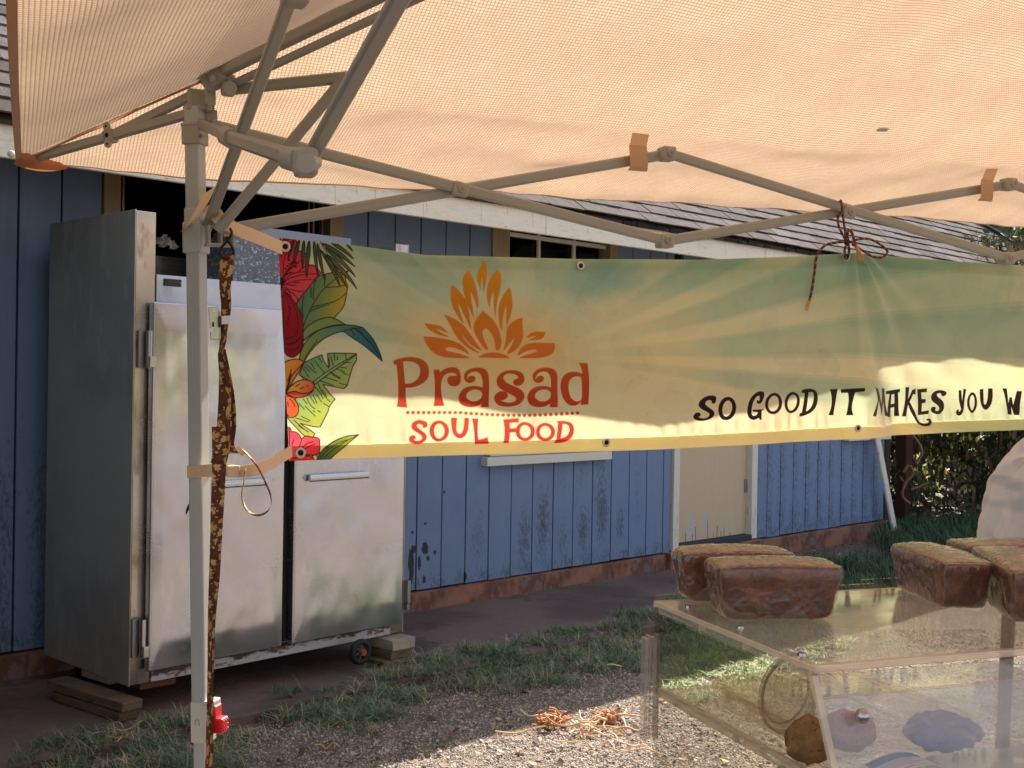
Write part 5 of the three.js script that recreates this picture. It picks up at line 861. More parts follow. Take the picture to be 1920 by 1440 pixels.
  ['lotus', 'M 653.0 45.0 C 665.4 44.7 666.1 59.3 661.8 92.3 C 655.4 128.7 639.6 154.3 637.1 199.5 C 632.5 179.7 635.3 143.5 638.6 113.7 C 631.8 121.7 625.0 143.5 621.6 165.3 C 617.0 158.1 613.5 136.4 617.3 107.4 C 622.8 78.3 636.5 56.2 653.0 45.0 Z', 0],
  ['lotus', 'M 511.1 92.5 C 526.8 104.9 546.0 126.2 553.0 151.3 C 559.9 176.4 556.7 201.5 562.7 240.2 C 547.7 212.2 536.5 172.9 528.2 153.2 C 525.1 165.8 534.9 201.5 542.2 220.1 C 527.8 208.7 509.4 176.6 505.2 140.9 C 504.3 119.5 506.5 101.6 511.1 92.5 Z', 0],
  ['lotus', 'M 689.4 99.1 C 695.0 117.3 698.0 142.9 690.1 172.1 C 682.3 201.2 674.1 215.7 669.0 227.3 C 668.1 204.9 672.0 179.5 672.9 161.3 C 661.7 179.5 656.9 215.7 653.6 244.6 C 649.0 230.2 643.3 194.1 648.8 168.7 C 654.3 143.3 670.3 117.7 689.4 99.1 Z', 0],
  ['lotus', 'M 481.8 189.9 C 505.0 196.2 530.9 212.3 543.3 230.1 C 558.7 251.6 570.3 280.2 590.3 304.6 C 585.2 307.1 550.0 287.2 533.9 255.8 C 531.3 265.8 559.4 298.0 582.3 311.7 C 578.1 317.7 549.3 301.5 527.5 276.4 C 505.5 251.5 500.5 219.4 481.8 189.9 Z', 0],
  ['lotus', 'M 722.8 199.2 C 717.0 215.6 719.9 230.1 717.9 251.9 C 715.0 284.4 688.5 313.1 664.5 317.2 C 663.3 309.3 683.6 287.9 689.6 264.5 C 674.2 277.1 662.4 298.6 653.6 308.6 C 652.3 298.5 664.3 273.4 666.3 248.2 C 668.3 223.0 694.1 204.8 722.8 199.2 Z', 0],
  ['lotus', 'M 600.3 178.0 C 622.6 197.8 638.5 212.2 646.1 244.6 C 652.4 273.4 647.5 294.9 640.1 305.6 L 630.2 303.8 C 630.3 276.9 625.6 248.2 606.6 233.0 C 592.9 237.3 591.9 251.7 597.4 269.6 C 602.9 287.5 609.1 294.7 607.9 303.6 C 603.5 305.4 597.1 301.8 589.7 287.4 C 574.6 262.4 565.7 244.5 570.4 223.0 C 575.1 201.5 589.3 190.6 600.3 178.0 Z', 0],
  ['lotus', 'M 419.8 216.6 C 439.9 223.1 460.2 219.5 473.2 230.1 C 482.9 237.2 485.9 244.3 492.3 248.6 C 482.4 247.9 466.1 237.2 454.5 235.5 C 465.7 247.9 482.1 253.2 492.4 261.4 C 471.8 260.3 448.7 251.4 435.8 239.0 C 426.0 230.3 424.6 223.3 419.8 216.6 Z', 0],
  ['lotus', 'M 795.6 243.7 C 786.6 251.7 789.2 262.7 777.6 268.1 C 762.3 274.3 748.2 270.0 729.8 276.5 C 737.6 268.2 752.3 264.5 762.0 258.4 C 749.4 257.3 738.0 264.5 726.5 265.6 C 735.9 248.2 754.4 242.7 772.5 245.2 C 783.4 246.6 790.9 246.3 795.6 243.7 Z', 0],
  ['lotus', 'M 415.2 261.0 C 451.7 260.3 498.1 267.4 523.8 283.6 C 539.8 294.3 548.9 308.6 550.1 317.5 C 535.8 308.5 510.2 292.4 488.5 294.7 C 478.5 296.8 479.9 302.9 488.0 306.5 C 512.5 311.9 535.2 319.2 548.7 327.1 L 547.9 330.0 C 521.6 329.7 482.0 329.4 462.4 322.2 C 439.4 311.5 423.5 290.4 415.2 261.0 Z', 0],
  ['lotus', 'M 818.4 282.7 C 818.4 302.8 813.5 317.3 794.6 324.5 C 771.8 333.4 728.8 331.3 699.2 331.8 C 699.6 325.7 737.0 317.0 755.3 311.6 C 761.2 306.2 756.1 302.6 738.0 304.3 C 720.1 307.9 705.5 316.8 696.4 323.2 C 693.4 316.7 703.4 298.8 721.7 288.0 C 743.9 277.2 787.5 280.9 818.4 282.7 Z', 0],
  ['lotus', 'M 576.8 328.4 C 595.2 305.3 648.4 305.7 672.0 330.9 Z', 0],
  ['word', 'M 319.1 342.5 C 336.5 331.4 370.9 324.6 394.8 328.7 C 421.7 334.5 431.1 353.8 428.2 378.4 C 424.2 406.6 391.4 424.9 355.2 423.9 C 352.8 446.4 355.7 467.1 356.9 486.1 L 325.2 482.8 C 333.6 460.4 333.5 412.3 329.5 352.3 L 322.1 353.7 Z M 349.6 342.9 C 350.6 360.1 351.3 387.7 353.2 411.8 C 378.0 413.0 399.1 396.7 401.7 372.2 C 403.6 347.6 384.1 337.9 349.6 342.9 Z', 0],
  ['word', 'M 442.8 365.2 L 460.7 366.4 L 460.4 375.2 C 474.2 361.2 494.2 354.3 510.5 359.8 C 523.4 365.3 524.2 386.5 522.0 400.7 C 519.9 414.9 508.3 421.1 496.9 418.8 C 483.8 416.2 479.4 400.2 486.3 389.7 C 493.2 382.7 502.8 388.1 512.8 385.7 C 509.9 374.0 490.3 372.0 476.7 382.5 C 463.1 392.9 462.2 421.2 464.3 442.4 C 465.1 460.1 469.2 470.8 471.3 480.7 L 439.0 480.8 C 446.4 452.7 446.8 403.3 442.8 365.2 Z', 0],
  ['word', 'M 532.3 388.4 C 533.0 368.9 556.4 358.5 579.2 360.5 C 602.0 363.2 606.3 376.8 605.2 401.7 L 602.1 487.0 L 578.3 486.6 L 581.8 474.3 C 568.5 488.3 542.5 489.6 526.3 480.5 C 511.9 471.4 510.8 448.4 524.3 432.6 C 537.8 416.8 567.2 415.4 585.7 424.5 C 587.2 401.5 586.6 376.6 568.8 372.8 C 552.6 370.9 539.0 383.2 541.0 399.1 C 543.8 385.0 558.6 382.7 564.8 390.5 C 567.7 401.2 557.6 410.0 546.2 408.8 C 536.5 407.3 531.9 399.0 532.3 388.4 Z M 536.7 454.1 C 535.6 436.3 557.0 426.0 573.1 431.5 C 587.6 437.0 585.6 451.2 578.9 460.0 C 568.9 470.5 546.0 473.7 536.7 454.1 Z', 0],
  ['word', 'M 737.9 390.7 C 739.1 371.0 765.0 360.4 790.6 362.4 C 815.9 365.2 820.4 379.0 818.9 404.3 L 815.3 491.0 L 788.7 490.5 L 792.6 477.9 C 777.6 492.0 748.5 493.2 730.9 483.8 C 715.4 474.6 714.3 451.3 728.8 435.4 C 743.5 419.5 776.2 418.2 797.1 427.5 C 799.0 404.1 798.7 378.8 778.7 375.0 C 760.5 373.0 745.3 385.4 747.3 401.6 C 750.6 387.3 767.0 384.9 773.9 392.9 C 776.9 403.8 765.5 412.6 752.9 411.4 C 742.2 409.8 737.3 401.5 737.9 390.7 Z M 742.1 457.1 C 741.0 439.2 764.7 428.8 782.9 434.5 C 799.2 440.2 796.9 454.6 789.3 463.4 C 778.0 474.0 752.3 477.1 742.1 457.1 Z', 0],
  ['word', 'M 711.2 399.3 C 713.5 377.9 695.1 368.7 671.3 369.6 C 644.5 370.0 627.1 387.7 627.9 409.1 C 628.5 437.5 674.8 441.8 684.4 459.8 C 687.4 474.1 657.1 479.0 637.6 466.2 C 647.5 466.3 660.9 459.4 660.2 448.7 C 658.3 436.2 638.5 432.3 626.7 442.9 C 614.9 453.4 616.1 469.4 630.7 480.3 C 650.3 491.3 687.1 488.4 702.8 470.8 C 718.9 449.6 705.7 431.5 682.2 422.2 C 662.5 413.0 646.2 405.7 648.5 391.5 C 652.5 377.2 677.6 377.5 689.0 386.6 C 698.8 393.8 690.1 397.3 683.3 398.3 C 674.7 402.5 674.2 413.2 684.0 419.7 C 699.2 422.4 709.9 413.6 711.2 399.3 Z', 0],
  ['word', 'M 890.0 347.7 L 917.8 349.0 C 920.9 391.0 918.6 434.7 913.7 483.8 L 890.1 485.2 L 891.4 474.3 C 878.9 490.4 857.9 491.9 844.1 477.1 C 826.7 458.7 824.5 422.5 832.7 400.9 C 843.1 375.6 870.0 370.4 898.8 383.5 C 899.9 368.9 895.5 357.9 890.0 347.7 Z M 855.2 412.0 C 859.8 392.1 882.9 387.0 894.6 396.2 C 896.7 419.8 895.7 445.3 893.3 467.1 C 882.6 479.6 865.2 473.9 858.6 459.2 C 852.0 444.6 852.0 426.5 855.2 412.0 Z', 0],
  ['dot', 'M 364.4 501.4 C 364.4 504.2 361.8 506.6 358.8 506.5 C 355.7 506.5 353.3 504.2 353.4 501.3 C 353.5 498.5 356.0 496.2 359.0 496.1 C 362.1 496.1 364.5 498.5 364.4 501.4 Z M 359.1 501.3 C 359.1 501.5 359.0 501.5 358.9 501.5 C 358.8 501.5 358.7 501.5 358.7 501.3 C 358.7 501.2 358.8 501.2 358.9 501.2 C 359.0 501.2 359.1 501.2 359.1 501.3 Z', 0],
  ['dot', 'M 381.0 501.4 C 380.9 504.3 378.4 506.6 375.3 506.6 C 372.3 506.6 369.8 504.2 369.9 501.4 C 370.0 498.5 372.5 496.1 375.6 496.1 C 378.6 496.1 381.1 498.5 381.0 501.4 Z M 375.6 501.4 C 375.6 501.5 375.6 501.5 375.5 501.5 C 375.4 501.5 375.3 501.5 375.3 501.4 C 375.3 501.3 375.4 501.2 375.5 501.2 C 375.6 501.2 375.6 501.3 375.6 501.4 Z', 0],
  ['dot', 'M 397.5 501.4 C 397.4 504.3 394.9 506.6 391.9 506.6 C 388.8 506.6 386.4 504.3 386.5 501.4 C 386.5 498.5 389.1 496.1 392.1 496.1 C 395.1 496.1 397.5 498.5 397.5 501.4 Z M 392.1 501.4 C 392.1 501.5 392.1 501.6 392.0 501.6 C 391.9 501.6 391.8 501.5 391.8 501.4 C 391.8 501.3 391.9 501.2 392.0 501.2 C 392.1 501.2 392.1 501.3 392.1 501.4 Z', 0],
  ['dot', 'M 413.7 501.4 C 413.7 504.3 411.2 506.6 408.2 506.6 C 405.2 506.6 402.8 504.3 402.9 501.4 C 402.9 498.5 405.4 496.1 408.4 496.1 C 411.4 496.1 413.8 498.4 413.7 501.4 Z M 408.5 501.4 C 408.5 501.5 408.4 501.5 408.3 501.5 C 408.2 501.5 408.1 501.5 408.1 501.4 C 408.1 501.3 408.2 501.2 408.3 501.2 C 408.4 501.2 408.5 501.3 408.5 501.4 Z', 0],
  ['dot', 'M 429.9 501.5 C 429.8 504.4 427.4 506.7 424.4 506.7 C 421.4 506.6 419.0 504.3 419.1 501.4 C 419.2 498.4 421.6 496.1 424.6 496.1 C 427.6 496.1 430.0 498.6 429.9 501.5 Z M 424.7 501.4 C 424.7 501.5 424.6 501.5 424.5 501.5 C 424.4 501.5 424.4 501.5 424.4 501.4 C 424.4 501.3 424.4 501.2 424.5 501.2 C 424.6 501.2 424.7 501.3 424.7 501.4 Z', 0],
  ['dot', 'M 445.9 501.8 C 445.9 504.7 443.4 507.1 440.5 507.0 C 437.5 506.9 435.2 504.5 435.2 501.6 C 435.3 498.7 437.7 496.3 440.7 496.4 C 443.6 496.5 446.0 498.9 445.9 501.8 Z M 440.8 501.7 C 440.8 501.8 440.7 501.9 440.6 501.9 C 440.5 501.9 440.4 501.8 440.4 501.7 C 440.4 501.6 440.5 501.5 440.6 501.5 C 440.7 501.5 440.8 501.6 440.8 501.7 Z', 0],
  ['dot', 'M 461.8 502.1 C 461.8 505.0 459.4 507.4 456.4 507.3 C 453.5 507.3 451.2 504.8 451.2 501.9 C 451.3 499.0 453.7 496.7 456.6 496.7 C 459.6 496.8 461.9 499.2 461.8 502.1 Z M 456.7 502.0 C 456.7 502.1 456.6 502.2 456.5 502.2 C 456.4 502.2 456.4 502.1 456.4 502.0 C 456.4 501.9 456.4 501.8 456.5 501.8 C 456.6 501.8 456.7 501.9 456.7 502.0 Z', 0],
  ['dot', 'M 477.7 502.4 C 477.6 505.3 475.2 507.7 472.3 507.6 C 469.4 507.6 467.0 505.1 467.1 502.2 C 467.1 499.3 469.6 496.9 472.5 497.0 C 475.4 497.0 477.7 499.5 477.7 502.4 Z M 472.5 502.3 C 472.5 502.4 472.5 502.5 472.4 502.5 C 472.3 502.5 472.2 502.4 472.2 502.3 C 472.2 502.2 472.3 502.1 472.4 502.1 C 472.5 502.1 472.5 502.2 472.5 502.3 Z', 0],
  ['dot', 'M 493.4 502.7 C 493.3 505.6 490.9 507.9 488.0 507.9 C 485.1 507.8 482.8 505.4 482.9 502.5 C 482.9 499.6 485.3 497.2 488.2 497.3 C 491.1 497.3 493.4 499.7 493.4 502.7 Z M 488.3 502.6 C 488.3 502.7 488.2 502.8 488.1 502.8 C 488.0 502.8 488.0 502.7 488.0 502.6 C 488.0 502.5 488.0 502.4 488.1 502.4 C 488.2 502.4 488.3 502.5 488.3 502.6 Z', 0],
  ['dot', 'M 509.1 502.9 C 509.0 505.9 506.6 508.2 503.7 508.2 C 500.8 508.1 498.5 505.7 498.6 502.8 C 498.6 499.8 501.0 497.5 503.9 497.5 C 506.8 497.6 509.1 500.0 509.1 502.9 Z M 504.0 502.9 C 504.0 503.0 503.9 503.0 503.8 503.0 C 503.7 503.0 503.7 503.0 503.7 502.9 C 503.7 502.7 503.7 502.7 503.8 502.7 C 503.9 502.7 504.0 502.8 504.0 502.9 Z', 0],
  ['dot', 'M 524.7 503.2 C 524.6 506.2 522.3 508.5 519.4 508.4 C 516.5 508.4 514.2 506.0 514.2 503.0 C 514.3 500.1 516.7 497.8 519.5 497.8 C 522.4 497.8 524.7 500.3 524.7 503.2 Z M 519.6 503.1 C 519.6 503.2 519.5 503.3 519.4 503.3 C 519.3 503.3 519.3 503.2 519.3 503.1 C 519.3 503.0 519.3 502.9 519.4 502.9 C 519.5 502.9 519.6 503.0 519.6 503.1 Z', 0],
  ['dot', 'M 540.2 505.4 C 540.2 508.4 537.8 510.7 534.9 510.7 C 532.1 510.6 529.7 508.2 529.8 505.2 C 529.8 502.3 532.2 500.0 535.1 500.0 C 538.0 500.1 540.3 502.5 540.2 505.4 Z M 535.2 505.3 C 535.2 505.4 535.1 505.5 535.0 505.5 C 534.9 505.5 534.8 505.4 534.8 505.3 C 534.8 505.2 534.9 505.2 535.0 505.2 C 535.1 505.2 535.2 505.2 535.2 505.3 Z', 0],
  ['dot', 'M 555.8 506.8 C 555.7 509.7 553.4 512.1 550.5 512.0 C 547.6 512.0 545.3 509.5 545.4 506.6 C 545.4 503.7 547.8 501.3 550.7 501.4 C 553.5 501.4 555.8 503.8 555.8 506.8 Z M 550.7 506.7 C 550.7 506.8 550.6 506.9 550.6 506.9 C 550.5 506.9 550.4 506.8 550.4 506.7 C 550.4 506.6 550.5 506.5 550.6 506.5 C 550.6 506.5 550.7 506.6 550.7 506.7 Z', 0],
  ['dot', 'M 571.3 508.1 C 571.3 511.0 568.9 513.4 566.0 513.3 C 563.1 513.3 560.9 510.8 560.9 507.9 C 560.9 505.0 563.3 502.6 566.2 502.7 C 569.0 502.7 571.4 505.1 571.3 508.1 Z M 566.3 508.0 C 566.3 508.1 566.2 508.2 566.1 508.2 C 566.0 508.2 565.9 508.1 565.9 508.0 C 565.9 507.9 566.0 507.8 566.1 507.8 C 566.2 507.8 566.3 507.9 566.3 508.0 Z', 0],
  ['dot', 'M 586.9 509.3 C 586.8 512.3 584.5 514.6 581.6 514.6 C 578.7 514.5 576.4 512.1 576.4 509.2 C 576.5 506.2 578.8 503.9 581.7 503.9 C 584.6 504.0 586.9 506.4 586.9 509.3 Z M 581.8 509.3 C 581.8 509.3 581.7 509.4 581.6 509.4 C 581.6 509.4 581.5 509.3 581.5 509.2 C 581.5 509.1 581.6 509.1 581.7 509.1 C 581.8 509.1 581.8 509.1 581.8 509.3 Z', 0],
  ['dot', 'M 602.4 510.5 C 602.4 513.4 600.0 515.8 597.2 515.7 C 594.3 515.7 592.0 513.3 592.0 510.3 C 592.0 507.4 594.4 505.0 597.3 505.1 C 600.2 505.1 602.5 507.5 602.4 510.5 Z M 597.4 510.4 C 597.4 510.5 597.3 510.6 597.2 510.6 C 597.1 510.6 597.1 510.5 597.1 510.4 C 597.1 510.3 597.1 510.2 597.2 510.2 C 597.3 510.2 597.4 510.3 597.4 510.4 Z', 0],
  ['dot', 'M 618.1 511.6 C 618.0 514.5 615.7 516.9 612.8 516.8 C 609.9 516.8 607.6 514.3 607.6 511.4 C 607.6 508.4 610.0 506.1 612.9 506.1 C 615.8 506.2 618.1 508.6 618.1 511.6 Z M 613.0 511.5 C 613.0 511.6 612.9 511.7 612.8 511.6 C 612.7 511.6 612.7 511.6 612.7 511.5 C 612.7 511.4 612.7 511.3 612.8 511.3 C 612.9 511.3 613.0 511.4 613.0 511.5 Z', 0],
  ['dot', 'M 633.8 512.5 C 633.7 515.5 631.4 517.8 628.5 517.8 C 625.6 517.7 623.2 515.3 623.2 512.4 C 623.3 509.4 625.7 507.1 628.6 507.1 C 631.5 507.1 633.8 509.6 633.8 512.5 Z M 628.7 512.5 C 628.7 512.5 628.6 512.6 628.5 512.6 C 628.4 512.6 628.3 512.5 628.3 512.4 C 628.3 512.3 628.4 512.3 628.5 512.3 C 628.6 512.3 628.7 512.3 628.7 512.5 Z', 0],
  ['dot', 'M 649.6 513.4 C 649.5 516.3 647.2 518.7 644.2 518.6 C 641.3 518.6 639.0 516.1 639.0 513.2 C 639.0 510.2 641.4 507.9 644.3 507.9 C 647.3 508.0 649.6 510.4 649.6 513.4 Z M 644.4 513.3 C 644.4 513.4 644.4 513.5 644.3 513.5 C 644.2 513.5 644.1 513.4 644.1 513.3 C 644.1 513.2 644.2 513.1 644.3 513.1 C 644.4 513.1 644.4 513.2 644.4 513.3 Z', 0],
  ['dot', 'M 665.5 514.1 C 665.4 517.0 663.1 519.4 660.1 519.3 C 657.2 519.3 654.8 516.8 654.8 513.9 C 654.8 510.9 657.2 508.6 660.2 508.6 C 663.1 508.7 665.5 511.1 665.5 514.1 Z M 660.3 514.0 C 660.3 514.1 660.2 514.1 660.1 514.1 C 660.1 514.1 660.0 514.1 660.0 514.0 C 660.0 513.9 660.1 513.8 660.1 513.8 C 660.2 513.8 660.3 513.9 660.3 514.0 Z', 0],
  ['dot', 'M 681.5 514.6 C 681.5 517.6 679.1 520.0 676.1 519.9 C 673.1 519.9 670.7 517.4 670.8 514.4 C 670.8 511.5 673.2 509.1 676.2 509.2 C 679.2 509.2 681.5 511.7 681.5 514.6 Z M 676.3 514.6 C 676.3 514.7 676.2 514.7 676.1 514.7 C 676.1 514.7 676.0 514.7 676.0 514.5 C 676.0 514.4 676.1 514.4 676.1 514.4 C 676.2 514.4 676.3 514.4 676.3 514.6 Z', 0],
  ['dot', 'M 697.8 515.1 C 697.7 518.0 695.3 520.4 692.3 520.3 C 689.3 520.3 686.9 517.8 686.9 514.9 C 686.9 511.9 689.3 509.5 692.3 509.6 C 695.3 509.7 697.8 512.1 697.8 515.1 Z M 692.5 515.0 C 692.5 515.1 692.4 515.1 692.3 515.1 C 692.2 515.1 692.1 515.1 692.1 515.0 C 692.1 514.9 692.2 514.8 692.3 514.8 C 692.4 514.8 692.5 514.9 692.5 515.0 Z', 0],
  ['dot', 'M 714.2 515.4 C 714.2 518.3 711.7 520.7 708.6 520.6 C 705.6 520.6 703.2 518.1 703.2 515.1 C 703.2 512.2 705.6 509.8 708.7 509.9 C 711.7 509.9 714.2 512.4 714.2 515.4 Z M 708.8 515.3 C 708.8 515.3 708.8 515.4 708.7 515.4 C 708.6 515.4 708.5 515.3 708.5 515.3 C 708.5 515.1 708.6 515.1 708.7 515.1 C 708.8 515.1 708.8 515.2 708.8 515.3 Z', 0],
  ['dot', 'M 730.8 515.5 C 730.8 518.5 728.3 520.9 725.2 520.8 C 722.1 520.7 719.6 518.2 719.7 515.3 C 719.7 512.3 722.2 509.9 725.3 510.0 C 728.3 510.1 730.9 512.5 730.8 515.5 Z M 725.4 515.4 C 725.4 515.5 725.3 515.6 725.2 515.6 C 725.1 515.6 725.1 515.5 725.1 515.4 C 725.1 515.3 725.1 515.2 725.2 515.2 C 725.3 515.2 725.4 515.3 725.4 515.4 Z', 0],
  ['dot', 'M 747.8 515.5 C 747.8 518.5 745.2 520.8 742.1 520.8 C 738.9 520.7 736.4 518.2 736.4 515.2 C 736.4 512.3 739.0 509.9 742.1 510.0 C 745.2 510.1 747.8 512.6 747.8 515.5 Z M 742.3 515.4 C 742.3 515.5 742.2 515.6 742.1 515.6 C 742.0 515.6 741.9 515.5 741.9 515.4 C 741.9 515.3 742.0 515.2 742.1 515.2 C 742.2 515.2 742.3 515.3 742.3 515.4 Z', 0],
  ['dot', 'M 765.0 515.4 C 765.0 518.4 762.4 520.8 759.2 520.7 C 756.0 520.6 753.4 518.1 753.4 515.1 C 753.5 512.2 756.1 509.8 759.2 509.9 C 762.4 510.0 765.1 512.4 765.0 515.4 Z M 759.4 515.3 C 759.4 515.4 759.3 515.5 759.2 515.5 C 759.1 515.5 759.0 515.4 759.0 515.3 C 759.0 515.2 759.1 515.1 759.2 515.1 C 759.3 515.1 759.4 515.2 759.4 515.3 Z', 0],
  ['dot', 'M 782.7 515.2 C 782.7 518.2 780.1 520.6 776.7 520.5 C 773.5 520.4 770.8 517.9 770.8 514.9 C 770.9 511.9 773.5 509.6 776.8 509.7 C 780.1 509.7 782.7 512.2 782.7 515.2 Z M 776.9 515.1 C 776.9 515.2 776.9 515.3 776.8 515.3 C 776.6 515.3 776.6 515.2 776.6 515.1 C 776.6 515.0 776.6 514.9 776.8 514.9 C 776.9 514.9 776.9 515.0 776.9 515.1 Z', 0],
  ['dot', 'M 800.2 514.9 C 800.2 517.9 797.6 520.2 794.4 520.1 C 791.2 520.1 788.5 517.6 788.5 514.6 C 788.5 511.6 791.2 509.2 794.4 509.3 C 797.7 509.4 800.2 511.9 800.2 514.9 Z M 794.6 514.7 C 794.6 514.8 794.5 514.9 794.4 514.9 C 794.3 514.9 794.2 514.8 794.2 514.7 C 794.2 514.6 794.3 514.5 794.4 514.5 C 794.5 514.5 794.6 514.6 794.6 514.7 Z', 0],
  ['dot', 'M 817.6 514.4 C 817.6 517.4 815.0 519.8 811.8 519.7 C 808.6 519.6 806.0 517.1 806.0 514.1 C 806.0 511.1 808.6 508.8 811.8 508.8 C 815.0 508.9 817.6 511.4 817.6 514.4 Z M 811.9 514.3 C 811.9 514.3 811.9 514.5 811.8 514.5 C 811.7 514.5 811.6 514.3 811.6 514.3 C 811.6 514.2 811.7 514.1 811.8 514.1 C 811.9 514.1 811.9 514.2 811.9 514.3 Z', 0],
  ['dot', 'M 834.7 513.8 C 834.7 516.8 832.1 519.2 829.0 519.1 C 825.8 519.0 823.2 516.5 823.2 513.5 C 823.3 510.5 825.8 508.1 829.0 508.2 C 832.1 508.3 834.7 510.8 834.7 513.8 Z M 829.1 513.6 C 829.1 513.8 829.0 513.8 829.0 513.8 C 828.9 513.8 828.8 513.7 828.8 513.6 C 828.8 513.6 828.9 513.5 829.0 513.5 C 829.0 513.5 829.1 513.6 829.1 513.6 Z', 0],
  ['dot', 'M 851.6 513.1 C 851.6 516.1 849.1 518.5 846.0 518.4 C 842.8 518.3 840.3 515.8 840.3 512.8 C 840.3 509.8 842.8 507.4 846.0 507.5 C 849.1 507.6 851.6 510.1 851.6 513.1 Z M 846.1 513.0 C 846.1 513.1 846.1 513.1 846.0 513.1 C 845.8 513.1 845.8 513.1 845.8 513.0 C 845.8 512.8 845.8 512.8 846.0 512.8 C 846.1 512.8 846.1 512.8 846.1 513.0 Z', 0],
  ['dot', 'M 868.4 512.3 C 868.4 515.3 865.9 517.7 862.8 517.7 C 859.7 517.6 857.2 515.1 857.2 512.1 C 857.2 509.1 859.7 506.7 862.8 506.8 C 865.9 506.8 868.4 509.3 868.4 512.3 Z M 863.0 512.2 C 863.0 512.3 862.9 512.4 862.8 512.4 C 862.7 512.4 862.6 512.3 862.6 512.2 C 862.6 512.1 862.7 512.0 862.8 512.0 C 862.9 512.0 863.0 512.1 863.0 512.2 Z', 0],
  ['dot', 'M 885.1 511.5 C 885.1 514.5 882.6 516.9 879.5 516.8 C 876.4 516.8 873.9 514.3 873.9 511.3 C 873.9 508.2 876.4 505.9 879.5 505.9 C 882.6 506.0 885.1 508.5 885.1 511.5 Z M 879.7 511.4 C 879.7 511.5 879.6 511.6 879.5 511.6 C 879.4 511.5 879.3 511.5 879.3 511.4 C 879.3 511.3 879.4 511.2 879.5 511.2 C 879.6 511.2 879.7 511.3 879.7 511.4 Z', 0],
  ['soul', 'M 417.4 532.0 C 401.3 520.7 373.7 523.3 369.4 542.7 C 367.3 562.2 406.0 565.7 404.6 582.5 C 400.1 595.4 378.0 591.5 375.3 585.8 C 386.5 582.1 383.8 573.7 373.8 572.4 C 362.7 572.1 358.6 587.1 366.8 594.5 C 380.6 604.4 408.2 602.3 415.5 585.6 C 425.0 563.2 386.9 557.0 385.5 542.9 C 387.3 533.5 401.0 535.8 406.3 543.2 C 403.5 548.8 408.9 551.6 414.4 548.9 C 419.9 546.1 421.6 537.7 417.4 532.0 Z', 0],
  ['soul', 'M 483.9 561.7 C 483.7 580.2 470.6 594.9 454.3 594.5 C 438.0 594.1 424.8 578.8 425.1 560.3 C 425.4 541.9 438.9 527.3 455.1 527.7 C 471.3 528.0 484.1 543.2 483.9 561.7 Z M 471.2 561.4 C 471.0 574.9 463.5 585.7 454.4 585.4 C 445.2 585.2 437.9 574.1 438.0 560.7 C 438.2 547.2 445.8 536.5 455.0 536.7 C 464.1 536.9 471.3 548.0 471.2 561.4 Z', 0],
  ['soul', 'M 491.2 519.3 L 509.1 520.8 C 505.1 542.3 502.3 562.1 510.2 569.6 C 520.7 576.7 528.6 568.3 530.0 521.1 L 543.0 520.2 C 541.7 554.3 541.6 580.0 518.0 585.2 C 491.6 584.6 491.9 553.4 491.2 519.3 Z', 0],
  ['soul', 'M 552.4 523.2 L 570.6 523.5 C 567.9 543.4 567.8 566.2 570.5 590.3 C 583.6 590.5 594.1 586.7 596.7 581.1 L 601.1 604.1 L 560.1 604.3 C 557.4 577.4 557.4 548.9 552.4 523.2 Z', 0],
  ['soul', 'M 644.0 527.6 L 691.2 524.0 L 689.5 537.1 L 662.6 538.3 L 662.7 556.6 L 684.2 556.0 L 683.3 568.6 L 662.8 569.3 C 661.9 582.5 661.5 591.1 660.7 603.7 L 644.6 603.3 C 648.5 579.3 648.2 550.6 644.0 527.6 Z', 0],
  ['soul', 'M 740.4 568.3 C 740.8 585.2 727.4 598.5 710.8 598.1 C 694.3 597.6 680.8 583.6 680.5 566.8 C 680.4 550.0 693.4 536.6 709.8 537.0 C 726.4 537.4 740.1 551.4 740.4 568.3 Z M 727.4 567.9 C 727.6 579.7 720.1 589.1 710.5 588.8 C 701.1 588.6 693.2 578.8 693.1 567.1 C 692.9 555.3 700.4 546.0 709.8 546.2 C 719.3 546.4 727.2 556.2 727.4 567.9 Z', 0],
  ['soul', 'M 807.7 572.1 C 808.1 588.5 794.7 601.3 777.4 600.7 C 760.1 600.1 746.0 586.5 745.6 570.2 C 745.3 553.9 758.8 541.1 776.0 541.6 C 793.3 542.0 807.3 555.7 807.7 572.1 Z M 794.8 571.7 C 795.1 582.9 787.2 591.8 777.1 591.4 C 766.9 591.1 758.5 581.7 758.3 570.5 C 758.1 559.4 766.0 550.5 776.1 550.8 C 786.3 551.1 794.6 560.5 794.8 571.7 Z', 0],
  ['soul', 'M 812.3 537.3 C 852.2 532.5 872.1 544.5 868.7 570.7 C 865.2 599.9 840.1 610.9 805.4 608.1 L 813.6 595.5 C 813.1 578.0 818.3 554.9 818.1 542.1 Z M 832.5 546.5 L 826.2 593.0 C 845.0 590.6 854.3 579.2 853.8 561.6 C 852.5 549.9 843.9 545.1 832.5 546.5 Z', 0],
  ['ink', 'M 1364.1 469.3 C 1339.2 459.6 1306.3 470.6 1296.6 491.2 C 1291.6 511.9 1334.8 516.3 1338.7 528.4 C 1339.2 543.5 1310.4 545.4 1292.1 535.8 C 1302.9 536.2 1306.2 527.3 1298.9 522.3 C 1284.5 517.6 1270.5 529.1 1275.8 539.4 C 1289.3 553.6 1339.6 553.7 1354.8 535.0 C 1371.0 514.5 1323.9 507.0 1322.5 492.0 C 1324.2 477.1 1349.5 477.8 1349.3 486.8 C 1347.0 493.9 1360.1 496.1 1364.5 487.3 C 1367.5 478.4 1367.7 472.4 1364.1 469.3 Z', 0],
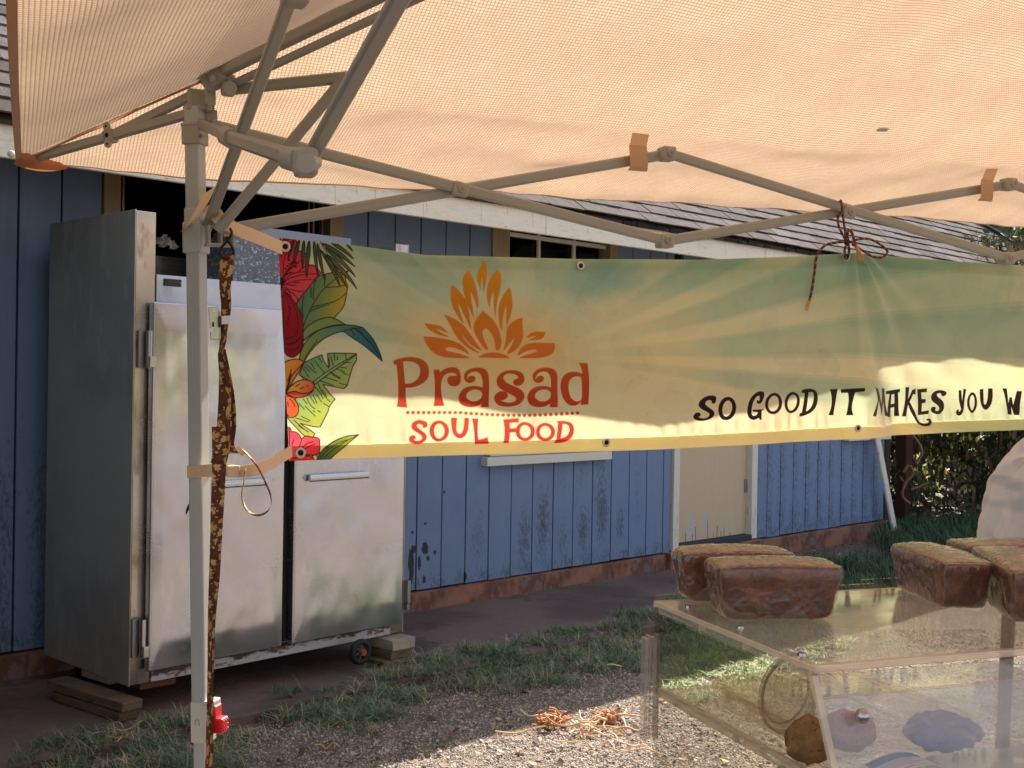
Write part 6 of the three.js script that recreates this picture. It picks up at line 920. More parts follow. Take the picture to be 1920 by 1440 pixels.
  ['ink', 'M 1444.7 519.0 C 1440.1 540.4 1421.3 554.5 1402.1 550.5 C 1382.9 546.5 1370.9 525.9 1375.9 504.6 C 1381.3 483.3 1401.3 469.3 1420.2 473.3 C 1438.9 477.2 1449.7 497.7 1444.7 519.0 Z M 1429.4 515.8 C 1426.1 530.7 1415.1 540.9 1404.6 538.8 C 1393.9 536.5 1388.0 522.7 1391.5 507.8 C 1395.1 493.0 1406.7 482.8 1417.1 484.9 C 1427.5 487.1 1432.9 501.0 1429.4 515.8 Z', 0],
  ['ink', 'M 1561.9 461.6 C 1533.7 451.4 1506.1 471.5 1494.8 498.1 C 1484.5 527.9 1492.4 552.3 1518.3 554.5 C 1533.8 554.0 1545.4 542.4 1543.4 553.2 L 1554.3 557.3 L 1553.0 524.6 L 1565.5 520.3 L 1513.4 519.9 L 1513.5 526.0 L 1536.9 528.7 C 1533.3 541.9 1517.9 544.3 1511.6 538.0 C 1502.3 522.5 1509.5 486.6 1532.9 474.3 C 1549.1 468.9 1544.7 485.0 1540.5 493.9 C 1536.6 484.7 1528.7 487.4 1531.0 496.5 C 1536.5 504.6 1552.8 500.4 1558.7 488.6 C 1565.6 476.8 1565.9 467.8 1561.9 461.6 Z', 0],
  ['ink', 'M 1651.9 510.1 C 1646.2 529.6 1623.4 542.2 1600.9 538.1 C 1578.9 534.0 1565.7 515.0 1571.2 495.7 C 1577.2 476.3 1599.9 463.7 1622.2 467.7 C 1644.7 471.6 1658.0 490.7 1651.9 510.1 Z M 1636.7 507.5 C 1632.4 522.1 1617.5 531.8 1603.3 529.3 C 1589.3 526.7 1581.4 512.9 1585.7 498.3 C 1590.1 483.8 1605.2 474.0 1619.2 476.5 C 1633.4 479.0 1641.3 492.9 1636.7 507.5 Z', 0],
  ['ink', 'M 1738.8 510.1 C 1733.5 529.8 1713.7 542.8 1693.8 539.2 C 1673.4 535.5 1661.3 516.6 1667.1 497.2 C 1673.3 477.6 1694.9 464.7 1714.5 468.3 C 1733.7 471.8 1744.1 490.6 1738.8 510.1 Z M 1725.7 507.7 C 1721.5 522.8 1708.4 533.1 1696.1 530.9 C 1683.5 528.6 1676.8 514.6 1681.3 499.6 C 1685.9 484.7 1699.8 474.4 1712.0 476.5 C 1724.0 478.8 1729.9 492.7 1725.7 507.7 Z', 0],
  ['ink', 'M 1748.8 462.7 C 1788.8 451.9 1824.9 462.5 1820.2 495.9 C 1816.2 535.4 1773.8 555.2 1740.0 552.2 L 1742.2 541.9 L 1751.9 540.4 L 1762.0 472.3 L 1748.6 471.9 Z M 1777.2 469.8 L 1769.7 536.7 C 1799.9 528.7 1808.0 480.1 1796.2 470.5 Z', 0],
  ['ink', 'M 1883.5 464.9 L 1921.6 465.2 L 1897.8 554.2 L 1876.1 553.3 C 1897.4 520.5 1897.5 489.9 1883.5 464.9 Z', 0],
  ['ink', 'M 1935.7 467.0 L 2027.3 465.2 L 2023.9 476.2 L 1989.2 478.3 C 1976.2 511.5 1971.9 535.9 1980.7 556.4 L 1954.1 556.6 C 1963.0 529.4 1967.4 498.9 1963.1 479.1 L 1935.5 479.3 Z', 0],
  ['ink', 'M 2071.3 562.2 L 2109.3 508.6 L 2094.9 461.6 L 2121.1 471.3 L 2144.8 521.9 L 2163.3 468.8 L 2184.8 469.1 L 2192.5 529.5 L 2210.6 569.4 L 2183.4 566.0 L 2171.4 516.3 L 2144.1 564.6 L 2117.4 508.7 L 2094.5 564.2 Z', 0],
  ['ink', 'M 2196.5 480.0 L 2276.4 472.1 L 2276.4 483.0 L 2267.8 484.9 L 2278.2 570.0 L 2254.3 570.7 L 2253.5 537.3 L 2230.8 540.0 L 2229.6 571.9 L 2202.7 571.1 L 2223.1 488.7 L 2201.0 490.3 Z M 2233.6 492.1 L 2249.4 489.1 L 2252.8 524.5 L 2231.1 527.2 Z', 0],
  ['ink', 'M 2301.9 465.9 L 2323.8 466.1 L 2317.3 509.4 L 2341.2 477.3 L 2363.3 471.0 L 2359.3 493.8 L 2346.2 490.4 L 2326.5 519.3 C 2350.1 545.8 2358.6 578.6 2378.1 595.5 C 2398.4 606.0 2431.1 603.9 2426.9 590.5 C 2410.3 593.3 2411.1 583.5 2427.4 584.0 C 2449.3 584.7 2458.6 601.5 2430.4 610.4 C 2397.5 615.8 2362.0 604.7 2348.6 578.3 L 2319.7 528.9 L 2312.7 572.1 L 2291.6 571.6 C 2304.9 538.3 2305.5 499.5 2301.9 465.9 Z', 0],
  ['ink', 'M 2371.6 474.4 L 2428.0 471.8 L 2425.9 485.0 L 2393.0 486.5 L 2392.8 510.8 L 2416.8 511.2 L 2414.3 524.3 L 2392.4 525.8 L 2389.0 556.6 L 2432.9 553.1 L 2428.8 566.2 L 2369.4 569.1 Z', 0],
  ['ink', 'M 2531.6 486.5 C 2502.6 472.7 2453.6 478.8 2448.0 505.2 C 2447.4 528.4 2496.6 529.5 2495.6 549.5 C 2489.4 561.3 2467.9 558.7 2466.1 552.0 C 2479.6 545.7 2469.2 536.8 2452.4 541.7 C 2437.4 551.3 2450.7 568.2 2483.4 569.1 C 2520.3 568.8 2532.3 540.3 2517.8 523.2 C 2502.5 509.5 2475.7 505.7 2481.2 492.5 C 2497.4 486.1 2508.0 492.9 2504.8 499.5 C 2518.3 506.5 2538.5 496.7 2531.6 486.5 Z', 0],
  ['ink', 'M 2596.3 480.5 L 2608.5 480.7 L 2616.7 524.9 L 2619.7 474.0 L 2632.7 477.5 L 2624.5 545.4 C 2616.9 569.0 2602.8 582.3 2590.3 575.2 C 2577.7 568.2 2587.6 551.5 2600.5 555.1 C 2591.1 565.1 2604.2 565.4 2609.4 551.9 L 2599.6 514.5 Z', 0],
  ['ink', 'M 2688.5 529.4 C 2687.5 551.3 2675.8 568.8 2662.6 568.6 C 2649.3 568.3 2639.7 550.4 2640.7 528.7 C 2641.3 506.9 2652.1 489.3 2665.3 489.4 C 2678.5 489.6 2689.0 507.5 2688.5 529.4 Z M 2677.4 529.2 C 2676.7 545.4 2670.3 558.5 2663.2 558.4 C 2656.2 558.2 2651.2 545.0 2651.9 528.8 C 2652.3 512.7 2658.2 499.6 2665.3 499.7 C 2672.4 499.8 2677.9 513.0 2677.4 529.2 Z', 0],
  ['ink', 'M 2700.9 478.1 L 2717.8 476.9 L 2719.0 529.8 C 2725.0 547.1 2738.0 540.4 2741.5 475.1 L 2761.8 475.2 C 2763.9 527.0 2754.2 554.5 2728.7 557.5 C 2703.5 553.6 2702.4 519.3 2700.9 478.1 Z', 0],
  ['ink', 'M 2809.3 475.6 L 2829.9 475.8 L 2840.4 535.1 L 2845.3 510.8 L 2855.7 510.9 L 2863.5 542.5 L 2880.3 486.9 L 2906.8 487.2 L 2885.7 581.3 L 2866.6 579.5 L 2852.9 545.7 L 2855.3 579.2 L 2835.6 576.7 C 2831.5 541.9 2823.9 507.1 2809.3 475.6 Z', 0],
];
// ---------------------------------------------------------------- printed vinyl banner tied to the tent
const BW = 3.3, BH = 0.64;
const bannerMap = canvasTex(2048, 400, (c, w, h) => {
  const k = w / (BW * 1000), r = rng(33), MM = (x) => x * k;
  c.save(); c.scale(k, h / (BH * 1000));
  const HH = BH * 1000, WW = BW * 1000;
  let g = c.createLinearGradient(0, 0, 0, HH);
  g.addColorStop(0, 'rgb(188,214,188)'); g.addColorStop(.35, 'rgb(214,222,184)'); g.addColorStop(.65, 'rgb(236,230,184)'); g.addColorStop(1, 'rgb(250,242,196)');
  c.fillStyle = g; c.fillRect(0, 0, WW, HH);
  // sunburst of pale and green rays from behind the emblem
  const cx = 760, cy = 320;
  const rays = [[-176, -170, 0], [-163, -156, 1], [-150, -140, 0], [-133, -126, 1], [-118, -109, 0], [-101, -95, 1], [-86, -78, 0], [-69, -62, 1], [-54, -45, 0], [-38, -30, 1], [-29, -21, 0], [-21, -16, 1], [-16, -9.5, 0], [-9.5, -4.5, 1], [-4.5, 1.5, 0], [1.5, 5.5, 1], [5.5, 10, 0]];
  for (const [a, b, p] of rays) for (const k of [-.5, 0, .5]) { const A = (a - k) * Math.PI / 180, B = (b + k) * Math.PI / 180; const q = c.createRadialGradient(cx, cy, 160, cx, cy, 2400); const col = p ? '242,238,188' : '122,178,154'; q.addColorStop(0, `rgba(${col},0)`); q.addColorStop(.12, `rgba(${col},${p ? .12 : .10})`); q.addColorStop(.5, `rgba(${col},${p ? .13 : .17})`); q.addColorStop(1, `rgba(${col},${p ? .11 : .17})`); c.fillStyle = q; c.beginPath(); c.moveTo(cx, cy); c.lineTo(cx + 4000 * Math.cos(A), cy + 4000 * Math.sin(A)); c.lineTo(cx + 4000 * Math.cos(B), cy + 4000 * Math.sin(B)); c.fill(); }
  for (const [x, y, rx, ry, col, a] of [[1010, 60, 220, 110, '104,166,160', .55], [1500, 40, 420, 90, '110,168,140', .35], [2350, 120, 700, 160, '112,166,132', .36], [560, 40, 200, 80, '120,160,128', .3], [330, 170, 120, 120, '140,170,120', .3], [640, 300, 330, 190, '244,196,110', .80], [1130, 230, 300, 150, '242,230,180', .6], [1160, 360, 300, 120, '248,228,164', .45], [420, 240, 160, 90, '232,205,140', .4], [1900, 300, 500, 60, '240,230,176', .28], [700, 560, 900, 120, '250,240,184', .5], [2300, 560, 1000, 110, '250,242,184', .5]]) { c.save(); c.translate(x, y); c.scale(rx, ry); const q = c.createRadialGradient(0, 0, 0, 0, 0, 1); q.addColorStop(0, `rgba(${col},${a})`); q.addColorStop(.55, `rgba(${col},${a * .6})`); q.addColorStop(1, `rgba(${col},0)`); c.fillStyle = q; c.fillRect(-1, -1, 2, 2); c.restore(); }
  for (let i = 0; i < 260; i++) { const x = r() * WW, y = r() * HH * .8, s = 10 + r() * 60; c.fillStyle = r() < .5 ? 'rgba(250,232,180,.05)' : 'rgba(110,150,120,.045)'; c.beginPath(); c.ellipse(x, y, s * 1.4, s * .7, r() * 3, 0, 7); c.fill(); }
  const lin = (x0, y0, x1, y1, a, b, m) => { const q = c.createLinearGradient(x0, y0, x1, y1); q.addColorStop(0, a); if (m) q.addColorStop(.5, m); q.addColorStop(1, b); return q; };
  const INK = {
    leafBig: lin(60, 90, 190, 130, 'rgb(62,128,116)', 'rgb(186,172,56)', 'rgb(110,142,92)'), line: 'rgb(46,26,20)', red: lin(0, 0, 110, 110, 'rgb(206,38,56)', 'rgb(226,74,92)'), dark: 'rgb(66,14,20)', redDark: lin(0, 110, 60, 260, 'rgb(196,28,46)', 'rgb(150,24,38)'), stamen: 'rgb(206,112,50)',
    palm: lin(60, 10, 200, 140, 'rgb(46,92,82)', 'rgb(122,128,62)'), palm2: lin(0, 0, 60, 100, 'rgb(118,112,52)', 'rgb(150,130,56)'), curlTop: 'rgb(126,156,94)', curl: lin(40, 240, 260, 220, 'rgb(136,160,76)', 'rgb(34,100,122)', 'rgb(96,140,110)'), banana: lin(50, 300, 190, 470, 'rgb(84,150,128)', 'rgb(206,214,84)', 'rgb(150,184,112)'), midrib: 'rgb(156,190,140)',
    plum1: lin(20, 330, 75, 370, 'rgb(234,186,66)', 'rgb(242,104,58)'), plum2: lin(40, 360, 100, 380, 'rgb(244,202,84)', 'rgb(246,92,66)'), plum3: 'rgb(240,92,62)', pink: lin(20, 500, 110, 620, 'rgb(232,66,92)', 'rgb(226,52,72)', 'rgb(244,96,112)'), red2: lin(20, 600, 110, 640, 'rgb(222,42,52)', 'rgb(240,92,44)'), cream: 'rgb(244,216,150)', blade: lin(100, 640, 230, 540, 'rgb(74,108,66)', 'rgb(226,226,64)'),
    lotus: lin(0, 30, 0, 345, 'rgb(220,154,26)', 'rgb(224,120,54)', 'rgb(218,134,36)'), word: lin(0, 340, 0, 500, 'rgb(196,98,34)', 'rgb(204,66,44)'), dot: 'rgb(210,84,66)', soul: lin(0, 530, 0, 620, 'rgb(214,78,62)', 'rgb(214,46,52)'), ink: 'rgb(34,24,26)',
  };
  c.lineJoin = c.lineCap = 'round';
  for (const [ink, d, edge] of ART) {
    const p = new Path2D(d);
    if (ink === 'line') { c.strokeStyle = INK.line; c.lineWidth = 1.9; c.stroke(p); continue; }
    c.fillStyle = INK[ink]; c.fill(p, 'evenodd');
    if (edge) { c.strokeStyle = INK.line; c.lineWidth = 2.3; c.stroke(p); }
  }
  c.restore();
  for (let i = 0; i < 90; i++) { c.fillStyle = `rgba(70,58,40,${.15 + r() * .3})`; c.fillRect(r() * w, r() * h, 1 + r(), 1 + r()); }
});
const weave = texF(128, 128, (u, v) => .5 + .25 * Math.cos(u * 6.283 * 32) + .25 * Math.cos(v * 6.283 * 32));
M.banner = phys({ map: bannerMap, bumpMap: withRepeat(weave, 40, 8), bumpScale: .0006, transmission: .34, thickness: 0, roughness: .95, ior: 1.35 });
M.bannerBack = phys({ map: tex(64, 64, (u, v) => mix3([226, 204, 132], [214, 190, 120], tf(u, v, 8, 8, 3, 170))), transmission: .30, thickness: 0, roughness: 1, ior: 1.3 });
M.eyelet = std({ color: rgb(206, 202, 196), metalness: .7, roughness: .35 });
const TOPX = [.22, .439, .65, 1.164, 1.596, 2.0, 2.234, 2.45, 2.674, 3.072, 3.6], TOPY = [1.850, 1.835, 1.814, 1.815, 1.826, 1.852, 1.871, 1.866, 1.861, 1.853, 1.85];
const topH = (u) => { let i = 0; while (i < TOPX.length - 2 && u > TOPX[i + 1]) i++; return lerp(TOPY[i], TOPY[i + 1], clamp((u - TOPX[i]) / (TOPX[i + 1] - TOPX[i]), 0, 1)); };
const cat = (xs, ys, u) => { let i = 0; while (i < xs.length - 2 && u > xs[i + 1]) i++; const t = clamp((u - xs[i]) / (xs[i + 1] - xs[i]), 0, 1); return lerp(ys[i], ys[i + 1], t * t * (3 - 2 * t)); };
const bulge = (u, b) => {
  const q = 1 - b, mid = Math.sin(Math.PI * clamp(b * .92 + .04, 0, 1));
  let v = cat([.22, .6, 1.0, 1.35, 1.7, 2.0, 2.234, 2.5, 2.8, 3.2, 3.6], [0, .03, .10, .15, .12, .06, .02, -.05, -.10, -.08, -.03], u) * (.25 + .75 * Math.pow(q, .8) * (.35 + .65 * mid) + .3 * q);
  // folds running down from the tied eyelet
  const dx = u - 2.234, dy = .045 + q * BH, a = Math.atan2(dx, dy), R = Math.hypot(dx, dy), f = sstep(R, .03, .12) * (1 - sstep(R, .50, .95));
  v += f * (.016 * Math.exp(-(((a - .52) / .10) ** 2)) - .012 * Math.exp(-(((a - .30) / .10) ** 2)) + .010 * Math.exp(-(((a - .02) / .08) ** 2)) - .008 * Math.exp(-(((a + .24) / .12) ** 2)) + .012 * Math.exp(-(((a - .86) / .12) ** 2)) - .012 * Math.exp(-(((a - 1.08) / .14) ** 2)));
  v += .028 * Math.exp(-(((u - 2.30) / .16) ** 2)) * sstep(q, .55, .8) - .022 * Math.exp(-(((u - 2.52) / .12) ** 2)) * sstep(q, .4, .7);
  // puckers just above the stitched lower hem and under the upper one
  const pk = n2(u * 17, 3) + .5 * n2(u * 37, 9);
  v += .0042 * pk * Math.exp(-(((b - .10) / .055) ** 2)) + .0016 * pk * Math.exp(-(((b - .90) / .05) ** 2)) + .0022 * n2(u * 5, b * 6);
  return v + .02;
};
const BP = (u, b, off = 0) => { const uu = .22 + u + .026 * (1 - b) * (1 - u / BW) ** 8; return T(uu, lerp(1.222, topH(uu), b), bulge(uu, b) + off); };
const banner = thing('banner', T(1.8, 0, 0), 'printed vinyl banner with orange lotus and tropical flowers, tied across the tent', 'banner');
put('sheet', sheet((a, b) => BP(a * BW, b), 420, 70), M.banner, banner);
put('hem', sheet((a, b) => BP(a * BW, b * .072, -.0035), 420, 4, 3, .05), M.bannerBack, banner);
put('hem', sheet((a, b) => BP(a * BW, 1 - b * .062, -.0035), 300, 4, 3, .05), M.bannerBack, banner);
const ubFrom = (px, py) => { const q = toT(tp(px, py, .03)); return [q.u - .22 - .0, clamp((q.h - 1.222) / (topH(q.u) - 1.222), 0, 1)]; };
for (const [px, py, s] of [[535, 462, 1], [549, 850, 1], [1081, 500, .9], [1105, 826, .9], [1587, 481, 1.05], [1595, 802, .9]]) {
  const [u, b] = ubFrom(px, py), p = BP(u, b, .003), n = VT, x = UT, y = YT;
  const e = put('eyelet', [new THREE.TorusGeometry(.0115 * s, .0042 * s, 8, 26).applyMatrix4(basis(p, x, y, n))], M.eyelet, banner);
  put('hole', [rod(p.clone().addScaledVector(n, .0006), p.clone().addScaledVector(n, .0016), .0075 * s, .0075 * s, 18)], M.dark, e);
}
// braided cord at the middle eyelet
const braid = tex(64, 256, (u, v) => { const a = (u * 6 + v * 2) % 1, b = (u * 6 - v * 2 + 8) % 1, s = Math.floor(u * 6 + v * 2) % 3; const edge = Math.min(a, 1 - a, b, 1 - b); const col = s === 0 ? [196, 116, 62] : s === 1 ? [112, 44, 46] : [66, 58, 66]; return mix3([44, 26, 28], col, sstep(edge, .02, .2)); });
{
  const P = (px, py, v = .06) => tp(px, py, v), cord = thing('cord', P(1588, 455), 'multicoloured braided cord knotted between the banner eyelet and the folding truss', 'cord');
  const strand = (name, pts, rad, k = 60) => { const g = clean(new THREE.TubeGeometry(new THREE.CatmullRomCurve3(pts), k, rad, 8).toNonIndexed()); const L = new THREE.CatmullRomCurve3(pts).getLength(), t = g.attributes.uv; for (let i = 0; i < t.count; i++) t.setXY(i, t.getX(i) * L / .05, t.getY(i)); return put(name, g, std({ map: braid, roughness: .8 }), cord); };
  strand('loose_end', [P(1590, 453), P(1566, 455), P(1546, 461), P(1532, 479), P(1527, 510), P(1522, 545), P(1517, 566)], .0046);
  put('end_tip', [rod(P(1517, 564), P(1513, 582), .0054, .0046, 10)], std({ color: rgb(206, 152, 100) }), cord);
  strand('bow_loop', [P(1591, 455), P(1608, 449), P(1628, 448), P(1650, 458), P(1664, 472), P(1655, 482), P(1636, 481), P(1618, 470), P(1598, 458)], .0042);
  strand('tie', [P(1588, 455), P(1584, 430), P(1580, 402), P(1578, 382), tp(1576, 376, .01), tp(1576, 384, -.03), tp(1572, 402, -.01), P(1573, 425), P(1586, 452)], .0042);
  strand('tie', [P(1590, 450), P(1590, 432), P(1596, 434), P(1601, 448), P(1606, 464)], .0046, 30);
  put('frayed_end', [rod(P(1604, 458), P(1610, 474), .0062, .0075, 10), rod(P(1607, 466), P(1613, 489), .0046, .004, 8), rod(P(1610, 466), P(1617, 486), .0046, .004, 8)], std({ color: rgb(200, 146, 104) }), cord);
  strand('eyelet_loop', [P(1588, 455), P(1584, 468), tp(1584, 480, .055), tp(1588, 485, .04), tp(1591, 478, .05), P(1592, 465), P(1589, 453)], .0045, 30);
  put('knot', [wobble(new THREE.IcosahedronGeometry(.0105, 3).applyMatrix4(basis(P(1588, 454), UT, YT, VT)), .0016, 120)], std({ map: withRepeat(braid, 2, 1), roughness: .8 }), cord);
}
// pale webbing that ties the banner to the leg
{
  const w = std({ color: rgb(234, 206, 172), roughness: .85, bumpMap: withRepeat(weave, 3, 3), bumpScale: .0006, side: THREE.DoubleSide });
  const A = (px, py, d = 3.09) => at(px, py, d);
  const st = thing('webbing_strap', A(400, 410), 'tan webbing strap from the upper banner corner, looped over the leg at the sliding bracket', 'strap');
  const w2d = YT.clone();
  put('band', ribbon([BP(.01, .955, .004), A(480, 444, 3.14), A(440, 428, 3.10), A(415, 412, 3.07), A(402, 398, 3.10), A(392, 385, 3.16)], [w2d, w2d, w2d, V(.4, 1, 0), V(.7, .7, 0), V(.8, .5, 0)], .038, 40, .002), w, st);
  put('band', ribbon([A(404, 352, 3.155), A(394, 358, 3.10), A(378, 388, 3.075), A(360, 414, 3.08), A(346, 428, 3.12)], [V(.75, .65, 0), V(.85, .55, 0), V(.9, .5, 0), V(.85, .55, 0), V(.7, .7, 0)], .036, 40, .002), w, st);
  const lo = thing('webbing_strap', pole(hAt(884)), 'pale webbing strap from the lower banner corner, wrapped round the leg below the camouflage strap', 'strap');
  const h0 = hAt(895), h1 = hAt(872), k = .0225, ring = [];
  for (const [l, rg, ww, dd] of [[k, 0, .047, .002], [-k, 0, .047, .002]]) ring.push(pbox(h0, h1, ww, dd, l, rg, .0008));
  for (const rg of [k, -k]) ring.push(pbox(h0, h1, .002, .047, 0, rg, .0008));
  put('band', ring, w, lo);
  put('band', ribbon([pole((h0 + h1) / 2, .024, .0), A(398, 882, 3.085), A(425, 881, 3.08), A(450, 884, 3.09), A(490, 877, 3.13), BP(.008, .045, .006)], [YT, YT, YT, YT.clone().addScaledVector(VT, .3), YT, YT], .034, 40, .002), w, lo);
  put('knot', [wobble(boxAt(A(437, 884, 3.07), UT, YT, VT, .034, .032, .012, .005), .001, 60)], w, lo);
}
// camouflage ratchet strap hanging beside the leg
{
  const camo = canvasTex(128, 1024, (c, w, h) => { const r = rng(44); c.fillStyle = 'rgb(112,60,42)'; c.fillRect(0, 0, w, h); for (let i = 0; i < 30; i++) { c.fillStyle = ['rgb(214,170,92)', 'rgb(70,46,34)', 'rgb(84,52,40)', 'rgb(226,190,120)'][Math.floor(r() * 4)]; c.beginPath(); const x = r() * w, y = r() * h; for (let k = 0; k <= 12; k++) { const t = k / 12 * 6.283, m = 12 + r() * 30; c.lineTo(x + Math.cos(t) * m, y + Math.sin(t) * m * 1.3); } c.fill(); } for (let i = 0; i < 30; i++) { const x = r() * w, y = r() * h, s = 8 + r() * 9; c.fillStyle = 'rgb(40,30,26)'; c.beginPath(); c.ellipse(x, y, s, s * .8, 0, 0, 7); c.fill(); c.fillStyle = 'rgb(224,192,128)'; c.beginPath(); c.ellipse(x + 2, y + 2, s * .8, s * .6, 0, 0, 7); c.fill(); } c.fillStyle = 'rgba(40,24,18,.22)'; for (let y = 0; y < h; y += 6) c.fillRect(0, y, w, 2); });
  const m = std({ map: withRepeat(camo, 1 / .038, 1 / .30), roughness: .85, side: THREE.DoubleSide });
  const A = (px, py, d = 3.07) => at(px, py, d), cs = thing('ratchet_strap', A(420, 700), 'camouflage ratchet strap hanging from a hook beside the tent leg', 'strap');
  const X = UT, tw = (k) => UT.clone().multiplyScalar(Math.cos(k)).addScaledVector(VT, Math.sin(k));
  put('webbing', ribbon([A(426, 478), A(425, 500), A(422, 540), A(424, 570), A(423, 592)], [tw(.6), tw(.6), tw(.9), tw(1.0), tw(1.1)], .038, 30, .002), m, cs);
  put('webbing', ribbon([A(420, 608), A(418, 640), A(415, 662), A(420, 690), A(423, 730), A(421, 790), A(418, 830), A(410, 868)], [tw(1.25), tw(1.35), tw(1.35), tw(1.05), tw(.75), tw(.6), tw(.4), tw(.3)], .042, 50, .002), m, cs);
  put('webbing', ribbon([A(417, 655, 3.09), A(430, 745, 3.09), A(431, 800, 3.085), A(428, 838, 3.08), A(440, 850, 3.08)], [tw(1.3), tw(.9), tw(.6), tw(.5), tw(.3)], .036, 40, .002), m, cs);
  put('webbing', ribbon([A(410, 800, 3.062), A(411, 860, 3.062), A(408, 940, 3.07), A(405, 1010, 3.08), A(402, 1080, 3.09), A(397, 1160, 3.11), A(395, 1260, 3.11), A(394, 1340, 3.12), A(391, 1460, 3.12), A(390, 1560, 3.12)], [tw(.4), tw(.4), tw(.6), tw(.8), tw(.9), tw(1.2), tw(1.3), tw(1.25), tw(1.25), tw(1.25)], .037, 90, .002), m, cs);
  put('webbing', ribbon([A(448, 838), A(462, 850), A(478, 868), A(498, 905), A(509, 938), A(503, 957), A(484, 966), A(463, 956), A(454, 930), A(458, 900), A(461, 878)], Array(11).fill(VT.clone().addScaledVector(UT, -.25)), .034, 70, .002), m, cs);
  put('cut_end', [boxAt(A(451, 846, 3.055), UT.clone().applyAxisAngle(VT, -.9), YT.clone().applyAxisAngle(VT, -.9), VT, .026, .014, .006, .002)], std({ color: rgb(232, 204, 160) }), cs);
  const hook = std({ color: rgb(52, 40, 34), roughness: .5, metalness: .6 });
  put('hook', tube([A(430, 425, 3.10), A(434, 438), A(426, 452), A(414, 466), A(413, 478), A(422, 486), A(436, 482), A(438, 470), A(430, 455), A(424, 446)], .0035, 60, 6), hook, cs);
  const bk = put('buckle', [boxAt(A(402, 606, 3.06), UT.clone().applyAxisAngle(VT, .06), YT.clone().applyAxisAngle(VT, .06), VT, .026, .088, .004, .0018), boxAt(A(411, 611, 3.075), UT, YT, VT, .004, .075, .03, .0015)], std({ color: rgb(196, 204, 176), metalness: .85, roughness: .36 }), cs);
  put('roller', [boxAt(A(412, 603, 3.06), UT, YT, VT, .008, .03, .02, .003)], std({ color: rgb(60, 64, 70), metalness: .5, roughness: .4 }), bk);
  put('slot', [boxAt(A(399.5, 608, 3.0565), UT, YT, VT, .005, .013, .001, 0)], M.dark, bk);
  put('rivet', [rod(A(401, 583, 3.054), A(401, 583, 3.062), .005, .005, 14), rod(A(396, 619, 3.052), A(396, 619, 3.06), .0055, .0045, 14)], M.chrome, bk);
  // leaf stuck behind the leg
  tag(put('dry_leaf', sheet((a, b) => A(348 + 9 * b + (a - .5) * 6 * Math.sin(Math.PI * b), 966 - 26 * b, 3.2 + .01 * Math.sin(a * 3)), 4, 8, .02, .04), std({ color: rgb(120, 72, 48), roughness: .9, side: THREE.DoubleSide })), 'small brown dry leaf caught on the far side of the tent leg', 'leaf');
}
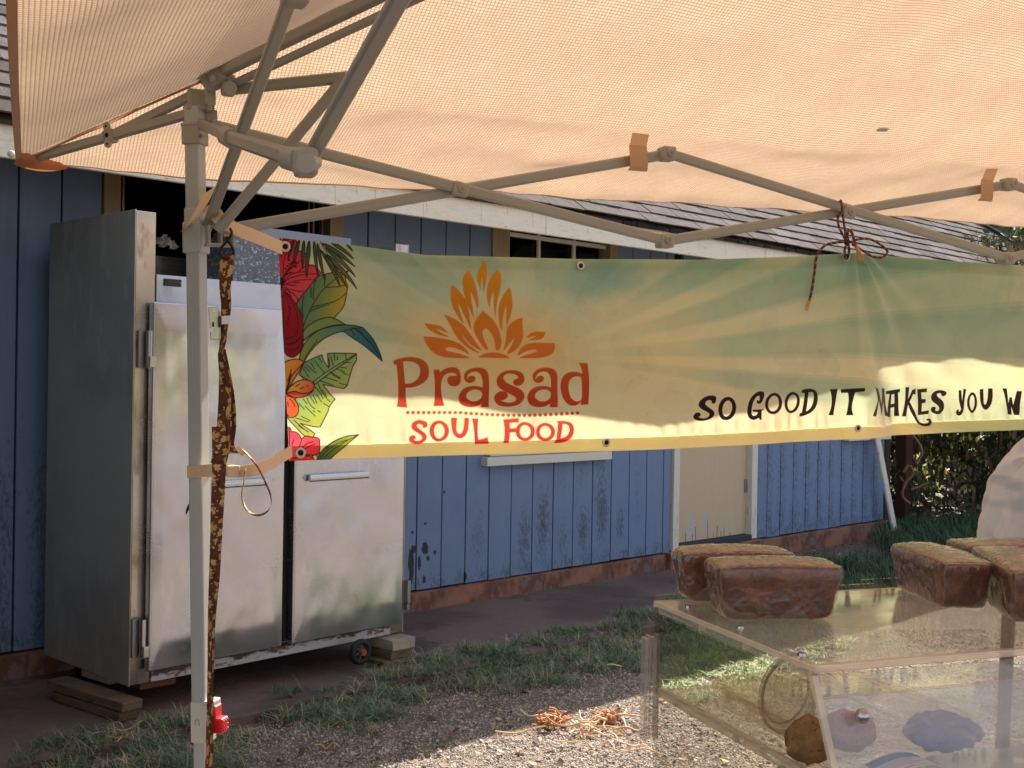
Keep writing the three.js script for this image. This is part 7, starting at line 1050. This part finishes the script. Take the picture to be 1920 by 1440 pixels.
// ---------------------------------------------------------------- clear display case, table, loaves
{
  const YC = 1.075, FL = G(1530, 1250, YC), BL = G(1252, 1127, YC), FR = G(1920, 1218, YC);
  const UC = FR.clone().sub(FL).setY(0).normalize(), WC = UP.clone().cross(UC).normalize().multiplyScalar(1);
  if (WC.dot(BL.clone().sub(FL)) < 0) WC.multiplyScalar(-1);
  const D = BL.clone().sub(FL).dot(WC), W = .76, BOT = .745, FN = WC.clone().multiplyScalar(-1);
  const C = (u, y, w) => FL.clone().addScaledVector(UC, u).addScaledVector(WC, w).setY(y);
  const cbox = (u0, u1, y0, y1, w0, w1, r = .0015) => boxAt(C((u0 + u1) / 2, (y0 + y1) / 2, (w0 + w1) / 2), UC, UP, FN, u1 - u0, y1 - y0, Math.abs(w1 - w0), r);
  const clear = phys({ color: new THREE.Color().setRGB(.97, .965, .94), transmission: 1, thickness: 0, roughness: .03, ior: 1.49 });
  const scuffed = phys({ color: new THREE.Color().setRGB(.96, .95, .92), transmission: .90, thickness: 0, roughness: 1, roughnessMap: tex(256, 256, (u, v) => .05 + .22 * sstep(tf(u, v, 5, 5, 5, 180), .45, .8)), ior: 1.49 });  // roughness holds the scuffs; the milky part stands in for canopy reflection
  const edge = phys({ color: rgb(252, 244, 230), transmission: .62, thickness: 0, roughness: .05, ior: 1.49 });
  const edgeGrey = phys({ color: rgb(246, 243, 238), transmission: .84, thickness: 0, roughness: .05, ior: 1.49 });
  const skySheen = phys({ map: tex(256, 256, (u, v) => mix3([252, 250, 247], [238, 239, 242], tf(u, v, 3, 18, 4, 184))), transmission: 1, transmissionMap: tex(256, 256, (u, v) => .86 + .12 * sstep(tf(u, v, 3, 14, 4, 187), .3, .7)), thickness: 0, roughness: .06, ior: 1.6 });  // milky streaked white put into the flap stands in for its sky reflection
  const t = thing('display_case', C(W / 2, BOT, D / 2), 'clear acrylic bakery display case with slanted front and loaves on top', 'display case');
  put('top_panel', cbox(0, W, YC - .006, YC, .012, D, .001), scuffed, t);
  put('edge_strip', cbox(-.002, W, YC - .009, YC + .001, -.002, .0115, .002), edge, t);
  put('edge_strip', cbox(-.0065, -.0005, YC - .0075, YC + .001, .012, D, .0015), edge, t);
  put('edge_strip', cbox(.0005, .012, YC - .020, YC - .0065, .012, D, .0015), edgeGrey, t);
  for (const w of [.06, .19, .33]) put('joint', cbox(-.0004, .0125, YC - .0205, YC - .0065, w, w + .003, 0), edge, t);
  put('edge_strip', cbox(-.0065, W, YC - .010, YC + .001, D + .0005, D + .006, .0015), edge, t);
  // side panel with slanted front
  const K = .44, drop = .20, prof = (o) => { const s = new THREE.Shape(); s.moveTo(D - .001 + o, YC - .024); s.lineTo(.006, YC - .024); s.lineTo(.006 - K * drop, YC - .024 - drop); s.lineTo(.006 - K * drop, BOT); s.lineTo(D - .001 + o, BOT); s.closePath(); return s; };
  for (const u of [-.006, W]) { const g = new THREE.ExtrudeGeometry(prof(0), { depth: .005, bevelEnabled: false }); put('side_panel', clean(g).applyMatrix4(basis(FL.clone().setY(0).addScaledVector(UC, u + .005), WC, UP, UC.clone().multiplyScalar(-1))), clear, t); }
  const slopeY = UP.clone().addScaledVector(WC, K).normalize(), slopeN = FN.clone().addScaledVector(UP, K).normalize();
  const S = (u, q, off = 0) => C(u, YC - .013, .004).addScaledVector(slopeY, -q).addScaledVector(slopeN, off);
  const sbox = (u0, u1, q0, q1, o0, o1, r = .001) => boxAt(S((u0 + u1) / 2, (q0 + q1) / 2, (o0 + o1) / 2), UC, slopeY, slopeN, u1 - u0, q1 - q0, o1 - o0, r);
  put('front_header', sbox(0, W, .001, .030, -.004, .001), clear, t);
  put('front_flap', boxUV(sbox(.004, W - .004, .033, .215, -.002, .003)), skySheen, t);
  put('edge_strip', sbox(-.006, .004, .001, .216, -.004, .004, .001), edge, t);
  put('edge_strip', sbox(.004, W, .030, .033, -.003, .0035, .0005), edgeGrey, t);
  const kn = S(.052, .062, .012); put('knob', [rod(kn.clone().addScaledVector(slopeN, -.009), kn, .004, .004, 12), new THREE.SphereGeometry(.0105, 18, 12).applyMatrix4(basis(kn.clone().addScaledVector(slopeN, .004), UC, slopeY, slopeN))], M.chrome, t);
  put('base_panel', cbox(0, W, BOT - .006, BOT, -K * drop, D, .001), clear, t);
  // sliding back doors standing a little proud of the top
  put('back_door', cbox(.0, W * .62, BOT, YC + .010, D + .0065, D + .0115, .001), clear, t);
  const bx = (() => { const p = G(1619, 1105, YC).sub(FL); return p.dot(UC); })();
  put('back_door', cbox(bx, W, BOT, YC + .017, D + .013, D + .018, .001), clear, t);
  // screws in the top and the posts at the back corner
  for (const [px, py] of [[1388, 1178], [1503, 1229], [1290, 1139]]) { const p = G(px, py, YC); put('screw', [rod(p, p.clone().addScaledVector(UP, .004), .0075, .006, 16), rod(p.clone().addScaledVector(UP, -.012), p, .003, .003, 8)], M.chrome, t); }
  for (let i = 0; i < 4; i++) put('corner_post', cbox(-.030 + i * .0085, -.030 + i * .0085 + .0065, YC - .245, YC - .062 + (i % 2) * .003, D - .012 + (i % 2) * .006, D + .006, .001), i === 3 ? phys({ color: rgb(226, 222, 216), transmission: .82, thickness: 0, roughness: .08 }) : edgeGrey, t);
  // shelf with a clear rounded tray
  const SY = YC - .155;
  put('shelf', cbox(.004, W - .004, SY - .006, SY, -K * .15 + .02, D - .004, .001), scuffed, t);
  put('edge_strip', cbox(-.0005, .010, SY - .014, SY + .003, -K * .15 + .02, D - .006, .0015), edge, t);
  const ringShape = (w, d, r, k) => { const q = new THREE.Shape(); const f = (s, a, b, rad) => { s.moveTo(-a + rad, -b); s.lineTo(a - rad, -b); s.absarc(a - rad, -b + rad, rad, -Math.PI / 2, 0); s.lineTo(a, b - rad); s.absarc(a - rad, b - rad, rad, 0, Math.PI / 2); s.lineTo(-a + rad, b); s.absarc(-a + rad, b - rad, rad, Math.PI / 2, Math.PI); s.lineTo(-a, -b + rad); s.absarc(-a + rad, -b + rad, rad, Math.PI, Math.PI * 1.5); }; f(q, w / 2, d / 2, r); const h = new THREE.Path(); f(h, w / 2 - k, d / 2 - k, r - k); q.holes.push(h); return q; };
  const trayM = phys({ color: rgb(253, 249, 242), transmission: .95, thickness: 0, roughness: .12 });
  const tr = thing('tray', C(.20, SY + .002, .22), 'clear tan plastic tray on the shelf of the display case, nearest its open side', 'tray');
  put('rim', clean(new THREE.ExtrudeGeometry(ringShape(.30, .34, .05, .012), { depth: .006, bevelEnabled: true, bevelSize: .002, bevelThickness: .002, bevelSegments: 2 })).applyMatrix4(basis(C(.185, SY + .034, .21), UC, WC, UP)), trayM, tr);
  put('wall', clean(new THREE.ExtrudeGeometry(ringShape(.276, .316, .045, .004), { depth: .032, bevelEnabled: false })).applyMatrix4(basis(C(.185, SY + .003, .21), UC, WC, UP)), trayM, tr);
  put('wall', clean(new THREE.ExtrudeGeometry(ringShape(.21, .25, .035, .005), { depth: .004, bevelEnabled: false })).applyMatrix4(basis(C(.185, SY + .003, .21), UC, WC, UP)), trayM, tr);
  // round clear tubs, tipped on their sides
  const tub = (c, axis, R, L, label) => { const o = thing('plastic_tub', c, label, 'tub'), a = axis.clone().normalize(), [x, y, z] = axes(a), m = phys({ color: new THREE.Color().setRGB(.96, .95, .94), transmission: .95, thickness: 0, roughness: .08, ior: 1.45 }); const la = (pts) => clean(new THREE.LatheGeometry(pts.map(([r, h]) => new THREE.Vector2(r, h)), 40).toNonIndexed()).applyMatrix4(basis(c, y, z, x)); put('tub_wall', la([[.001, -L / 2], [R * .84, -L / 2], [R * .88, -L / 2 + .006], [R * .98, L / 2 - .008], [R, L / 2]]), m, o); const ring = (r, h, k) => new THREE.TorusGeometry(r, k, 8, 44).applyMatrix4(basis(c.clone().addScaledVector(a, h), x, y, z)); put('lid', [la([[.001, L / 2 + .006], [R * .8, L / 2 + .006], [R * .84, L / 2 + .001], [R * .95, L / 2 + .001]]), ring(R * 1.02, L / 2, .003), ring(R * 1.05, L / 2 - .006, .002), ring(R * .84, L / 2 + .004, .0018)], phys({ color: rgb(236, 230, 222), transmission: .9, thickness: 0, roughness: .12 }), o); };
  tub(C(.085, SY + .062, .15), V(-.75, .35, .35), .058, .075, 'clear round plastic tub lying tilted on its side in the display case');
  // baked things and packets inside
  const bakeTex = (a, b, c, k) => tex(128, 128, (u, v) => { const q = tf(u, v, 8, 8, 4, k), s = tf(u, v, 30, 30, 3, k + 4); return mix3(mix3(a, b, q), c, sstep(s, .62, .75) * .7); });
  const bun = (c, sx, sy, sz, m, label, cat) => tag(put('baked_bun', boxUV(wobble(new THREE.IcosahedronGeometry(1, 5).scale(sx, sy, sz).applyMatrix4(basis(c, UC, UP, FN)), .006, 34), 8), m), label, cat);
  bun(C(.028, SY + .032, .055), .034, .032, .03, std({ map: bakeTex([176, 142, 88], [138, 102, 58], [84, 50, 30], 190), roughness: .85 }), 'golden lumpy bun in the display case, against its open side', 'bun');
  bun(C(.115, SY + .030, .085), .046, .028, .04, std({ map: bakeTex([196, 160, 120], [166, 120, 84], [120, 78, 52], 196), roughness: .85 }), 'pale brown bun behind the sloping front of the display case', 'bun');
  bun(C(.262, SY + .026, .05), .06, .026, .045, phys({ map: bakeTex([96, 108, 160], [70, 84, 140], [140, 96, 70], 202), roughness: .4, clearcoat: 1, clearcoatRoughness: .2 }), 'blue wrapped packet in the display case at the picture edge', 'packet');
  const cardMap = canvasTex(256, 180, (c, w, h) => { c.fillStyle = 'rgb(226,230,240)'; c.fillRect(0, 0, w, h); c.fillStyle = 'rgb(70,110,180)'; c.fillRect(0, 0, w, 60); c.fillStyle = 'rgba(40,60,110,.75)'; for (let y = 66; y < 130; y += 9) c.fillRect(14, y, 150 + ((y * 37) % 70), 3); c.fillStyle = 'rgb(240,214,130)'; c.fillRect(60, 142, 150, 26); c.fillStyle = 'rgb(220,120,100)'; c.fillRect(84, 150, 60, 8); });
  tag(put('label_card', sheet((a, b) => C(.095 + .085 * a, SY + .004 + .012 * Math.sin(a * 2.4), -.045 + .06 * b), 6, 4, 1, 1), std({ map: cardMap, roughness: .5, side: THREE.DoubleSide })), 'printed blue and white card lying flat in the display case', 'card');
  // table out of the picture, carrying the case
  const tb = thing('folding_table', C(.5, 0, .15), 'white folding table under the clear display case', 'table');
  put('table_top', cbox(-.03, 1.3, BOT - .038, BOT - .008, -.22, D + .01, .006), M.plasticWhite, tb);
  for (const [u, w] of [[.02, -.17], [.02, D - .04], [1.24, -.17], [1.24, D - .04]]) put('leg', rod(C(u, 0, w), C(u, BOT - .04, w), .014), M.steelDull, tb);

  // ---------------- loaves in cling film
  const crust = (k) => tex(256, 256, (u, v) => { const a = tf(u, v, 6, 6, 5, k), b = tf(u, v, 40, 40, 3, k + 5), s = tf(u, v, 9, 9, 4, k + 9); return mix3(mix3([122, 64, 31], [74, 35, 15], sstep(a * .6 + b * .4, .3, .7)), [150, 88, 48], sstep(s, .62, .88) * .2); });
  const crumple = texF(512, 512, (u, v) => { let h = 0; for (let i = 0; i < 4; i++) { const a = tf(u, v, 5 + 5 * i, 7 + 4 * i, 2, 210 + i * 3); h += (1 - Math.abs(a * 2 - 1)) / (1 + i * .6); } return h / 2.2; });
  const milk = tex(256, 256, (u, v) => .03 + .30 * sstep(tf(u, v, 6, 6, 4, 230), .55, .75));
  const crustM = [0, 1, 2].map((k) => phys({ map: withRepeat(crust(240 + 17 * k), 7, 7), roughness: .65, bumpMap: withRepeat(blotch, 9, 9), bumpScale: .0005, clearcoat: .5, clearcoatRoughness: .22 }));
  const film = phys({ color: rgb(246, 242, 236), transmission: .985, thickness: 0, roughness: 1, roughnessMap: milk, bumpMap: crumple, bumpScale: .0014, ior: 1.65 });
  const filmFold = phys({ color: rgb(236, 226, 218), transmission: .90, thickness: 0, roughness: .30, bumpMap: crumple, bumpScale: .0024, ior: 1.6 });
  const loafShape = (L, Wd, Hh, seed, grow, amp, ridge = 0) => {
    const g = new THREE.BoxGeometry(1, 1, 1, 80, 44, 48), p = g.attributes.position, n = V(0, 0, 0);
    for (let i = 0; i < p.count; i++) {
      let x = p.getX(i) * 2, y = p.getY(i) * 2, z = p.getZ(i) * 2;                       // superellipsoid in a tapered tin shape
      const e = 13, m = Math.pow(Math.abs(x) ** e + Math.abs(y) ** e + Math.abs(z) ** e, 1 / e); x /= m; y /= m; z /= m;
      const up = (y + 1) / 2, tp_ = lerp(.86, 1.03, Math.pow(up, .7)), dome = y > .3 ? .10 * (1 - x * x * .8) * (1 - z * z * .9) * sstep(y, .3, 1) : 0;
      const mush = .03 * Math.exp(-(((up - .78) / .12) ** 2));
      n.set(x * (tp_ + mush * .5) * L / 2, (y * .5 + .5 + dome) * Hh, z * (tp_ + mush) * Wd / 2);
      const q = amp * 1.6 * n3(n.x * 14 + seed, n.y * 14, n.z * 14) + amp * .6 * n3(n.x * 50, n.y * 40 + seed, n.z * 50);
      const rg = ridge ? ridge * (Math.pow(1 - Math.abs(n3(n.x * 22, n.y * 14 + seed * 5, n.z * 22)), 6) + .7 * Math.pow(1 - Math.abs(n3(n.x * 46 + 9, n.y * 20 + seed, n.z * 46)), 8)) : 0, ln = n.length() || 1;
      n.addScaledVector(n.clone().setY(n.y - Hh / 2).normalize(), rg); void ln;
      p.setXYZ(i, n.x * (1 + grow / L * 2) + q, n.y * (1 + grow / Hh) + (n.y > .01 ? q : 0) , n.z * (1 + grow / Wd * 2) + q * .8);
    }
    g.computeVertexNormals();
    return g;
  };
  const loaf = (px, py, yaw, L, Wd, Hh, seed, label) => {
    const o = G(px, py, YC + .002), x = V(Math.cos(yaw), 0, -Math.sin(yaw)), z = x.clone().cross(UP), b = basis(o, x, UP, z), th = thing('bread_loaf', o, label, 'loaf');
    put('loaf', boxUV(loafShape(L, Wd, Hh, seed, 0, .0010).applyMatrix4(b)), crustM[seed % 3], th);
    const f = loafShape(L, Wd, Hh, seed, .0020, .0006, .0014).applyMatrix4(b), w = boxUV(f), t2 = w.attributes.uv, ps = w.attributes.position;
    for (let i = 0; i < t2.count; i++) t2.setXY(i, t2.getX(i) * 8, t2.getY(i) * 8);
    // bunched film round the foot of the loaf, with a ragged upper edge
    const keep = [], P = w.attributes.position.array, N = w.attributes.normal.array, T2 = t2.array, inv = b.clone().invert(), cc = V(0, 0, 0);
    for (let i = 0; i < t2.count; i += 3) { cc.set((P[3 * i] + P[3 * i + 3] + P[3 * i + 6]) / 3, (P[3 * i + 1] + P[3 * i + 4] + P[3 * i + 7]) / 3, (P[3 * i + 2] + P[3 * i + 5] + P[3 * i + 8]) / 3).applyMatrix4(inv); if (cc.y < Hh * (.22 + .30 * n2(cc.x * 7 + seed * 3, cc.z * 7) + .10 * n2(cc.x * 22, cc.z * 22 + seed))) keep.push(i); }
    const kp = new Float32Array(keep.length * 9), kn2 = new Float32Array(keep.length * 9), ku = new Float32Array(keep.length * 6);
    keep.forEach((i, j) => { for (let k = 0; k < 9; k++) { kp[9 * j + k] = P[3 * i + k] + N[3 * i + k] * .0012; kn2[9 * j + k] = N[3 * i + k]; } for (let k = 0; k < 6; k++) ku[6 * j + k] = T2[2 * i + k] * 1.3; });
    const fg = new THREE.BufferGeometry(); fg.setAttribute('position', new THREE.BufferAttribute(kp, 3)); fg.setAttribute('normal', new THREE.BufferAttribute(kn2, 3)); fg.setAttribute('uv', new THREE.BufferAttribute(ku, 2));
    put('film_fold', fg, filmFold, th);
    put('cling_film', w, film, th);
    return th;
  };
  loaf(1446, 1152, .10, .205, .098, .087, 1, 'film-wrapped brown loaf in front of a touching pair on the case corner');
  loaf(1372, 1121, .10, .20, .085, .086, 2, 'film-wrapped brown loaf at the rear of a touching pair on the case corner');
  loaf(1760, 1120, 1.62, .24, .088, .082, 3, 'film-wrapped loaf with a dark end face, left of the three clustered loaves');
  loaf(1918, 1142, 1.41, .29, .11, .088, 4, 'film-wrapped loaf nearest the viewer of the three clustered loaves');
  loaf(1906, 1084, .06, .25, .10, .072, 5, 'film-wrapped loaf lying crosswise behind two others, before the pale bag');
}
{ // pale gathered bag standing on a small stool behind the case
  const c = at(2034, 960, 2.68), th = thing('bag', c.clone().setY(.98), 'pale thin gathered bag with bluish creases standing behind the loaves', 'bag');
  const P = [[0, 735], [30, 742], [64, 768], [90, 812], [132, 856], [150, 886], [165, 912], [174, 960], [176, 1000], [172, 1060], [168, 1100], [160, 1118]].map(([r, y]) => [r * 2.68 / 2150, 1.47 - (y - 727) * 2.68 / 2150]);
  const prof = new THREE.CatmullRomCurve3(P.map(([r, y]) => V(r, y, 0)));
  const kA = Math.PI * 1.12, g = sheet((a, b) => { const q = prof.getPoint(b), th2 = a * Math.PI * 2, dx = th2 - kA, dy = (q.y - 1.318) / .12, R = Math.hypot(dx * 1.3, dy), ang = Math.atan2(dy, dx * 1.3); let r = q.x; r += .012 * n2(Math.cos(th2) * 2.4 + q.y * 2, Math.sin(th2) * 2.4 + q.y * 3) * sstep(b, .08, .3); r += .010 * Math.cos(ang * 7) * Math.exp(-((R / .8) ** 2)) * sstep(R, .02, .2) - .014 * Math.exp(-((R / .16) ** 2)); r += .007 * Math.sin(th2 * 9 + q.y * 14) * sstep(b, .5, .8) + .006 * n2(th2 * 6, q.y * 12); return V(c.x + Math.max(.001, r) * Math.cos(th2), q.y, c.z - Math.max(.001, r) * Math.sin(th2)); }, 200, 90, 1, 1);
  const bt = tex(256, 256, (u, v) => { const a = tf(u, v, 8, 6, 4, 260), b = tf(u, v, 4, 7, 3, 266); return mix3(mix3([244, 247, 252], [236, 240, 246], a), [182, 198, 210], sstep(b, .52, .66) * .75); });
  put('cloth', g, phys({ map: bt, transmission: .30, thickness: 0, roughness: .85, bumpMap: withRepeat(weave, 8, 8), bumpScale: .0004 }), th);
  const kp = V(c.x + .155 * Math.cos(kA), 1.318, c.z - .155 * Math.sin(kA)); put('tie_thread', tube([kp.clone().add(V(-.022, -.004, .012)), kp.clone().add(V(-.008, .002, .012)), kp.clone().add(V(.004, .0, .012)), kp.clone().add(V(.012, .01, .010)), kp.clone().add(V(.02, .008, .008))], .0012, 20, 5), std({ color: rgb(120, 120, 124) }), th);
  const st = thing('stool', V(c.x, 0, c.z), 'tall plain wooden stool under the pale bag', 'stool');
  put('seat', boxAt(V(c.x, .96, c.z), V(1, 0, 0), UP, V(0, 0, 1), .30, .03, .30, .01), M.tanPaint, st);
  for (const [a, b] of [[-1, -1], [1, -1], [-1, 1], [1, 1]]) put('leg', rod(V(c.x + a * .14, 0, c.z + b * .14), V(c.x + a * .12, .946, c.z + b * .12), .016), M.tanPaint, st);
}
renderer.render(scene, camera);
